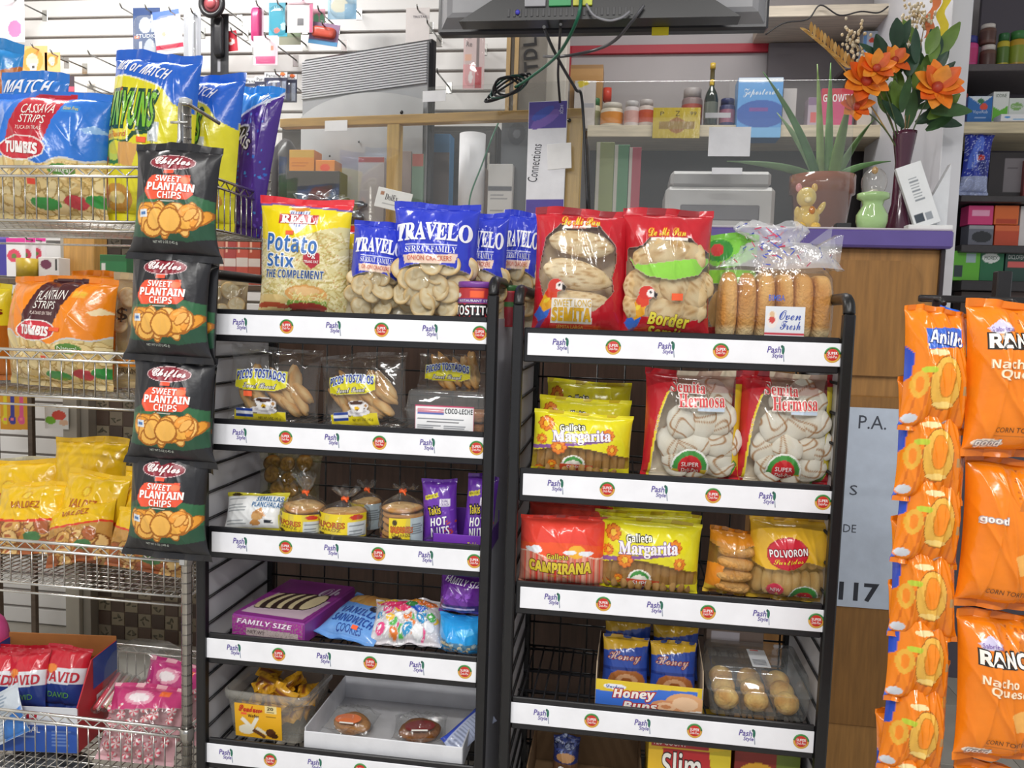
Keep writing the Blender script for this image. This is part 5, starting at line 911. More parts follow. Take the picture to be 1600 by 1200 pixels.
def mints(label, x0, y0_, x1, y1_, Y, seed, rot, n, top):
    w, h, loc = fit(x0, y0_, x1, y1_, Y, None); loc.z = max(loc.z, q4+.004); a = Art(0, 0, 100, 90, 'f0dfe212'); a.p([(0, 0), (100, 0), (100, 24), (0, 34)], top).e(44, 16, 20, 8, 'e8a0b8').e(44, 16, 14, 5, 'f6ecf0').r(70, 6, 82, 13, 'f4703a')
    S = pillow(w, h, .075, seed, wr=1.6, pw=.4, pinch=.04); bc = np.broadcast_to(col('e6b4bc'), a.c.shape).copy(); o = bag('candy_bag', label, 'candy bag', a, S, loc=loc, rot=rot, group='clear bags of pink peppermints', backcol=bc); fill(o, S, spots(n, .06, .94, .06, .72, seed, .12), PEP, 'mint', .0125, .007, .7); return o
mints('clear bag of pink peppermints lying at the front corner of the lowest wire shelf', 150, 1082, 268, 1192, 1.80, 241, (-.5, .02, .05), 34, 'c8407a')
mints('clear bag of pink peppermints with a magenta header, farther back by the post', 206, 1068, 312, 1180, 1.93, 242, (-.3, .04, -.1), 26, 'c03a7e')
t = thing('candy_tray', 'large open clear bag with a curved rim behind the peppermints', 'clear bag', (at(212, 1150, 2.0).x, 2.04, q4)); m = MB(); P = []
for z, f in ((0, .9), (.05, 1), (.12, 1.02), (.17, .9), (.205, .55), (.212, .1)): P.append([(x*f, y*f, z) for x, y in rrect(-.115, -.09, .115, .09, .05, 5)])
m.grid(np.array(P), 'e6ecee10', close=True); m.build('clear_sheet', RG, t)
STW = []
for s, hx in ((1, 'c83a44'), (2, 'd8c49a'), (3, 'b8323e')):
    m = MB(); m.tube([(0, 0, -.075), (0, 0, .075)], .0055, hx, 8); m.tube([(0, 0, -.08), (0, 0, -.065)], .0062, 'efe6e2', 8); STW.append((m, hx))
for i in range(6):
    p0, p1 = at(150+i*13, 1108-i*3, 1.89), at(186+i*13, 1054+i*4, 2.0); mb = MB(); p0.z = max(p0.z, q4+.03); hx = STW[i % 3][1]; d_ = p1-p0
    for k in range(3): o_ = Vector((.006*(k-1), 0, .004*(k == 1))); mb.tube([p0+o_, p1+o_], .0046, (hx, 'e2556a', 'f0d8d4')[(i+k) % 3], 7)
    mb.tube([p0-d_*.04, p0+d_*.5, p1+d_*.04], .0128, 'f4eeee06', 10); o = mb.build('candy_stick_pack', PR); tag(o, ('long clear pack of candy sticks leaning by the seed carton, %s from it' % ('first', 'second', 'third', 'fourth', 'fifth', 'sixth')[i]), 'candy', 'clear packs of candy sticks')
m = MB(); m.ell((0, 0, .05), (.03, .04, .075), 'e05a9a', 16); tag(m.build('pink_ball_bag', PL, None, (at(-6, 1000, 1.99).x, 1.99, at(0, 1015, 1.99).z-.02)), 'bright pink rounded package at the picture edge above the seed carton', 'package')
m = MB(); g = np.random.RandomState(2)
tag(lumpy((0, 0, .045), (.12, .07, .045), '3c4046', '6a6e74', .12, 5, 3, 40, .9).build('grey_bundle', PM, None, (at(60, 1185, 1.84).x, 1.86, q4-.115)), 'dark grey crinkled bundle on the base shelf below the seed carton', 'bundle')
# ------------------------------------------------------------------ hanging strip of plantain chips
def chifles():
    a = Art(0, 0, 140, 190, '242428', 1.2); a.p([(0, 100), (30, 86), (80, 82), (140, 98), (140, 152), (100, 160), (0, 154)], '27503a').p([(0, 104), (60, 92), (40, 128), (0, 138)], '3a6e48').p([(100, 84), (140, 92), (140, 126), (120, 130)], '336844').e(70, 34, 38, 12.5, 'e8c9cc').e(70, 34, 37, 11.6, '7c1f2e').e(70, 34, 35, 10, '8d2434')
    a.t(script('Chifles'), 42, 26, 100, 43, 'f2e4e4', b=.5).r(60, 46, 77, 53, 'f0583a').p([(42, 57), (104, 54), (106, 68), (112, 70), (112, 84), (102, 94), (40, 96), (32, 84), (34, 68)], 'e8583a').t(heavy('SWEET'), 49, 57, 91, 67, 'f8f2ee', rot=1).e(97, 62, 8, 5, 'e8825a').t(heavy('PLANTAIN'), 37, 69, 113, 81, 'f8f2ee', b=.3).t(heavy('CHIPS'), 55, 83, 95, 94, 'f8f2ee').r(56, 97, 84, 99, 'd8d4cc')
    a.chips(20, 72, 124, 60, 20, 18, ('f0b04a', 'ec9f36', 'f4c06a'), 'a8641c', .68).chips(10, 80, 132, 46, 13, 19, ('f0b04a', 'f2b858'), 'a8641c', .8).chips(4, 108, 118, 12, 10, 15, ('f0a040', 'f4b860'), 'b06a1c', .6)
    return a.r(20, 112, 36, 124, 'dfe6ee').r(23, 115, 33, 121, '4a7ab8').t('NET WT 5 OZ (142 g)', 44, 160, 84, 165, 'cfd6cc')
ca = chifles(); SY = 1.56
w, h, loc = fit(206, 228, 338, 412, SY); S = pillow(w, h, .062, 251, pinch=.09, seal=.06, pw=.55, wr=1.2, flare=.14); loc.z = at(270, 408, SY).z
c0 = bag('chip_bag', 'black bag of sweet plantain chips, topmost on the hanging strip', 'snack bag', ca, S, m=PM, loc=loc, rot=(-.05, .03, .05), group='black plantain chip bags on the strip', backcol='1e1e22')
for n, (px, pb, ry, rz) in enumerate(((262, 566, .02, -.03), (266, 728, .03, .04), (260, 872, .02, 0))):
    p = at(px, pb, SY+.006*(n+1)); dup(c0, (p.x, p.y, p.z), 'black bag of sweet plantain chips, %s on the hanging strip' % ('second from the top', 'third from the top', 'lowest')[n], (-.05, ry, rz))
for n, (px, pb) in enumerate(((322, 418), (326, 582), (322, 740))):
    p = at(px, pb, SY+.07+.004*n); dup(c0, (p.x-.012, p.y, p.z+.012), 'black plantain chip bag turned edge-on behind the %s bag of the strip' % ('topmost', 'second', 'third')[n], (-.03, .05, -.75)).scale = (.72, .8, .98)
t = thing('clip_strip', 'metal clip strip that carries the black plantain chip bags', 'hanger', (0, 0, 0)); p = at(282, 160, SY+.03); q = at(276, 880, SY+.04); m = MB(); m.box(p.x-.006, p.y, q.z, p.x+.006, p.y+.0015, p.z-.02, 'd8dade', .0004); m.build('strip', CH, t)
m = MB(); m.tube([(p.x, CY+.0, p.z-.004), (p.x, p.y+.03, p.z+.004), (p.x, p.y-.002, p.z-.004), (p.x, p.y-.004, p.z-.075), (p.x, p.y-.012, p.z-.095)], .0042, 'd4d4d2', 8); m.build('hook', CH, t)
m = MB(); m.tube([(p.x-.018, p.y-.006, p.z-.042), (p.x+.02, p.y-.006, p.z-.042)], .0028, 'dcdcda', 8); m.box(p.x-.007, p.y-.014, p.z-.105, p.x+.007, p.y-.004, p.z-.088, 'd9dad8'); m.build('clip', CH, t)
# ------------------------------------------------------------------ hanging bags beside the rack
HY = 1.36
t = thing('bag_merchandiser', 'black floor stand with prongs that carries the two columns of orange bags', 'display stand', (0, 0, 0))
p, q = at(1436, 466, HY+.1), at(1700, 462, HY+.1); zz = p.z
m = MB(); m.box(p.x, HY+.095, zz-.006, q.x+.12, HY+.107, zz+.006, '1c1a1c', .002); m.build('cross_bar', BK, t)
for nm, px in (('upright', 1560), ('upright', 1690)):
    x = at(px, 600, HY+.1).x; m = MB(); m.box(x-.012, HY+.107, 0, x+.012, HY+.127, zz+.05, '1a181a', .002); m.build(nm, BK, t)
m = MB(); m.box(at(1500, 600, HY+.1).x, HY-.12, 0, q.x+.2, HY+.3, .02, '1c1a1c', .004); m.build('base', BK, t)
for px, yy in ((1474, 474), (1588, 476)):
    x = at(px, yy, HY).x
    m = MB(); m.tube([(x, HY+.1, zz), (x, HY+.012, zz-.004), (x, HY-.004, zz-.012)], .004, '1a181a', 8); m.build('prong', BK, t)
    m = MB(); m.box(x-.006, HY+.030, .3, x+.006, HY+.0312, zz-.004, '2a2426', .0003); m.build('hang_strip', BK, t)
def ringbag(logo=True):
    a = Art(0, 0, 100, 190, 'e87f12'); a.back = '2c4fc0'
    for i in range(7): a.p([(12+i*12, 110), (14+i*12, 110), (8+i*14, 190), (5+i*14, 190)], 'cf6a0e')
    if logo: a.p([(18, 38), (76, 32), (78, 62), (20, 70)], '3a66c8').t(slant('Anillo'), 22, 40, 76, 62, 'f4f6fa', ol='243a80', ow=.8, rot=5)
    a.e(36, 74, 14, 5, 'e8d8a0').e(50, 118, 25, 40, '9a5a18').e(50, 118, 24, 38, 'e8b44a').e(50, 114, 13, 26, 'c8841f').e(50, 114, 11, 24, 'f08a1c').e(50, 150, 16, 4, 'f2d07a').e(14, 122, 10, 20, 'e0a83a').e(14, 122, 5, 12, 'e8821a')
    a.e(24, 100, 10, 5, 'b8c83a').e(86, 66, 8, 9, 'd8a030').e(86, 66, 5, 6, 'f08a1c').e(10, 172, 9, 7, 'c9ccd4').e(64, 178, 10, 7, 'b9bcc8').e(64, 178, 6, 4, '6a5a6a').p([(0, 62), (7, 76), (5, 108), (0, 116)], '2c4fc0').p([(0, 176), (5, 180), (4, 190), (0, 190)], '3a66c8').r(82, 120, 92, 134, 'b08a5a')
    return a
ra = ringbag(); prev = None
names = ('topmost', 'second from the top', 'third from the top', 'fourth from the top', 'fifth from the top', 'sixth from the top', 'lowest, cut by the bottom edge')
for i, (x0, x1, yb) in enumerate(((1398, 1512, 676), (1396, 1500, 786), (1388, 1496, 884), (1386, 1494, 998), (1376, 1482, 1096), (1366, 1472, 1206), (1362, 1466, 1300))):
    Y = HY-.045+.002*i; p = at((x0+x1)/2, yb, Y)
    if i == 0:
        w, h, loc = fit(1400, 478, 1510, 676, Y); S = pillow(w, h, .066, 301, pinch=.10, seal=.04, pw=.5, wr=2.0, flare=.05); c0 = bag('ring_snack_bag', 'orange bag with a blue name band and ring print, topmost of its column', 'snack bag', ra, S, loc=p, rot=(-.17, .05, .08), group='orange ring snack bags in the hanging column', backcol='cf7018')
    elif i == 1: c0 = bag('ring_snack_bag', 'orange ring print snack bag, %s in its column' % names[i], 'snack bag', ringbag(False), S, loc=p, rot=(-.19, .03, .0), group='orange ring snack bags in the hanging column', backcol='cf7018')
    else: dup(c0, (p.x, p.y, p.z), 'orange ring print snack bag, %s in its column' % names[i], (-.19+.02*(i % 3), .05+.04*((i*7) % 3-1), .08+.10*((i*5) % 3-1))).scale = (1, 1, .97)
a = Art(0, 0, 80, 180, '7cc23a'); a.r(0, 0, 80, 44, '2f6fe0').e(40, 30, 30, 8, '9ad0f4').e(30, 110, 22, 40, '4a9a34')
w, h, loc = fit(1428, 480, 1492, 690, HY+.06); bag('snack_bag', 'green bag with blue top hanging behind the topmost orange ring print bag', 'snack bag', a, pillow(w, h, .04, 302, wr=1.6), loc=loc, rot=(-.05, .04, .2))
def ranch(v=0):
    a = Art(0, 0, 172, 245, 'ea7f14'); a.back = 'd87414'; a.p([(112, 6), (172, 10), (172, 76), (66, 78)], 'c8701e')
    for i in range(120): a.e(a.rng.uniform(70, 172), a.rng.uniform(14, 74), 2.2, 1.6, ('d8843a', 'b8601a')[i % 2])
    if not v: a.p([(20, 44), (40, 30), (58, 44), (44, 52), (26, 52)], 'c9c4e0').t('Sabritas', 24, 42, 56, 49, '7a5aa8')
    a.p([(96, 118), (150, 104), (172, 124), (172, 210), (140, 190), (112, 168)], 'f4c888').p([(104, 122), (146, 112), (160, 150), (124, 160)], 'f8dcae').p([(120, 165), (170, 150), (172, 205), (144, 190)], 'f2bf74').p([(66, 150), (94, 138), (98, 176), (78, 180)], 'f0b05a')
    for i in range(30): a.e(a.rng.uniform(104, 170), a.rng.uniform(112, 196), 1.6, 1.2, ('c8641a', '8a9a3a')[i % 2])
    if v: return a.t('CORN TORTILLA CHIPS', 34, 206, 132, 214, '5a3a18').t(heavy('good'), 14, 90, 50, 104, 'f8f4ee', ol='b9aeb0', ow=1.2)
    a.t(heavy('RANCHERITOS'), 20, 54, 206, 76, 'f8f4ec', ol='2a2420', ow=2.2, b=.5, rot=1).t(heavy('Nacho'), 22, 92, 74, 106, 'fbe6c8', ol='e8a060', ow=.8, rot=2).t(heavy('Queso'), 34, 108, 90, 124, 'fbe6c8', ol='e8a060', ow=.8, rot=2)
    a.t('CORN TORTILLA CHIPS', 34, 196, 132, 204, '5a3a18').lines(34, 208, 90, 212, 1, 'b8681a', 1.4).e(30, 222, 22, 7, 'f4e4d0').t(heavy('good'), 14, 216, 48, 230, 'f8f4ee', ol='b9aeb0', ow=1.2)
    return a
rb = ranch(); rn = ('topmost', 'second from the top', 'third from the top', 'lowest, cut by the bottom edge')
for i, (x0, x1, yb, tl) in enumerate(((1496, 1668, 714, -.02), (1486, 1656, 952, .02), (1476, 1650, 1186, -.02), (1468, 1640, 1420, .01))):
    Y = HY-.045+.006*i; p = at((x0+x1)/2, yb, Y)
    if i == 0:
        w, h, loc = fit(1496, 470, 1668, 714, Y); S = pillow(w, h, .08, 311, pinch=.07, seal=.05, pw=.45, wr=1.8, flare=.03); r0 = bag('tortilla_bag', 'large orange bag of tortilla chips with white lettering, topmost of its column', 'snack bag', rb, S, loc=p, rot=(-.06, tl, .1), group='orange tortilla chip bags in the hanging column', backcol='d87414')
    elif i == 1: bag('tortilla_bag', 'large orange bag of tortilla chips, %s in its column' % rn[i], 'snack bag', ranch(1), S, loc=p, rot=(-.06, tl, .04), group='orange tortilla chip bags in the hanging column', backcol='d87414')
    else: dup(r0, (p.x, p.y, p.z), 'large orange bag of tortilla chips, %s in its column' % rn[i], (-.06, tl, .1+.06*(-1)**i))
def LS(a, b, n): return [a+(b-a)*i/(n-1) for i in range(n)]
# ------------------------------------------------------------------ wall goods on hooks
def hook(px, py, what, Yf=2.93, c='9a9a98'):
    p = at(px, py, Yf); m = MB(); m.tube([(p.x, WB+.004, p.z+.004), (p.x, Yf+.02, p.z), (p.x, Yf, p.z), (p.x, Yf-.012, p.z+.012)], .0032, c, 7); m.box(p.x-.012, WB-.002, p.z-.022, p.x+.012, WB+.004, p.z+.022, 'c9c9c6', .001)
    return tag(m.build('peg_hook', CH), ('peg hook with ' if 'bare' in what else 'peg hook that holds the ')+' '.join(what.split()[:11]), 'hook', 'wire peg hooks on the slatted wall')
def blister(name, label, cat, x0, y0_, x1, y1_, ops, base, Y=2.96, hk=None, roll=0, bub=None, group=None, d=.006):
    """A hanging card: thin card with a punched tab and a moulded front."""
    w, h, loc = fit(x0, y0_, x1, y1_, Y); a = Art(0, 0, 100, 100*(y1_-y0_)/(x1-x0), base, cell=max(2.2, 100/((x1-x0)/1.4))); s = 1.
    for o in ops: getattr(a, o[0])(*o[1:-1] if isinstance(o[-1], dict) else o[1:], **(o[-1] if isinstance(o[-1], dict) else {}))
    t = thing(name, label, cat, loc, (0, roll, 0), group); m = MB(); m.box(-w/2, 0, 0, w/2, .0016, h, base, .0004)
    skin(m, a, lambda u, v, s=1, off=0.: np.stack([(u-.5)*w*.99, -.0004-off+0*u, v*h], -1), smooth=False, off=.0004); m.build('card', CT, t)
    if bub:
        bx0, bz0, bx1, bz1, bc, bd = bub; m = MB(); P = []
        for f, y in ((1, 0), (.97, -bd*.7), (.85, -bd), (.4, -bd*1.05), (.02, -bd*1.06)): P.append([((bx0+bx1)/2*w-w/2+x*f, y-.0005, (bz0+bz1)/2*h+z*f) for x, z in rrect(-(bx1-bx0)/2*w, -(bz1-bz0)/2*h, (bx1-bx0)/2*w, (bz1-bz0)/2*h, min(w*(bx1-bx0), h*(bz1-bz0))*.3, 3)])
        m.grid(np.array(P), bc, close=True, flip=True); m.build('moulded_front', RG if len(bc) == 8 else PL, t)
    if hk: hook((x0+x1)/2, y0_+2 if hk is True else hk, label.split(',')[0], Y-.03)
    return t
blister('hanging_pack', 'navy carded earphone pack with silver pieces and small white name', 'hanging pack', 208, 12, 250, 97, [('r', 0, 0, 100, 30, '2a4272'), ('e', 45, 66, 22, 30, 'c9ccd2'), ('r', 66, 26, 86, 90, 'b4bcd0'), ('r', 6, 104, 24, 116, 'f07a3a'), ('t', 'STUDIO', 12, 98, 88, 112, 'e8ecf4'), ('r', 24, 124, 34, 190, 'd8dade'), ('e', 62, 156, 22, 40, 'aeb4be')], '3a4e78', hk=True, bub=(.1, .1, .9, .85, 'd8e0ea18', .02))
blister('hanging_pack', 'white pouch with blue top and crimson foot hanging by the navy pack', 'hanging pack', 245, 16, 288, 84, [('p', [(0, 0), (100, 0), (100, 18), (0, 30)], '4a6ab8'), ('r', 0, 122, 100, 140, 'b82c4a'), ('e', 50, 78, 34, 30, 'f0f0f2'), ('e', 34, 84, 8, 8, 'f0a080')], 'd4cdd2', Y=2.92, hk=True, roll=-.12, bub=(.1, .12, .9, .88, 'f2f2f41c', .014))
blister('hanging_pack', 'long silver cable pack in clear film', 'hanging pack', 287, 18, 314, 112, [('r', 30, 10, 46, 300, 'e4e6ea'), ('r', 60, 10, 72, 300, '54565c'), ('r', 10, 270, 90, 348, 'f0f0f2')], '9a9ca4', Y=2.9, hk=True, bub=(.1, .06, .9, .9, 'eef0f41c', .02))
blister('hanging_pack', 'black phone holder pack with a small white tag', 'hanging pack', 329, 22, 357, 120, [('r', 20, 20, 80, 220, '3a3a3e'), ('e', 50, 300, 34, 36, '1c1c20'), ('r', 40, 250, 56, 320, '8a8a90')], '26262a', Y=2.94, hk=True, bub=(.25, .3, .8, .95, '1e1e22', .02))
m = MB(); p = at(331, 6, 2.9); m.tube([(p.x+.042*math.cos(k), p.y, p.z+.042*math.sin(k)) for k in np.arange(24)*2*PI/24], .011, '1c1b1e', 8, True); m.ell(p, (.032, .012, .032), '7c3a40', 16); m.ell((p.x, p.y-.008, p.z), (.022, .012, .022), 'a04a50', 14)
tag(m.build('headphone_pack', PL), 'round black item with dull red centre at the top edge of the slatted wall', 'hanging pack'); hook(331, -2, 'round black item', 2.9)
blister('hanging_pack', 'small red and white heart card beside the black phone holder', 'hanging pack', 353, 48, 372, 80, [('e', 50, 90, 30, 26, 'f0e8e4'), ('e', 40, 80, 18, 16, 'd8402a')], 'c22c3c', hk=True, roll=-.1)
blister('hanging_pack', 'white and pink pack in the bright corner of the slatted wall', 'hanging pack', -6, -12, 38, 66, [('e', 66, 130, 24, 30, 'e08ac0'), ('r', 0, 0, 60, 90, 'f0e6ee')], 'f4f0f4', hk=-4)
blister('hanging_pack', 'magenta hair brush in a clear pack', 'hanging pack', 392, 6, 412, 74, [('e', 50, 110, 34, 80, 'c03a78'), ('e', 50, 240, 20, 80, 'd86a9a')], 'dcc8d4', Y=2.95, hk=True, bub=(.15, .1, .85, .9, 'b8346e', .02))
blister('hanging_pack', 'teal pack with coral spot and white script', 'hanging pack', 420, 4, 449, 57, [('r', 0, 0, 100, 40, '1f7f96'), ('t', 'blush', 30, 20, 76, 46, 'e8f4f6'), ('e', 44, 150, 16, 14, 'f07a6a'), ('e', 80, 130, 16, 20, 'bfe6ee')], '2f9ab4', Y=2.9, hk=True, bub=(.1, .1, .9, .9, '2f9ab41c', .015))
blister('hanging_pack', 'white boxy pack with pink edge and bar code, next to the teal pack', 'hanging pack', 446, -10, 489, 51, [('r', 0, 0, 100, 36, 'f0c8d4'), ('r', 0, 36, 100, 42, '7a4a58'), ('r', 44, 90, 66, 116, '5a5a60'), ('r', 88, 40, 100, 142, 'd86a94')], 'efeaec', Y=2.9, hk=-6, bub=(.05, .05, .95, .75, 'efeaec1c', .03))
blister('hanging_pack', 'small green and white folded card', 'hanging pack', 488, 14, 508, 50, [('p', [(8, 60), (30, 30), (48, 60), (48, 150), (8, 150)], '6fb08a'), ('p', [(54, 60), (76, 30), (94, 60), (94, 150), (54, 150)], '7cba94')], 'c88a9a', hk=True)
blister('hanging_pack', 'cream and sky blue pack cut by the top edge', 'hanging pack', 512, -12, 557, 30, [('e', 40, 44, 30, 26, 'd8d2b8'), ('r', 60, 40, 100, 94, '7aa8c8')], '9cc0d6', hk=-8, bub=(.1, .1, .9, .9, 'cfe0ea1c', .02))
blister('hanging_pack', 'red and blue pack hanging askew under the cream and sky blue pack', 'hanging pack', 481, 36, 527, 70, [('e', 50, 40, 40, 14, 'd84a3a'), ('e', 30, 44, 18, 9, 'f08a5a'), ('r', 0, 58, 100, 74, '4a8ab8')], '8a6a8c', Y=2.92, hk=True, roll=.15, bub=(.1, .3, .9, .8, 'c8503c', .015))
blister('hanging_pack', 'pink and white beauty pack below the magenta hair brush', 'hanging pack', 396, 56, 434, 102, [('r', 10, 84, 90, 116, 'd05a8c'), ('r', 14, 20, 70, 60, 'f4eef0'), ('r', 70, 40, 84, 60, 'f08a6a')], 'ecd0da', Y=2.88, hk=True, bub=(.1, .1, .9, .9, 'f4e8ee1c', .02))
blister('hanging_pack', 'dull green pack behind the white boxy pack', 'hanging pack', 436, 48, 470, 70, [('r', 0, 0, 100, 30, '8a9a7a')], 'a8a890', Y=3.0, hk=True)
for i, (x0, y0_) in enumerate(((382, 122), (398, 119), (413, 113), (428, 116))):
    blister('battery_pack', 'battery blister card with white header, %s along its row' % ('first', 'second', 'third', 'fourth')[i], 'battery pack', x0, y0_, x0+36, y0_+44, [('r', 0, 0, 100, 24, 'e9eaee'), ('t', 'Panasonic', 8, 6, 92, 20, '23252c'), ('e', 80, 8, 12, 9, 'f0783a')]+[('r', 12+k*22, 40, 26+k*22, 118, ('2a3a78', '9aa2b4')[k % 2]) for k in range(4)], '33354a', Y=2.94-.035*(i % 3), hk=(True if i == 2 else None), group='battery cards on the slatted wall', bub=(.1, .05, .9, .7, 'd8dce61c', .012))
blister('hanging_pack', 'tall white header card above the silver monitor', 'hanging pack', 634, 12, 671, 66, [('t', 'TRISTAR', 30, 34, 90, 44, '5a5560'), ('lines', 30, 52, 80, 60, 1, 'a8a0a8')], 'd9d2d0', hk=True)
blister('hanging_pack', 'clear pack with a red handled knife', 'hanging pack', 724, 45, 757, 140, [('r', 60, 20, 74, 180, '6a5a5c'), ('r', 56, 180, 90, 280, 'c02838'), ('t', 'Agui', 10, 20, 50, 46, '4a3a40'), ('t', 'Re', 12, 60, 40, 84, '4a3a40'), ('r', 6, 120, 40, 150, 'f0b89a'), ('r', 0, 170, 50, 280, 'e8a8ac'), ('e', 36, 230, 10, 30, 'f2ecec')], 'dcc4c4', Y=2.94, hk=True, bub=(.1, .05, .95, .95, 'f0e6e61c', .012))
for i, (x0, y0_, x1, y1_) in enumerate(((30, 72, 74, 118), (70, 82, 94, 118))):
    blister('hanging_pack', ('orange ring shaped item with white bar code tag', 'narrower orange pack next to the ring shaped item')[i], 'hanging pack', x0, y0_, x1, y1_, [('e', 46, 50, 40, 44, 'f4a850'), ('e', 46, 54, 22, 28, 'f8e0c0'), ('r', 40, 64, 62, 86, 'f8f8f6'), ('r', 46, 70, 56, 80, '55504c')], 'f6c080', hk=True)
blister('hanging_pack', 'small dark card with white print above the blue cassava bag', 'hanging pack', 84, 119, 116, 144, [('t', 'TILLA', 8, 24, 62, 40, 'f0ecec'), ('r', 0, 52, 100, 78, 'c85a70')], '4a4048', Y=2.8)
hook(100, 121, 'small dark card with white print above the blue cassava bag', 2.78)
blister('hanging_pack', 'small grey tag hanging on bare wall near the onion ring bag', 'hanging pack', 136, 131, 149, 152, [('r', 20, 20, 80, 60, '6a6660')], 'b8b4ac', hk=True)
for i, (px, py) in enumerate(((190, 12), (140, 85), (668, 36), (684, 114))): hook(px, py, ('bare end over the white slats', 'bare end above the onion ring bag', 'bare end beside the white header card', 'bare end right of the silver monitor')[i])
# lower wall goods seen between the wire shelves
for i, (x0, c2) in enumerate(((0, 'e0cf2a'), (11, '3a3a9a'), (25, 'e0558a'))): blister('hanging_pack', 'yellow card holding a %s toothbrush shaped spoon, below the second wire shelf' % ('yellow', 'blue', 'pink')[i], 'hanging pack', x0, 612, x0+22, 671, [('r', 24, 10, 50, 180, c2), ('e', 38, 200, 26, 34, c2), ('r', 28, 186, 48, 208, 'f07a8a')], 'dc9a1e', Y=2.88-.03*i, hk=(614 if i == 1 else None))
blister('hanging_pack', 'clear bag with a green and red fishing lure', 'hanging pack', 70, 634, 107, 670, [('e', 24, 62, 24, 16, '7cc23a'), ('e', 60, 40, 30, 20, 'e0584a'), ('e', 80, 70, 20, 12, 'e8c0a0')], 'e8eae8', hk=True)
for i in range(3): blister('hanging_pack', 'white card with a round pink button, %s in its row behind the wire shelves' % ('first', 'second', 'third')[i], 'hanging pack', 10+i*18, 372, 40+i*16, 432, [('r', 0, 0, 100, 22, 'e23a9a'), ('e', 40, 92, 36, 34, 'e0506a'), ('e', 40, 94, 14, 13, '6a8a4a')], 'eceaec', Y=2.86+.05*i, hk=(True if i == 1 else None))
blister('hanging_pack', 'deep blue pack at the picture edge behind the wire shelves', 'hanging pack', -8, 360, 14, 430, [('r', 0, 0, 100, 60, '7a6ac8')], '4a44a0', hk=True)
# wooden post and ledge behind the wire shelving
p, q = at(20, 436, 2.62), at(425, 442, 2.62); zl = at(200, 440, 2.62).z; m = MB(); m.box(p.x, 2.60, zl-.02, q.x, 2.83, zl, '6a5a4c', .002); m.box(p.x-.1, 2.6, zl-.02, p.x, 2.83, zl, '6a5a4c'); m.box(p.x-.1, 2.62, 0, p.x-.08, 2.64, zl-.02, '5a4c40'); m.box(q.x-.02, 2.62, 0, q.x, 2.64, zl-.02, '5a4c40'); m.box(p.x-.1, 2.80, 0, p.x-.08, 2.82, zl-.02, '5a4c40'); m.box(q.x-.02, 2.80, 0, q.x, 2.82, zl-.02, '5a4c40')
tag(m.build('side_table', WD), 'narrow brown side table behind the wire shelving', 'table')
p, q = at(98, 360, 2.74), at(146, 360, 2.74); m = MB(); m.box(p.x, 2.74, zl, q.x, 2.82, at(100, 345, 2.74).z, 'c99a56', .003); tag(m.build('timber_post', WV), 'pale timber post standing on the side table behind the wire shelves', 'post')
def small(name, label, cat, x0, y0_, x1, y1_, Y, z, ops, base, d=.06, rot=(0, 0, 0), m=CT, group=None):
    w, h, loc = fit(x0, y0_, x1, y1_, Y, z); a = Art(x0, y0_, x1, y1_, base)
    for o in ops: getattr(a, o[0])(*(o[1:-1] if isinstance(o[-1], dict) else o[1:]), **(o[-1] if isinstance(o[-1], dict) else {}))
    return carton(name, label, cat, a, w, h, d, base, loc, rot, group, m)
small('carton', 'small white box with a round dark print on the side table', 'box', 60, 402, 92, 440, 2.66, zl, [('e', 72, 414, 9, 8, '7a3a5a'), ('r', 86, 404, 90, 424, '2a2a2a')], 'e9e6e4')
small('carton', 'green box on the side table beside the wooden post', 'box', 156, 398, 198, 440, 2.68, zl, [('r', 156, 398, 198, 408, '2a6a3c'), ('r', 158, 412, 164, 430, 'e0e0dc')], '2f7d4a')
for i in range(4): small('carton', 'dusky red carton %s the side table end, seen above the rack hoop' % ('first from', 'second from', 'third from', 'fourth from')[i], 'box', 388-i*19, 352+i, 407-i*19, 440, 2.70, zl, [('r', 380-i*19, 400, 407-i*19, 412, 'd8cfc8'), ('r', 390-i*19, 362, 394-i*19, 392, 'e8b8a0')], ('b0503c', 'c0584a', 'a84a48', 'b86a5a')[i], group='dusky red cartons on the side table')
a = MB(); w, h, loc = fit(29, 404, 58, 440, 2.66, zl); a.lathe([(0, 0), (w/2, 0), (w/2, h), (w*.25, h), (w*.25, h*.5), (0, h*.5)], 'b59a2a', 20); tag(a.build('tape_roll', PL, None, loc), 'yellow roll standing on the side table', 'roll')
# ------------------------------------------------------------------ counter screen: timber frame with clear sheet
LE = kz-.02
sl, sr_ = at(436, 300, 2.54), at(905, 300, 2.40); sl = Vector((sl.x, 2.54, 0)); sr_ = Vector((sr_.x, 2.42, 0)); dv = (sr_-sl); SL = dv.length; rz = math.atan2(dv.y, dv.x)
t = thing('counter_screen', 'timber framed clear screen standing on the counter behind the cracker bags', 'screen', (sl.x, sl.y, LE+.001), (0, 0, rz)); zr = at(620, 178, 2.48).z-LE; fx = lambda px: (at(px, 250, sl.y+(px-436)/469*(sr_.y-sl.y))-sl).to_2d().length
m = MB(); m.box(0, 0, zr-.028, SL, .035, zr, 'c9a05a', .002); m.build('top_rail', WD, t)
for px0, px1 in ((604, 623), (884, 906)): m = MB(); m.box(fx(px0), .001, 0, fx(px1), .034, zr-.028, 'cda860', .002); m.build('post', WV, t)
m = MB(); m.box(0, 0, 0, SL, .035, .022, 'b58a4c', .002); m.build('bottom_rail', WD, t)
m = MB(); zt = at(620, 138, 2.48).z-LE; m.box(0, -.006, .01, SL, -.002, zt, 'eef2f005', .001); m.build('clear_sheet', GL, t)
for px, py in ((628, 172), (888, 193)): m = MB(); m.ell((fx(px), -.008, at(px, py, 2.45).z-LE), (.006, .004, .006), '1a1614', 10); m.build('screw', BK, t)
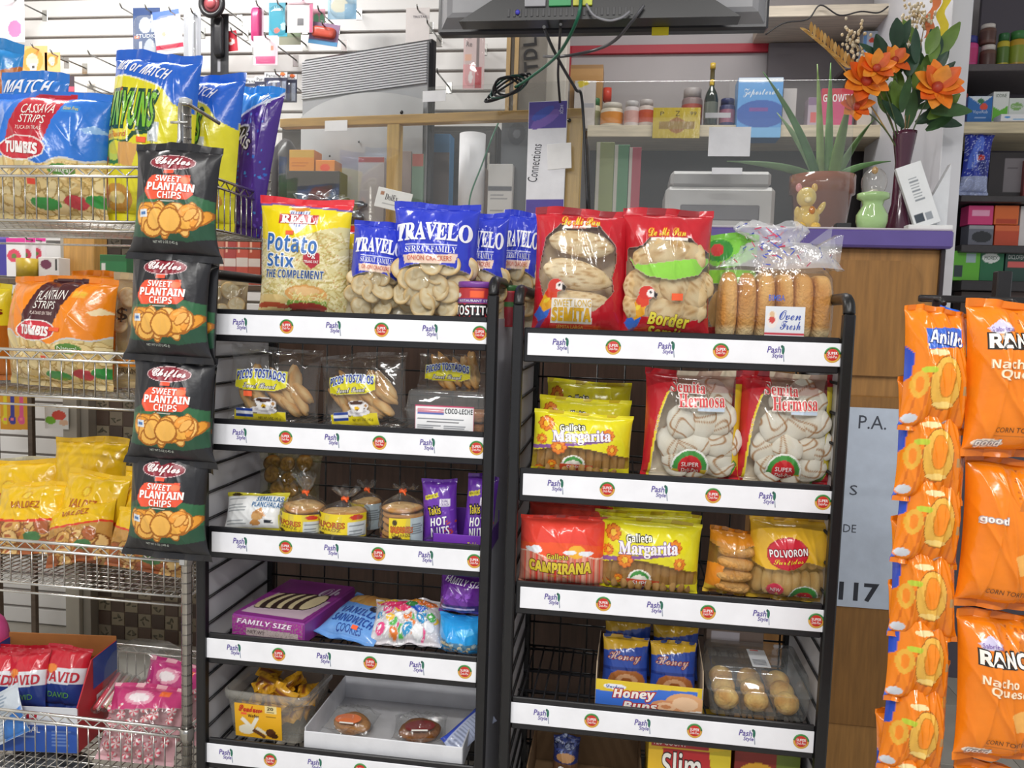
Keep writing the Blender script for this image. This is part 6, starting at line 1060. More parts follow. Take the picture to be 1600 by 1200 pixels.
for x0, y0_, x1, y1_, hx in ((509, 184, 544, 202, 'd8d8d8'), (660, 142, 696, 161, 'e6e6e8')):
    m = MB(); z_ = at(x0, y1_, 2.48).z-LE; m.box(fx(x0), -.0075, z_, fx(x1), -.0065, z_+.033, hx, .0003); m.build('paper_tab', PA, t)
x0, x1 = at(908, 250, 2.44).x, at(1330, 250, 2.44).x; m = MB(); m.box(x0, 2.44, kz, x1, 2.444, at(1100, 126, 2.44).z, 'eef2f005', .001)
t = tag(m.build('clear_screen', GL), 'frameless clear sheet standing on the purple edged counter in front of the aloe', 'screen')
m = MB(); 
for px in (912, 1320): xx = at(px, 300, 2.44).x; m.box(xx-.02, 2.425, kz, xx+.02, 2.46, kz+.02, '2a2a2c')
m.build('clamp_foot', BK, t)
for x0, y0_, x1, y1_ in ((910, 161, 928, 168), (1102, 176, 1142, 184), (1106, 198, 1174, 244), (1112, 262, 1160, 272)):  # lower white patches paint in glare on the acrylic; upper ones are tabs
    a, b = at(x0, y1_, 2.438), at(x1, y0_, 2.438); m = MB(); m.box(a.x, 2.4385, a.z, b.x, 2.4397, b.z, 'e6e6ea', .0003); m.build('paper_tab', PA, t)
# cards taped to the frame post
small('price_card', 'purple topped white card with handwriting taped to the frame post', 'card', 823, 158, 884, 336, 2.405, None, [('r', 823, 158, 884, 200, '5a4f9c'), ('e', 850, 186, 26, 9, '7a62b0', -30), ('e', 846, 176, 20, 7, '4a5ab0', -30), ('r', 823, 312, 884, 336, '5a4f9c'), ('t', 'Connections', 805, 246, 865, 262, '3a3a40', {'rot': -84}), ('t', 'HCJX', 868, 168, 882, 175, 'd8d8f0', {'rot': 90})], 'e4e4e8', .002, (0, 0, rz), PA)
small('paper_note', 'white paper note stuck over the handwritten card', 'note', 856, 224, 894, 264, 2.398, None, [], 'ecebea', .0015, (0, -.06, rz), PA)
small('business_card', 'small white card with bold name tilted against the screen', 'card', 583, 296, 639, 328, 2.40, None, [('t', serif('DolEx'), 597, 304, 618, 314, '4a4648'), ('r', 588, 301, 595, 308, 'a87a60'), ('r', 625, 314, 631, 321, '5a5a60'), ('lines', 594, 318, 620, 322, 1, '9a9a9a')], 'dcdcd8', .002, (-.1, .21, -.05), PA)
p, q = at(438, 300, 2.98), at(776, 300, 2.98); m = MB(); ztop = at(600, 196, 2.98).z; m.box(p.x, 2.99, 0, q.x, 3.1, ztop, '37322f', .003)
c_ = tag(m.build('back_cabinet', WD), 'dark low cabinet against the slatted wall behind the silver monitor', 'cabinet')
for k in range(3): xa, xb = p.x+(q.x-p.x)*k/3+.008, p.x+(q.x-p.x)*(k+1)/3-.008; m = MB(); m.box(xa, 2.978, .3, xb, 2.99, ztop-.02, '3f3935', .003); d_ = m.build('door', WD, c_); m = MB(); m.box(xb-.03, 2.966, ztop-.2, xb-.018, 2.978, ztop-.1, '7a7670', .002); m.build('handle', CH, d_)
# silver monitor seen from behind
pa, pb = at(470, 92, 2.86), at(673, 57, 2.66); dv = pb-pa; L = math.hypot(dv.x, dv.y); ra_ = math.atan2(dv.y, dv.x); zb = LE+.105; hL = pa.z-zb; hR = pb.z-zb
t = thing('monitor', 'silver flat monitor seen from behind, standing behind the timber framed screen', 'monitor', (pa.x, pa.y, zb), (0, 0, ra_)); hm = (hL+hR)/2
m = MB(); m.box(0, .012, 0, L, .04, hm, '26262a', .006); m.build('screen_bezel', PL, t)
m = MB()
for i in range(16): z = hm-.012-i*.0085; m.box(.004, 0, z-.0062, L-.014, .014, z, 'a9aaae', .001)
m.box(.004, .006, 0, L-.012, .014, hm-.01, '8d8e92', .001); m.build('vent_grille', PL, t)
P = []
for v in LS(0, 1, 10):
    P.append([(.012+(L-.03)*u, .004-.05*math.sin(PI*v*.55+.2)*(1-.75*abs(2*u-1)**3), v*(hm*(.58+.12*math.sin(PI*(u*.75+.1))))) for u in LS(0, 1, 24)])
m = MB(); m.grid(np.array(P), 'a2a3a6'); m.build('back_shell', PL, t)
m = MB(); m.ell((L*.32, -.045, hm*.33), (.004, .003, .004), '202022', 8); m.ell((L*.55, -.047, hm*.4), (.004, .003, .004), '202022', 8); m.build('screw', BK, t)
m = MB(); m.box(L*.12, -.03, -.10, L*.42, .03, .03, '5a5a66', .012); m.box(L*.0, -.08, -.098, L*.62, .09, -.088, '4a4a54', .004); m.build('stand', PL, t)
m = MB(); m.box(L*.20, -.032, -.05, L*.34, -.0305, -.005, 'd8d8cf', .0003); m.lines if 0 else None; m.build('paper_label', PA, t)
KB = LE
small('storage_case', 'dark storage case that carries the amber and orange boxes', 'box', 448, 267, 530, 345, 2.625, KB, [('r', 448, 292, 530, 295, '55504c')], '36322f', .08)
KR = at(490, 267, 2.625).z
for i, (x0, y0_, x1, y1_, Y, c, ops) in enumerate(((452, 234, 491, 267, 2.63, 'd8892a', [('r', 452, 234, 491, 246, 'c9a040'), ('lines', 456, 252, 486, 262, 2, 'b8641a')]), (493, 250, 523, 267, 2.63, 'e08a34', [('e', 508, 262, 8, 6, 'e8502a')]), (559, 245, 600, 345, 2.60, 'b9b4b2', [('r', 559, 242, 600, 252, 'a8583a')]), (668, 209, 702, 345, 2.82, '3f7fb0', [('r', 668, 232, 702, 345, '6a5a54')]), (626, 236, 642, 345, 2.66, '9a8a86', []), (643, 240, 661, 345, 2.66, '6a8a78', [('r', 643, 240, 661, 256, 'a85a52')]), (782, 174, 826, 345, 2.60, '54565c', [('e', 806, 204, 14, 15, '3a3c42'), ('e', 806, 204, 6, 6, '6a6c74')]), (762, 256, 800, 345, 2.56, 'd9d7d6', [('r', 762, 284, 800, 290, '5a5a62'), ('lines', 766, 292, 796, 316, 5, '8a8a90')]), (724, 262, 758, 345, 2.74, '7a6a62', [('r', 728, 270, 752, 284, 'c8b9a8')]))):
    small('stacked_box' if i != 6 else 'loudspeaker', ('amber box below the silver monitor', 'orange box with red spot below the silver monitor', 'grey box with rust red top edge behind the screen', 'blue and brown box at the screen frame', 'mauve file box beside the middle post', 'green and red file box beside the middle post', 'dark grey loudspeaker behind the purple topped card', 'white box with dark stripe beside the purple topped card', 'brown box with beige label behind the paper roll')[i], 'box' if i != 6 else 'loudspeaker', x0, y0_, x1, y1_, Y, KR if i < 2 else KB, ops, c, .07)
m = MB(); w, h, loc = fit(717, 210, 757, 345, 2.58, KB); m.lathe([(0, 0), (w/2, 0), (w/2, h), (w/2-.003, h), (w/2-.003, h-.05), (0, h-.05)], 'e9e9ee', 24); tag(m.build('paper_roll', PA, None, loc), 'tall white paper roll standing behind the screen', 'paper roll')
mb = lumpy((0, 0, .075), (.12, .03, .06), 'b9bcbf', '6f7478', .2, 4, 9, 50, .9); tag(mb.build('foil_bundle', CH, None, (at(505, 320, 2.575).x, 2.585, KB)), 'crumpled silver foil bundle at the foot of the monitor', 'bundle')
mb = lumpy((0, 0, .17), (.06, .06, .17), '222024', '2e2c30', .06, 2, 4, 30, .8); tag(mb.build('black_bag', PM, None, (at(440, 330, 2.66).x, 2.70, KB)), 'black cloth bag behind the end of the timber framed screen', 'bag')
def wire(name, label, pts, r, c, cat='cable', m=PL):
    P = [at(*q) for q in pts]; out = []
    for i in range(len(P)-1):
        p0, p1, p2, p3 = P[max(i-1, 0)], P[i], P[i+1], P[min(i+2, len(P)-1)]
        for k in range(6):
            s = k/6; out.append(.5*((2*p1)+(p2-p0)*s+(2*p0-5*p1+4*p2-p3)*s*s+(3*p1-p0-3*p2+p3)*s**3))
    mb = MB(); mb.tube(out+[P[-1]], r, c, 8); return tag(mb.build(name, m), label, cat)
wire('cord', 'green cord slanting behind the screen in front of the paper roll', [(786, 176, 2.56), (770, 212, 2.52), (752, 260, 2.50), (735, 306, 2.50), (732, 345, 2.50)], .0025, '2f7a5a')
# tall printed board and timber strip behind the screen
p, q = at(786, 340, 2.98), at(846, 340, 2.98); m = MB(); m.box(p.x, 2.98, 0, q.x, 3.0, at(800, 40, 2.98).z, '7a746c', .002)
for k in range(2): m.box(at(788, 200, 2.97).x+k*.03, 2.965, 1.0, at(788, 200, 2.97).x+.014+k*.03, 2.98, at(800, 48, 2.97).z, 'b99a6a', .002)
M = Matrix.Translation((at(840, 120, 2.97).x, 2.976, at(840, 110, 2.97).z))@Matrix.Rotation(-PI/2*1.05, 4, 'Y'); m.flat(heavy('TDL'), 0, 0, .12, .05, 0, '1e1c1e', 0, M)
tag(m.build('display_board', CT), 'tall grey board with big black letters turned sideways behind the coiled cables', 'board')
p, q = at(846, 340, 3.05), at(876, 340, 3.05); m = MB(); m.box(p.x, 3.05, 0, q.x, 3.2, 3.05, 'd0cac0', .002); struct(m.build('trim_3', WL))
# ------------------------------------------------------------------ television hung overhead, seen from behind
TY = 2.05; pL, pR = at(684, 42, TY), at(1200, 58, TY); tw = pR.x-pL.x; zb = (pL.z+pR.z)/2
t = thing('television', 'black television hung overhead above the counter, seen from behind with cables', 'television', (pL.x, TY, zb), (.0, .0, 0)); th = .46
m = MB(); m.box(0, .0, 0, tw, .035, th, '3a3a3e', .006); m.build('screen_frame', PL, t)
m = MB(); P = []
for y, i0, z0_, z1_ in ((0, .01, .012, th-.01), (-.03, .03, .03, th-.04), (-.035, .045, .04, th-.05)): P.append([(i0, y, z0_), (tw-i0, y, z0_), (tw-i0, y, z1_), (i0, y, z1_)])
m.grid(np.array(P), '8f8f93', False, True); m.add(P[-1], [[0, 1, 2, 3]], '8f8f93', False); m.build('back_cover', PL, t)
m = MB(); A_ = [(.07, .004), (tw-.075, .004), (tw-.16, .058), (.16, .058)]
slab(m, A_, -.075, -.02, '18181b'); m.build('connector_housing', PL, t)
m = MB()
for x0, x1, c in ((.40, .50, '9a9aa0'), (.515, .62, '2f9a5a'), (.63, .66, 'c8c83a'), (.675, .72, 'c8d23a')): m.box(tw*x0*.62+.03, -.082, .034, tw*x1*.62+.03, -.074, .05, c, .0006)
for k in range(22): m.box(.19+k*.014, -.077, .012, .196+k*.014, -.074, .03, '2c2c30', .0003)
m.build('port_panel', PL, t)
m = MB(); m.ell((.215, -.078, .022), (.006, .005, .006), '4a48c0', 10); m.build('blue_plug', PL, t)
m = MB(); m.box(tw*.66, -.004, -.012, tw*.71, -.002, .008, 'e2cf2a', .0003); m.build('yellow_tag', PA, t)
for xx in (tw*.3, tw*.7): m = MB(); m.box(xx-.02, .035, th-.2, xx+.02, .06, 3.05-zb, '2c2c30', .003); m.build('ceiling_bracket', BK, t)
wire('cable', 'green cable dropping from the television to the coil on the screen', [(908, -10, 1.96), (902, 30, 1.96), (872, 85, 2.1), (830, 120, 2.3), (805, 136, 2.36)], .0042, '1f6a50')
wire('cable', 'grey cable sweeping from the television port across to the coil', [(1006, 8, 1.96), (990, 30, 1.97), (962, 62, 2.05), (930, 78, 2.15), (880, 88, 2.2), (850, 88, 2.3)], .004, '55555a')
wire('cable', 'black cable hanging from the blue plug down past the purple topped card', [(850, 42, 1.96), (862, 72, 2.1), (882, 110, 2.2), (900, 140, 2.3), (910, 162, 2.36), (918, 330, 2.36)], .0042, '1e1e22')
wire('cable', 'thin black cable hanging straight beside the tall grey board', [(876, 38, 1.97), (873, 90, 2.2), (872, 120, 2.3), (875, 160, 2.37)], .0035, '26262a')
wire('cable', 'short striped wire looping under the television ports', [(916, 6, 1.95), (928, 24, 1.95), (950, 32, 1.95), (970, 28, 1.95), (984, 18, 1.96)], .003, '8a8a90')
pc = at(792, 135, 2.36); m = MB()
for k in range(5): m.tube([(pc.x+(.035+.008*k)*math.cos(q), pc.y+.006*k+.01*math.sin(2*q+k), pc.z+(.024+.004*k)*math.sin(q+.3*k)) for q in np.arange(24)*2*PI/24], .0035, ('1c1c20', '26262a', '1f4a40')[k % 3], 7, True)
tag(m.build('cable_coil', PL), 'tangled coil of black cables resting on the timber frame', 'cable')
# ------------------------------------------------------------------ wall shelves behind the counter
def board(px0, px1, yt, yb, Y, d, c, label, back=True):
    p, q = at(px0, yt, Y), at(px1, yt, Y); zt = at((px0+px1)/2, yt, Y).z; zb = at((px0+px1)/2, yb, Y).z; m = MB(); m.box(p.x, Y, zb, q.x, Y+d, zt, c, .002); tag(m.build('wall_shelf', WD if c[0] > 'b' else BK), label, 'shelf'); return zt
SYY = 3.3
ZA = board(918, 1490, 195, 214, SYY, .3, 'd8cbb0', 'long cream wall shelf of jars and boxes behind the clear screen')
ZB = board(1196, 1490, 6, 24, SYY, .3, 'd2c6b4', 'cream shelf edge overhead behind the dried flowers')
ZC = board(1320, 1460, 101, 108, SYY+.1, .2, '5a5254', 'short dark shelf half hidden behind the orange flowers')
p, q = at(918, 330, 3.56), at(1700, 330, 3.56); m = MB(); m.box(p.x, 3.56, 0, q.x, 3.6, at(1200, 214, 3.56).z, '3c383b', .002); struct(m.build('wall_recess', WL))
p, q = at(1200, 100, 3.58), at(1720, 100, 3.58); m = MB(); m.box(p.x, 3.58, ZA-.02, q.x, 3.61, at(1400, 64, 3.58).z, '6c666a', .002); struct(m.build('wall_upper', WL))
def bottle(name, label, cat, x0, y0_, x1, y1_, Y, z, prof, cols, m=PL, n=22, group=None):
    """prof: (radius as part of the half width, height 0..1); cols: colour per ring."""
    w, h, loc = fit(x0, y0_, x1, y1_, Y, z); loc.y += w/2; mb = MB(); mb.lathe([(r*w/2, zz*h) for r, zz in prof], cols, n); o = mb.build(name, m, None, loc); return tag(o, label, cat, group), w, h
JAR = [(0, 0), (.96, 0), (1, .03), (1, .72), (.94, .76), (.8, .78), (.86, .79), (.86, .98), (.8, 1), (0, 1)]
def jar(label, x0, y0_, x1, y1_, Y, z, body, lab, lid, m=PL, group=None):
    c = [body, body, body, body, body, body, lid, lid, lid, lid]; o, w, h = bottle('jar', label, 'jar', x0, y0_, x1, y1_, Y, z, JAR[:6]+[(0, .78)], c[:7], m, group=group)
    q = MB(); q.lathe([(.0, .781*h), (.86*w/2, .79*h), (.86*w/2, .98*h), (.8*w/2, h), (0, h)], lid, 22); q.build('lid', PL, o)
    q = MB(); q.lathe([(1.012*w/2, .16*h), (1.015*w/2, .17*h), (1.015*w/2, .6*h), (1.012*w/2, .61*h)], lab, 22); q.build('wrap_label', CT, o); return o
small('carton', 'plain brown carton at the end of the long cream shelf', 'box', 890, 101, 941, 195, 3.42, ZA, [('r', 890, 101, 941, 106, '9a7448')], 'b58a54', .12)
small('paper_bag', 'white sack with yellow tag in front of the plain brown carton', 'bag', 897, 126, 930, 195, 3.36, ZA, [('r', 902, 124, 918, 134, 'd8c22a', -20)], 'cfc8c4', .04)
jar('orange labelled jar on the long cream shelf', 938, 158, 974, 195, 3.33, ZA, 'e0d4c0', 'd98a2a', 'd9d2c6'); jar('pale jar with green lid behind the sack', 920, 152, 938, 195, 3.40, ZA, 'd8d4b8', '9a9a6a', '3a7a4a')
jar('clear jar with a red and white wrap next to the orange labelled jar', 975, 156, 999, 195, 3.32, ZA, 'd9cfcf', 'd8a8a0', 'd4d0d0'); jar('jar with orange and red wrap beside the gold paper sign', 998, 154, 1022, 195, 3.32, ZA, 'd8c8c0', 'c8502c', 'ccc4c2')
bottle('bottle', 'slim bottle with red cap behind the orange labelled jar', 'bottle', 939, 134, 957, 195, 3.42, ZA, [(0, 0), (.9, 0), (.9, .5), (.5, .66), (.5, .7), (.75, .7), (.75, .98), (0, 1)], ['d8b0a0', 'd8b0a0', 'd0a090', 'c0705c', 'c0503c', 'd8442f', 'd8442f', 'd8442f'])
jar('large dim jar with pale lid and red contents', 1066, 135, 1099, 195, 3.38, ZA, '9a8484', 'b85a50', 'c4bcbc')
o, w, h = bottle('bottle', 'tall dark glass bottle with gold neck foil', 'bottle', 1102, 95, 1124, 192, 3.30, ZA, [(0, 0), (.95, 0), (1, .03), (1, .42), (.8, .52), (.34, .62), (.32, .9), (.4, .9), (.4, .995), (0, 1)], ['2a3430']*4+['2f3a34', '35403a', '8a7a4a', 'c9a43a', 'd8b84a', 'd8b84a'], CR)
m = MB(); m.lathe([(1.01*w/2, .1*h), (1.02*w/2, .11*h), (1.02*w/2, .36*h), (1.01*w/2, .37*h)], '6a7068', 22); m.build('wrap_label', CT, o); m = MB(); m.lathe([(.36*w/2, .64*h), (.38*w/2, .65*h), (.38*w/2, .72*h), (.36*w/2, .73*h)], 'd8b84a', 22); m.build('gold_collar', CH, o)
jar('navy can with pink print beside the dark glass bottle', 1125, 152, 1150, 195, 3.33, ZA, '3a3f70', 'a86a80', '2f356a')
small('carton', 'large sky blue carton with white script on the long cream shelf', 'box', 1152, 121, 1222, 215, 3.29, None, [('r', 1152, 121, 1222, 128, 'dfe8f0'), ('t', script('Zeposterol'), 1160, 138, 1216, 152, 'e8f2fa'), ('e', 1190, 178, 40, 22, '2f5fb4'), ('r', 1170, 168, 1200, 174, '7a4a9a'), ('r', 1152, 200, 1222, 215, '7ab8ea')], '5a9fe0', .1)
for i, (x0, y0_, x1, y1_, c, ops, lb) in enumerate(((1223, 138, 1244, 195, 'c9c2c0', [], 'narrow grey white box beside the large sky blue carton'), (1262, 152, 1281, 208, 'b8a8b8', [('r', 1262, 152, 1281, 166, '8a7090'), ('r', 1266, 180, 1276, 200, 'd86a6a')], 'mauve tube box behind the aloe leaves'), (1283, 138, 1333, 193, 'd04a7a', [('r', 1283, 138, 1333, 156, 'c82c44'), ('t', heavy('GROWIN'), 1285, 146, 1331, 157, 'f4ecee')], 'crimson and pink carton behind the aloe leaves'), (1340, 160, 1362, 195, 'c8c0b8', [], 'small beige box behind the orange flowers'))):
    small('carton', lb, 'box', x0, y0_, x1, y1_, 3.34, ZA, ops, c, .07)
small('carton', 'white and pale blue carton above the orange flowers', 'box', 1348, 48, 1382, 101, 3.42, ZC, [('r', 1348, 48, 1353, 101, '6a9ad8'), ('e', 1362, 62, 5, 4, 'e0503a')], 'c4d0e4', .06)
jar('small red lidded jar beside the white and pale blue carton', 1387, 50, 1405, 101, 3.42, ZC, 'b0a080', 'c8b070', 'c83a3a')
small('paper_sign', 'gold foil sign with dark print on the cream shelf edge', 'sign', 1020, 168, 1094, 216, 3.285, None, [('e', 1058, 196, 14, 12, 'a8702a'), ('p', [(1040, 196), (1058, 182), (1076, 196), (1058, 210)], 'a06a2a'), ('r', 1030, 190, 1086, 201, '9a7a2a'), ('t', 'P', 1031, 174, 1037, 180, '5a4a1a'), ('t', 'Z', 1055, 173, 1062, 181, '5a4a1a'), ('t', '99', 1078, 174, 1088, 180, '5a4a1a')], 'c9b032', .003, m=PR)
# counter goods
w, h, loc = fit(1040, 266, 1212, 352, 2.60, kz); t = thing('printer', 'pale grey desktop printer on the counter behind the clear screen', 'printer', loc); m = MB(); m.box(-w/2, 0, 0, w/2, .24, h*.75, 'b9b7b6', .012); m.build('housing', PL, t)
m = MB(); m.box(-w*.46, .01, h*.75, w*.46, .2, h, 'a8a6a6', .01); m.build('lid', PL, t); m = MB(); m.box(-w*.36, -.004, h*.22, w*.36, .004, h*.46, '6a686c', .003); m.build('paper_slot', PL, t)
for i, (x0, x1, c) in enumerate(((930, 958, '8f9a5a'), (958, 982, '4a8a5a'), (980, 1000, 'b03048'))):
    small('magazine', '%s backed magazine standing behind the clear screen' % ('olive', 'green', 'crimson')[i], 'magazine', x0, 222+i*4, x1, 352, 2.68, kz, [('r', x0, 222, x0+5, 352, 'c8c4b8')], c, .02)
# aloe in a clay pot
w, h, loc = fit(1232, 276, 1334, 352, 2.66, kz); t = thing('aloe_plant', 'aloe with long pointed green leaves in a brown clay pot', 'plant', loc); m = MB(); R = w/2
m.lathe([(0, 0), (R*.74, 0), (R*.9, h*.68), (R, h*.7), (R, h), (R*.9, h), (R*.86, h*.9), (0, h*.88)], ['8a4f34']*6+['5a4030', '4a3628'], 28); m.build('clay_pot', CR, t)
for i, (bx, by, tx, ty, c, wd, dy) in enumerate(((1276, 276, 1192, 112, '4f7f4a', 13, -.05), (1282, 276, 1277, 100, '8fae62', 12, .02), (1294, 276, 1298, 98, '6a9a52', 13, .05), (1302, 276, 1330, 150, '6f9440', 18, -.06), (1308, 276, 1366, 186, '5a7a42', 12, .02), (1270, 278, 1136, 252, '6a8a5c', 14, -.08), (1306, 280, 1392, 252, '5f8a50', 12, -.02), (1276, 277, 1214, 176, '7a9a6a', 13, .06))):
    p0, p1 = at(bx, by, 2.72), at(tx, ty, 2.72+dy); P = []
    ctl = p0.lerp(p1, .5)+Vector((-(p1.x-p0.x)*.18, 0, (.02 if ty > 200 else .0)))
    pts = [(1-s)**2*p0+2*s*(1-s)*ctl+s*s*p1-loc for s in LS(0, 1, 12)]
    m = MB(); m.tube(pts, [max(.0015, wd/1250*2.7*.5*(1-s**2.2)) for s in LS(0, 1, 12)], c, 9); V = m.V[0]; cy = np.repeat(np.array([q.y for q in pts]), 9); V[:, 1] = cy+(V[:, 1]-cy)*.45; m.build('leaf', LF, t)
# glass-green globe ornament, figurine
w, h, loc = fit(1338, 302, 1388, 354, 2.45, kz); t = thing('ceramic_pot', 'pale green ceramic pot with a clear globe on top', 'ornament', (loc.x, 2.45, kz)); R = w/2
m = MB(); m.lathe([(0, 0), (R*.8, 0), (R*.98, h*.25), (R*.98, h*.42), (R*.62, h*.68), (R*.7, h*.8), (R*1.0, h*.86), (R, h*.98), (R*.9, h), (R*.7, h*.9), (0, h*.84)], 'a9cc8c', 28); m.build('pot', CR, t)
m = MB(); m.ell((0, 0, h*1.28), (R*.8, R*.8, h*.4), 'e8e0d814', 22); m.build('clear_globe', RG, t); m = MB(); m.lathe([(0, h*.84), (R*.45, h*.86), (R*.5, h*1.0), (R*.2, h*1.1), (0, h*1.12)], 'c9c4b8', 16); m.ell((0, 0, h*1.6), (R*.22, R*.22, h*.1), 'b98a3a', 10); m.build('globe_fitting', CR, t)
w, h, loc = fit(1234, 284, 1290, 352, 2.47, kz); t = thing('figurine', 'yellow ceramic animal figurine with round ears on the counter', 'figurine', (loc.x, 2.47, kz)); Y_ = 'e6c468'
m = MB(); m.ell((0, 0, h*.26), (w*.36, w*.3, h*.27), Y_, 18); m.ell((-w*.2, -w*.2, h*.08), (w*.16, w*.18, h*.09), 'e0b858', 12); m.ell((w*.2, -w*.2, h*.08), (w*.16, w*.18, h*.09), 'e0b858', 12); m.ell((w*.36, -w*.08, h*.45), (w*.09, w*.09, h*.16), Y_, 12, Matrix.Rotation(.5, 4, 'Y')); m.ell((-w*.3, -w*.12, h*.36), (w*.09, w*.1, h*.13), Y_, 12); m.build('body', CR, t)
m = MB(); m.ell((-w*.05, -.004, h*.68), (w*.28, w*.25, h*.21), 'ecd07a', 18); m.ell((-w*.05, -w*.24, h*.62), (w*.11, w*.07, h*.07), 'f4e4b0', 10); m.build('head', CR, t)
for sx in (-1, 1): m = MB(); m.ell((-w*.05+sx*w*.22, 0, h*.88), (w*.09, w*.05, h*.09), 'e0b454' if sx > 0 else 'e89a9a', 12); m.build('ear', CR, t)
m = MB(); m.ell((w*.08, -w*.26, h*.40), (w*.09, w*.07, h*.09), 'c8803c', 10); m.build('held_ornament', CR, t)
# white leaning box
p0 = at(1440, 352, 2.44); t = thing('white_box', 'open white box leaning on the counter by the dark vase', 'box', (p0.x, 2.44, kz)); m = MB(); m.box(-.035, -.0, 0, .085, .08, .02, 'f0f0f0', .002); m.build('base_tray', PA, t)
m = MB(); a = Art(0, 0, 46, 100, 'eceef0'); a.lines(14, 20, 34, 60, 8, '8f959c', 2).r(4, 78, 20, 92, '3a4450').r(24, 80, 36, 92, '9aa0a8'); m.box(-.035, 0, 0, .035, .018, .185, 'e4e6e8', .001); skin(m, a, lambda u, v, s=1, off=0.: np.stack([(u-.5)*.068, -.0003-off+0*u, .001+v*.183], -1), smooth=False, off=.0002); m.build('upright_carton', CT, t, (.025, .02, .02), (-.05, -.35, -.05))
m = MB(); slab(m, [(.0, .02), (.085, .02), (.085, .20)], .05, .076, 'e2e4e8'); m.build('side_flap', PA, t)
# dark vase with dried and silk flowers
w, h, loc = fit(1390, 206, 1428, 352, 2.52, kz); t = thing('flower_vase', 'dark plum glass vase holding orange silk flowers and dried sprigs', 'flowers', (loc.x, 2.52, kz)); R = w/2
m = MB(); m.lathe([(0, 0), (R*1.15, 0), (R*1.2, h*.04), (R*.7, h*.3), (R*.62, h*.7), (R*.95, h*.96), (R*.98, h), (R*.9, h), (R*.58, h*.7), (0, h*.6)], '4a1f34', 26); m.build('vase', CR, t)
neck = Vector((loc.x, 2.52, kz+h)); g = np.random.RandomState(8); B = Vector((loc.x, 2.52, kz))
def stem(px, py, Y, c='4a5a34', r=.002): p1 = at(px, py, Y); mid = neck.lerp(p1, .5)+Vector((0, 0, .02)); m = MB(); m.tube([tuple((1-s)**2*(neck-Vector((0, 0, .08)))+2*s*(1-s)*mid+s*s*p1-B) for s in LS(0, 1, 8)], r, c, 6); m.build('stem', LF, t); return p1-B
def petal(m, base, d, L, W, c, cup=.3):
    d = Vector(d).normalized(); sd = d.cross(Vector((.13, -.9, .4))).normalized(); nn = sd.cross(d); P = []
    for s in LS(0, 1, 7):
        ww = W*math.sin(PI*min(s*.92+.06, 1))**.8; P.append([tuple(Vector(base)+d*(L*s)+sd*(ww*k)+nn*(cup*L*(s*s)+.2*ww*abs(k))) for k in (-1, -.5, 0, .5, 1)])
    m.grid(np.array(P), c)
for px, py, Y, sz, n in ((1352, 128, 2.46, .074, 10), (1396, 96, 2.50, .05, 8), (1462, 138, 2.48, .074, 11), (1336, 168, 2.47, .05, 8), (1368, 108, 2.44, .052, 8)):
    p1 = stem(px, py, Y); m = MB()
    for k in range(n): an = k*2*PI/n; petal(m, p1, (math.cos(an), -.45, math.sin(an)+.25), sz*g.uniform(.85, 1.1), sz*.34, ('f08422', 'e8641c', 'f49a30')[k % 3], g.uniform(-.25, .1))
    m.ell(p1+Vector((0, -.012, 0)), (sz*.22, sz*.2, sz*.22), 'b8402a', 10); m.build('flower', LF, t)
for i in range(46):
    px, py = g.uniform(1376, 1472), g.uniform(52, 205); p1 = at(px, py, g.uniform(2.48, 2.62))-B; m = MB(); dr = (p1-(neck-B)); dr.normalize(); petal(m, p1-dr*.03, (dr.x+g.uniform(-.5, .5), g.uniform(-.4, .2), dr.z*.6+g.uniform(-.3, .6)), g.uniform(.07, .11), g.uniform(.014, .026), ('2f4f3a', '27452f', '3f6238', '6a8a3a')[i % 4 if i % 7 else 3], g.uniform(-.3, .2)); m.build('leaf', LF, t)
for x0, y0_, n, Y in ((1332, 60, 46, 2.55), (1345, 92, 30, 2.5), (1428, 20, 60, 2.6), (1446, 30, 30, 2.58), (1420, 60, 24, 2.56)):
    p1 = stem(x0, y0_, Y, '8a7048', .0014); m = MB()
    for k in range(n): q = p1+Vector((g.normal(0, .016), g.normal(0, .012), g.normal(-.01, .028))); m.ell(q, (.0045, .0045, .0055), ('d8c4a0', 'cdb48c', 'e4d6ba')[k % 3], 6)
    m.build('dried_sprig', LF, t)['kind'] = 'stuff'
p1 = stem(1262, 48, 2.5, 'b08a4a', .002); m = MB(); p0 = neck-B
for k in range(26): s = .55+.45*k/26; q = p0.lerp(p1, s)+Vector((0, 0, .02*math.sin(PI*s))); petal(m, q, (-.6+.9*(-1)**k*.5, -.2, .7+.4*(-1)**k), .032, .006, ('c99a4e', 'd8b06a', 'b8863c')[k % 3], .1)
m.build('dried_wheat', LF, t)
m = MB()
for k, (px0, px1, c) in enumerate(((1440, 1462, 'd87a4a'), (1462, 1476, 'e0c83a'))):
    p0, p1 = at(px1, -4, 2.62), at(px0+8, 58+0*k, 2.58); sd = Vector((.012, 0, .004)); P = [[tuple(p0.lerp(p1, s)-B-sd+Vector((.008*math.sin(9*s+k), 0, 0))), tuple(p0.lerp(p1, s)-B+sd+Vector((.008*math.sin(9*s+k), 0, 0)))] for s in LS(0, 1, 12)]; m.grid(np.array(P), c)
m.build('ribbon', PM, t)
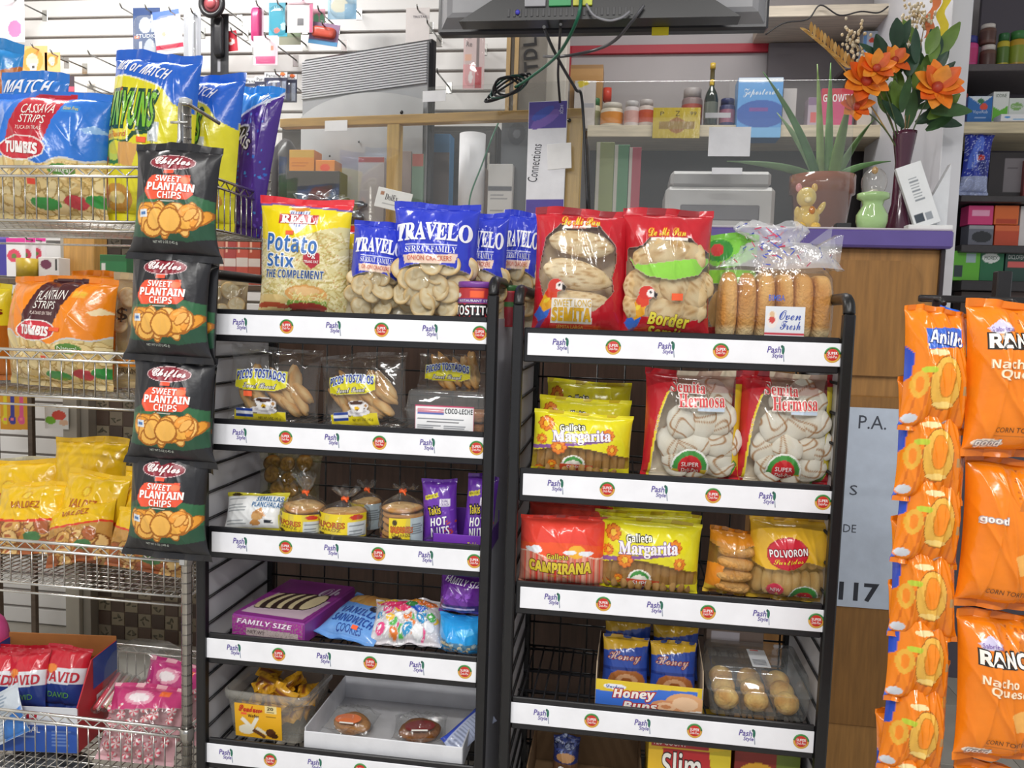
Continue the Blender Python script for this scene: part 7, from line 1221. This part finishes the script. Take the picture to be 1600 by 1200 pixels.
# white end panel beside the vase
p, q = at(1466, 300, 2.66), at(1499, 300, 2.66); m = MB(); m.box(p.x, 2.66, 0, q.x, 3.5, 3.05, 'd9d9de', .002); struct(m.build('partition_1', WL))
wire('string_lights', 'dark string of small lights drooping under the cream shelf edge overhead', [(1196, 54, 3.28), (1225, 36, 3.28), (1262, 30, 3.28), (1282, 8, 3.28), (1312, 24, 3.28), (1345, 18, 3.28), (1372, 20, 3.28), (1388, 10, 3.28)], .003, '2c2a2c', 'lights')
# ------------------------------------------------------------------ pharmacy shelves beyond the end panel
PY = 3.1
PZ = [board(1502, 1720, yt, yb, PY, .3, c, 'pharmacy shelf %s' % lb) for yt, yb, c, lb in ((99, 110, '5a5456', 'under the pink jar, dark edged'), (190, 208, 'd2c4a4', 'with the cream edge, under the blue medicine box'), (384, 396, '3a3638', 'dark, under the pink and orange packs'), (440, 456, '2f2b2d', 'dark, under the green boxes'), (306, 316, '3f3a3c', 'dark, under the maroon carton'), (520, 540, '2f2b2d', 'lowest, behind the orange bags'))]
p, q = at(1502, 400, 3.42), at(1740, 400, 3.42); m = MB(); m.box(p.x, 3.41, 0, q.x, 3.43, at(1550, -20, 3.42).z, '56505a', .002); struct(m.build('wall_pharmacy', WL))
jar('bright pink jar with blue lid on the pharmacy shelf', 1506, 54, 1533, 99, 3.14, PZ[0], 'd0488a', 'c83a78', '3a3f8a')
for i in range(2): o = jar('brown jar with white lid, %s of the stacked pair' % ('lower', 'upper')[i], 1536, 68-33*i, 1561, 99-33*i, 3.14, PZ[0] if i == 0 else at(1548, 66, 3.14).z+.0, '6a4a40', '5a3c36', 'd8cfc8', group='stacked brown jars')
jar('green topped yellow jar beside the stacked brown jars', 1562, 50, 1581, 99, 3.15, PZ[0], 'c8b83a', '5a7a34', '2f6a3c'); jar('amber jar with green lid and red spot at the picture edge', 1582, 46, 1608, 99, 3.15, PZ[0], 'c09a30', '8a9a34', '3a7a3c')
for x0, y0_, x1, y1_, Y, k, c, ops, lb in ((1500, 146, 1511, 190, 3.16, 1, 'b8453a', [], 'narrow red and white box beside the blue medicine box'), (1512, 150, 1550, 190, 3.14, 1, '2f6fb8', [('p', [(1512, 150), (1550, 150), (1531, 162)], 'dfe6ec'), ('e', 1532, 157, 5, 4, '2f7a4a'), ('e', 1537, 165, 6, 5, 'e0503a'), ('t', 'VapoRub', 1520, 170, 1544, 176, 'c8d8f0'), ('lines', 1524, 178, 1548, 184, 1, 'a8c0e8')], 'blue medicine box with white chevron and small red spot'), (1551, 143, 1576, 190, 3.15, 1, 'e6e8e4', [('p', [(1551, 164), (1563, 170), (1576, 162), (1576, 184), (1551, 184)], '6cbc3a'), ('t', 'IODINE', 1555, 146, 1572, 151, '5a6a5a')], 'white and bright green medicine box'), (1576, 153, 1612, 190, 3.17, 1, 'dfe4e0', [('e', 1588, 164, 10, 5, '8ab86a'), ('t', 'Ginseng', 1580, 162, 1597, 167, 'f2f6f0')], 'white medicine box with pale green oval'), (1563, 178, 1612, 210, 3.09, 1, 'e8e8ea', [('e', 1573, 193, 5, 5, '5a9ad8'), ('r', 1582, 200, 1612, 206, '8ab8e0')], 'wide white box with blue mark at the front of the shelf'),
    (1513, 352, 1552, 384, 3.14, 2, '6a6c78', [('r', 1513, 352, 1552, 358, '9a9aa0'), ('e', 1534, 370, 16, 9, '2a2c30')], 'grey pack with dark shape under the pink pack'), (1554, 352, 1592, 384, 3.14, 2, 'c04a2a', [('r', 1554, 352, 1592, 360, 'd86a3a')], 'rust red pack under the orange pack'), (1593, 322, 1616, 384, 3.16, 2, 'd8d4d4', [], 'white pack at the picture edge beside the rust red pack'), (1488, 392, 1531, 440, 3.13, 3, '5fae2e', [('r', 1508, 396, 1524, 410, '9ab0b4'), ('r', 1490, 416, 1504, 434, '2a3a3a')], 'lime green box with grey patch'), (1531, 394, 1568, 440, 3.14, 3, '1f6a44', [('e', 1547, 403, 14, 8, 'dfe4e0'), ('t', 'MOREX', 1537, 400, 1558, 406, '4a5a50')], 'dark green box with white oval'), (1570, 394, 1614, 440, 3.14, 3, '24453c', [('r', 1574, 408, 1614, 417, 'd0605c'), ('t', 'DICLOFENAC', 1574, 398, 1608, 405, 'd8dcd8')], 'dark green box with coral stripe'), (1545, 238, 1600, 306, 3.18, 4, '2c2628', [('r', 1568, 246, 1600, 296, '7a7478'), ('lines', 1574, 256, 1594, 266, 1, '4a4448')], 'black box with grey label'), (1600, 250, 1618, 306, 3.16, 4, '7a2a2a', [('r', 1601, 256, 1612, 268, 'c8c0c0')], 'maroon box at the picture edge'), (1500, 456, 1560, 520, 3.14, 5, '4a3a34', [], 'brown box on the lowest pharmacy shelf'), (1562, 456, 1616, 520, 3.14, 5, '54403a', [], 'reddish brown box on the lowest pharmacy shelf')):
    small('medicine_box', lb, 'box', x0, y0_, x1, y1_, Y, PZ[k], ops, c, .07)
small('medicine_box', 'pink pack stacked on the grey pack', 'box', 1513, 321, 1552, 351, 3.14, None, [('r', 1518, 328, 1546, 337, 'e8a0c0')], 'd03a78', .07); small('medicine_box', 'orange pack stacked on the rust red pack', 'box', 1554, 321, 1592, 351, 3.14, None, [('r', 1556, 342, 1590, 350, 'b8401f')], 'd8682c', .07)
a = Art(0, 0, 50, 110, '2a3aa8'); a.e(18, 40, 9, 30, '5a78e0', 20).e(30, 60, 8, 24, '1f2a80', -20).e(26, 50, 7, 5, 'c03a3a').r(0, 80, 50, 110, '9aa4c8').speck(.1, 'b8c4f0')
w, h, loc = fit(1498, 202, 1548, 306, 3.12, PZ[4]); bag('foil_bag', 'crinkled blue foil bag on the pharmacy shelf beside the end panel', 'bag', a, pillow(w, h, .05, 401, wr=2.6, pinch=.2), loc=loc, rot=(-.05, .06, 0))
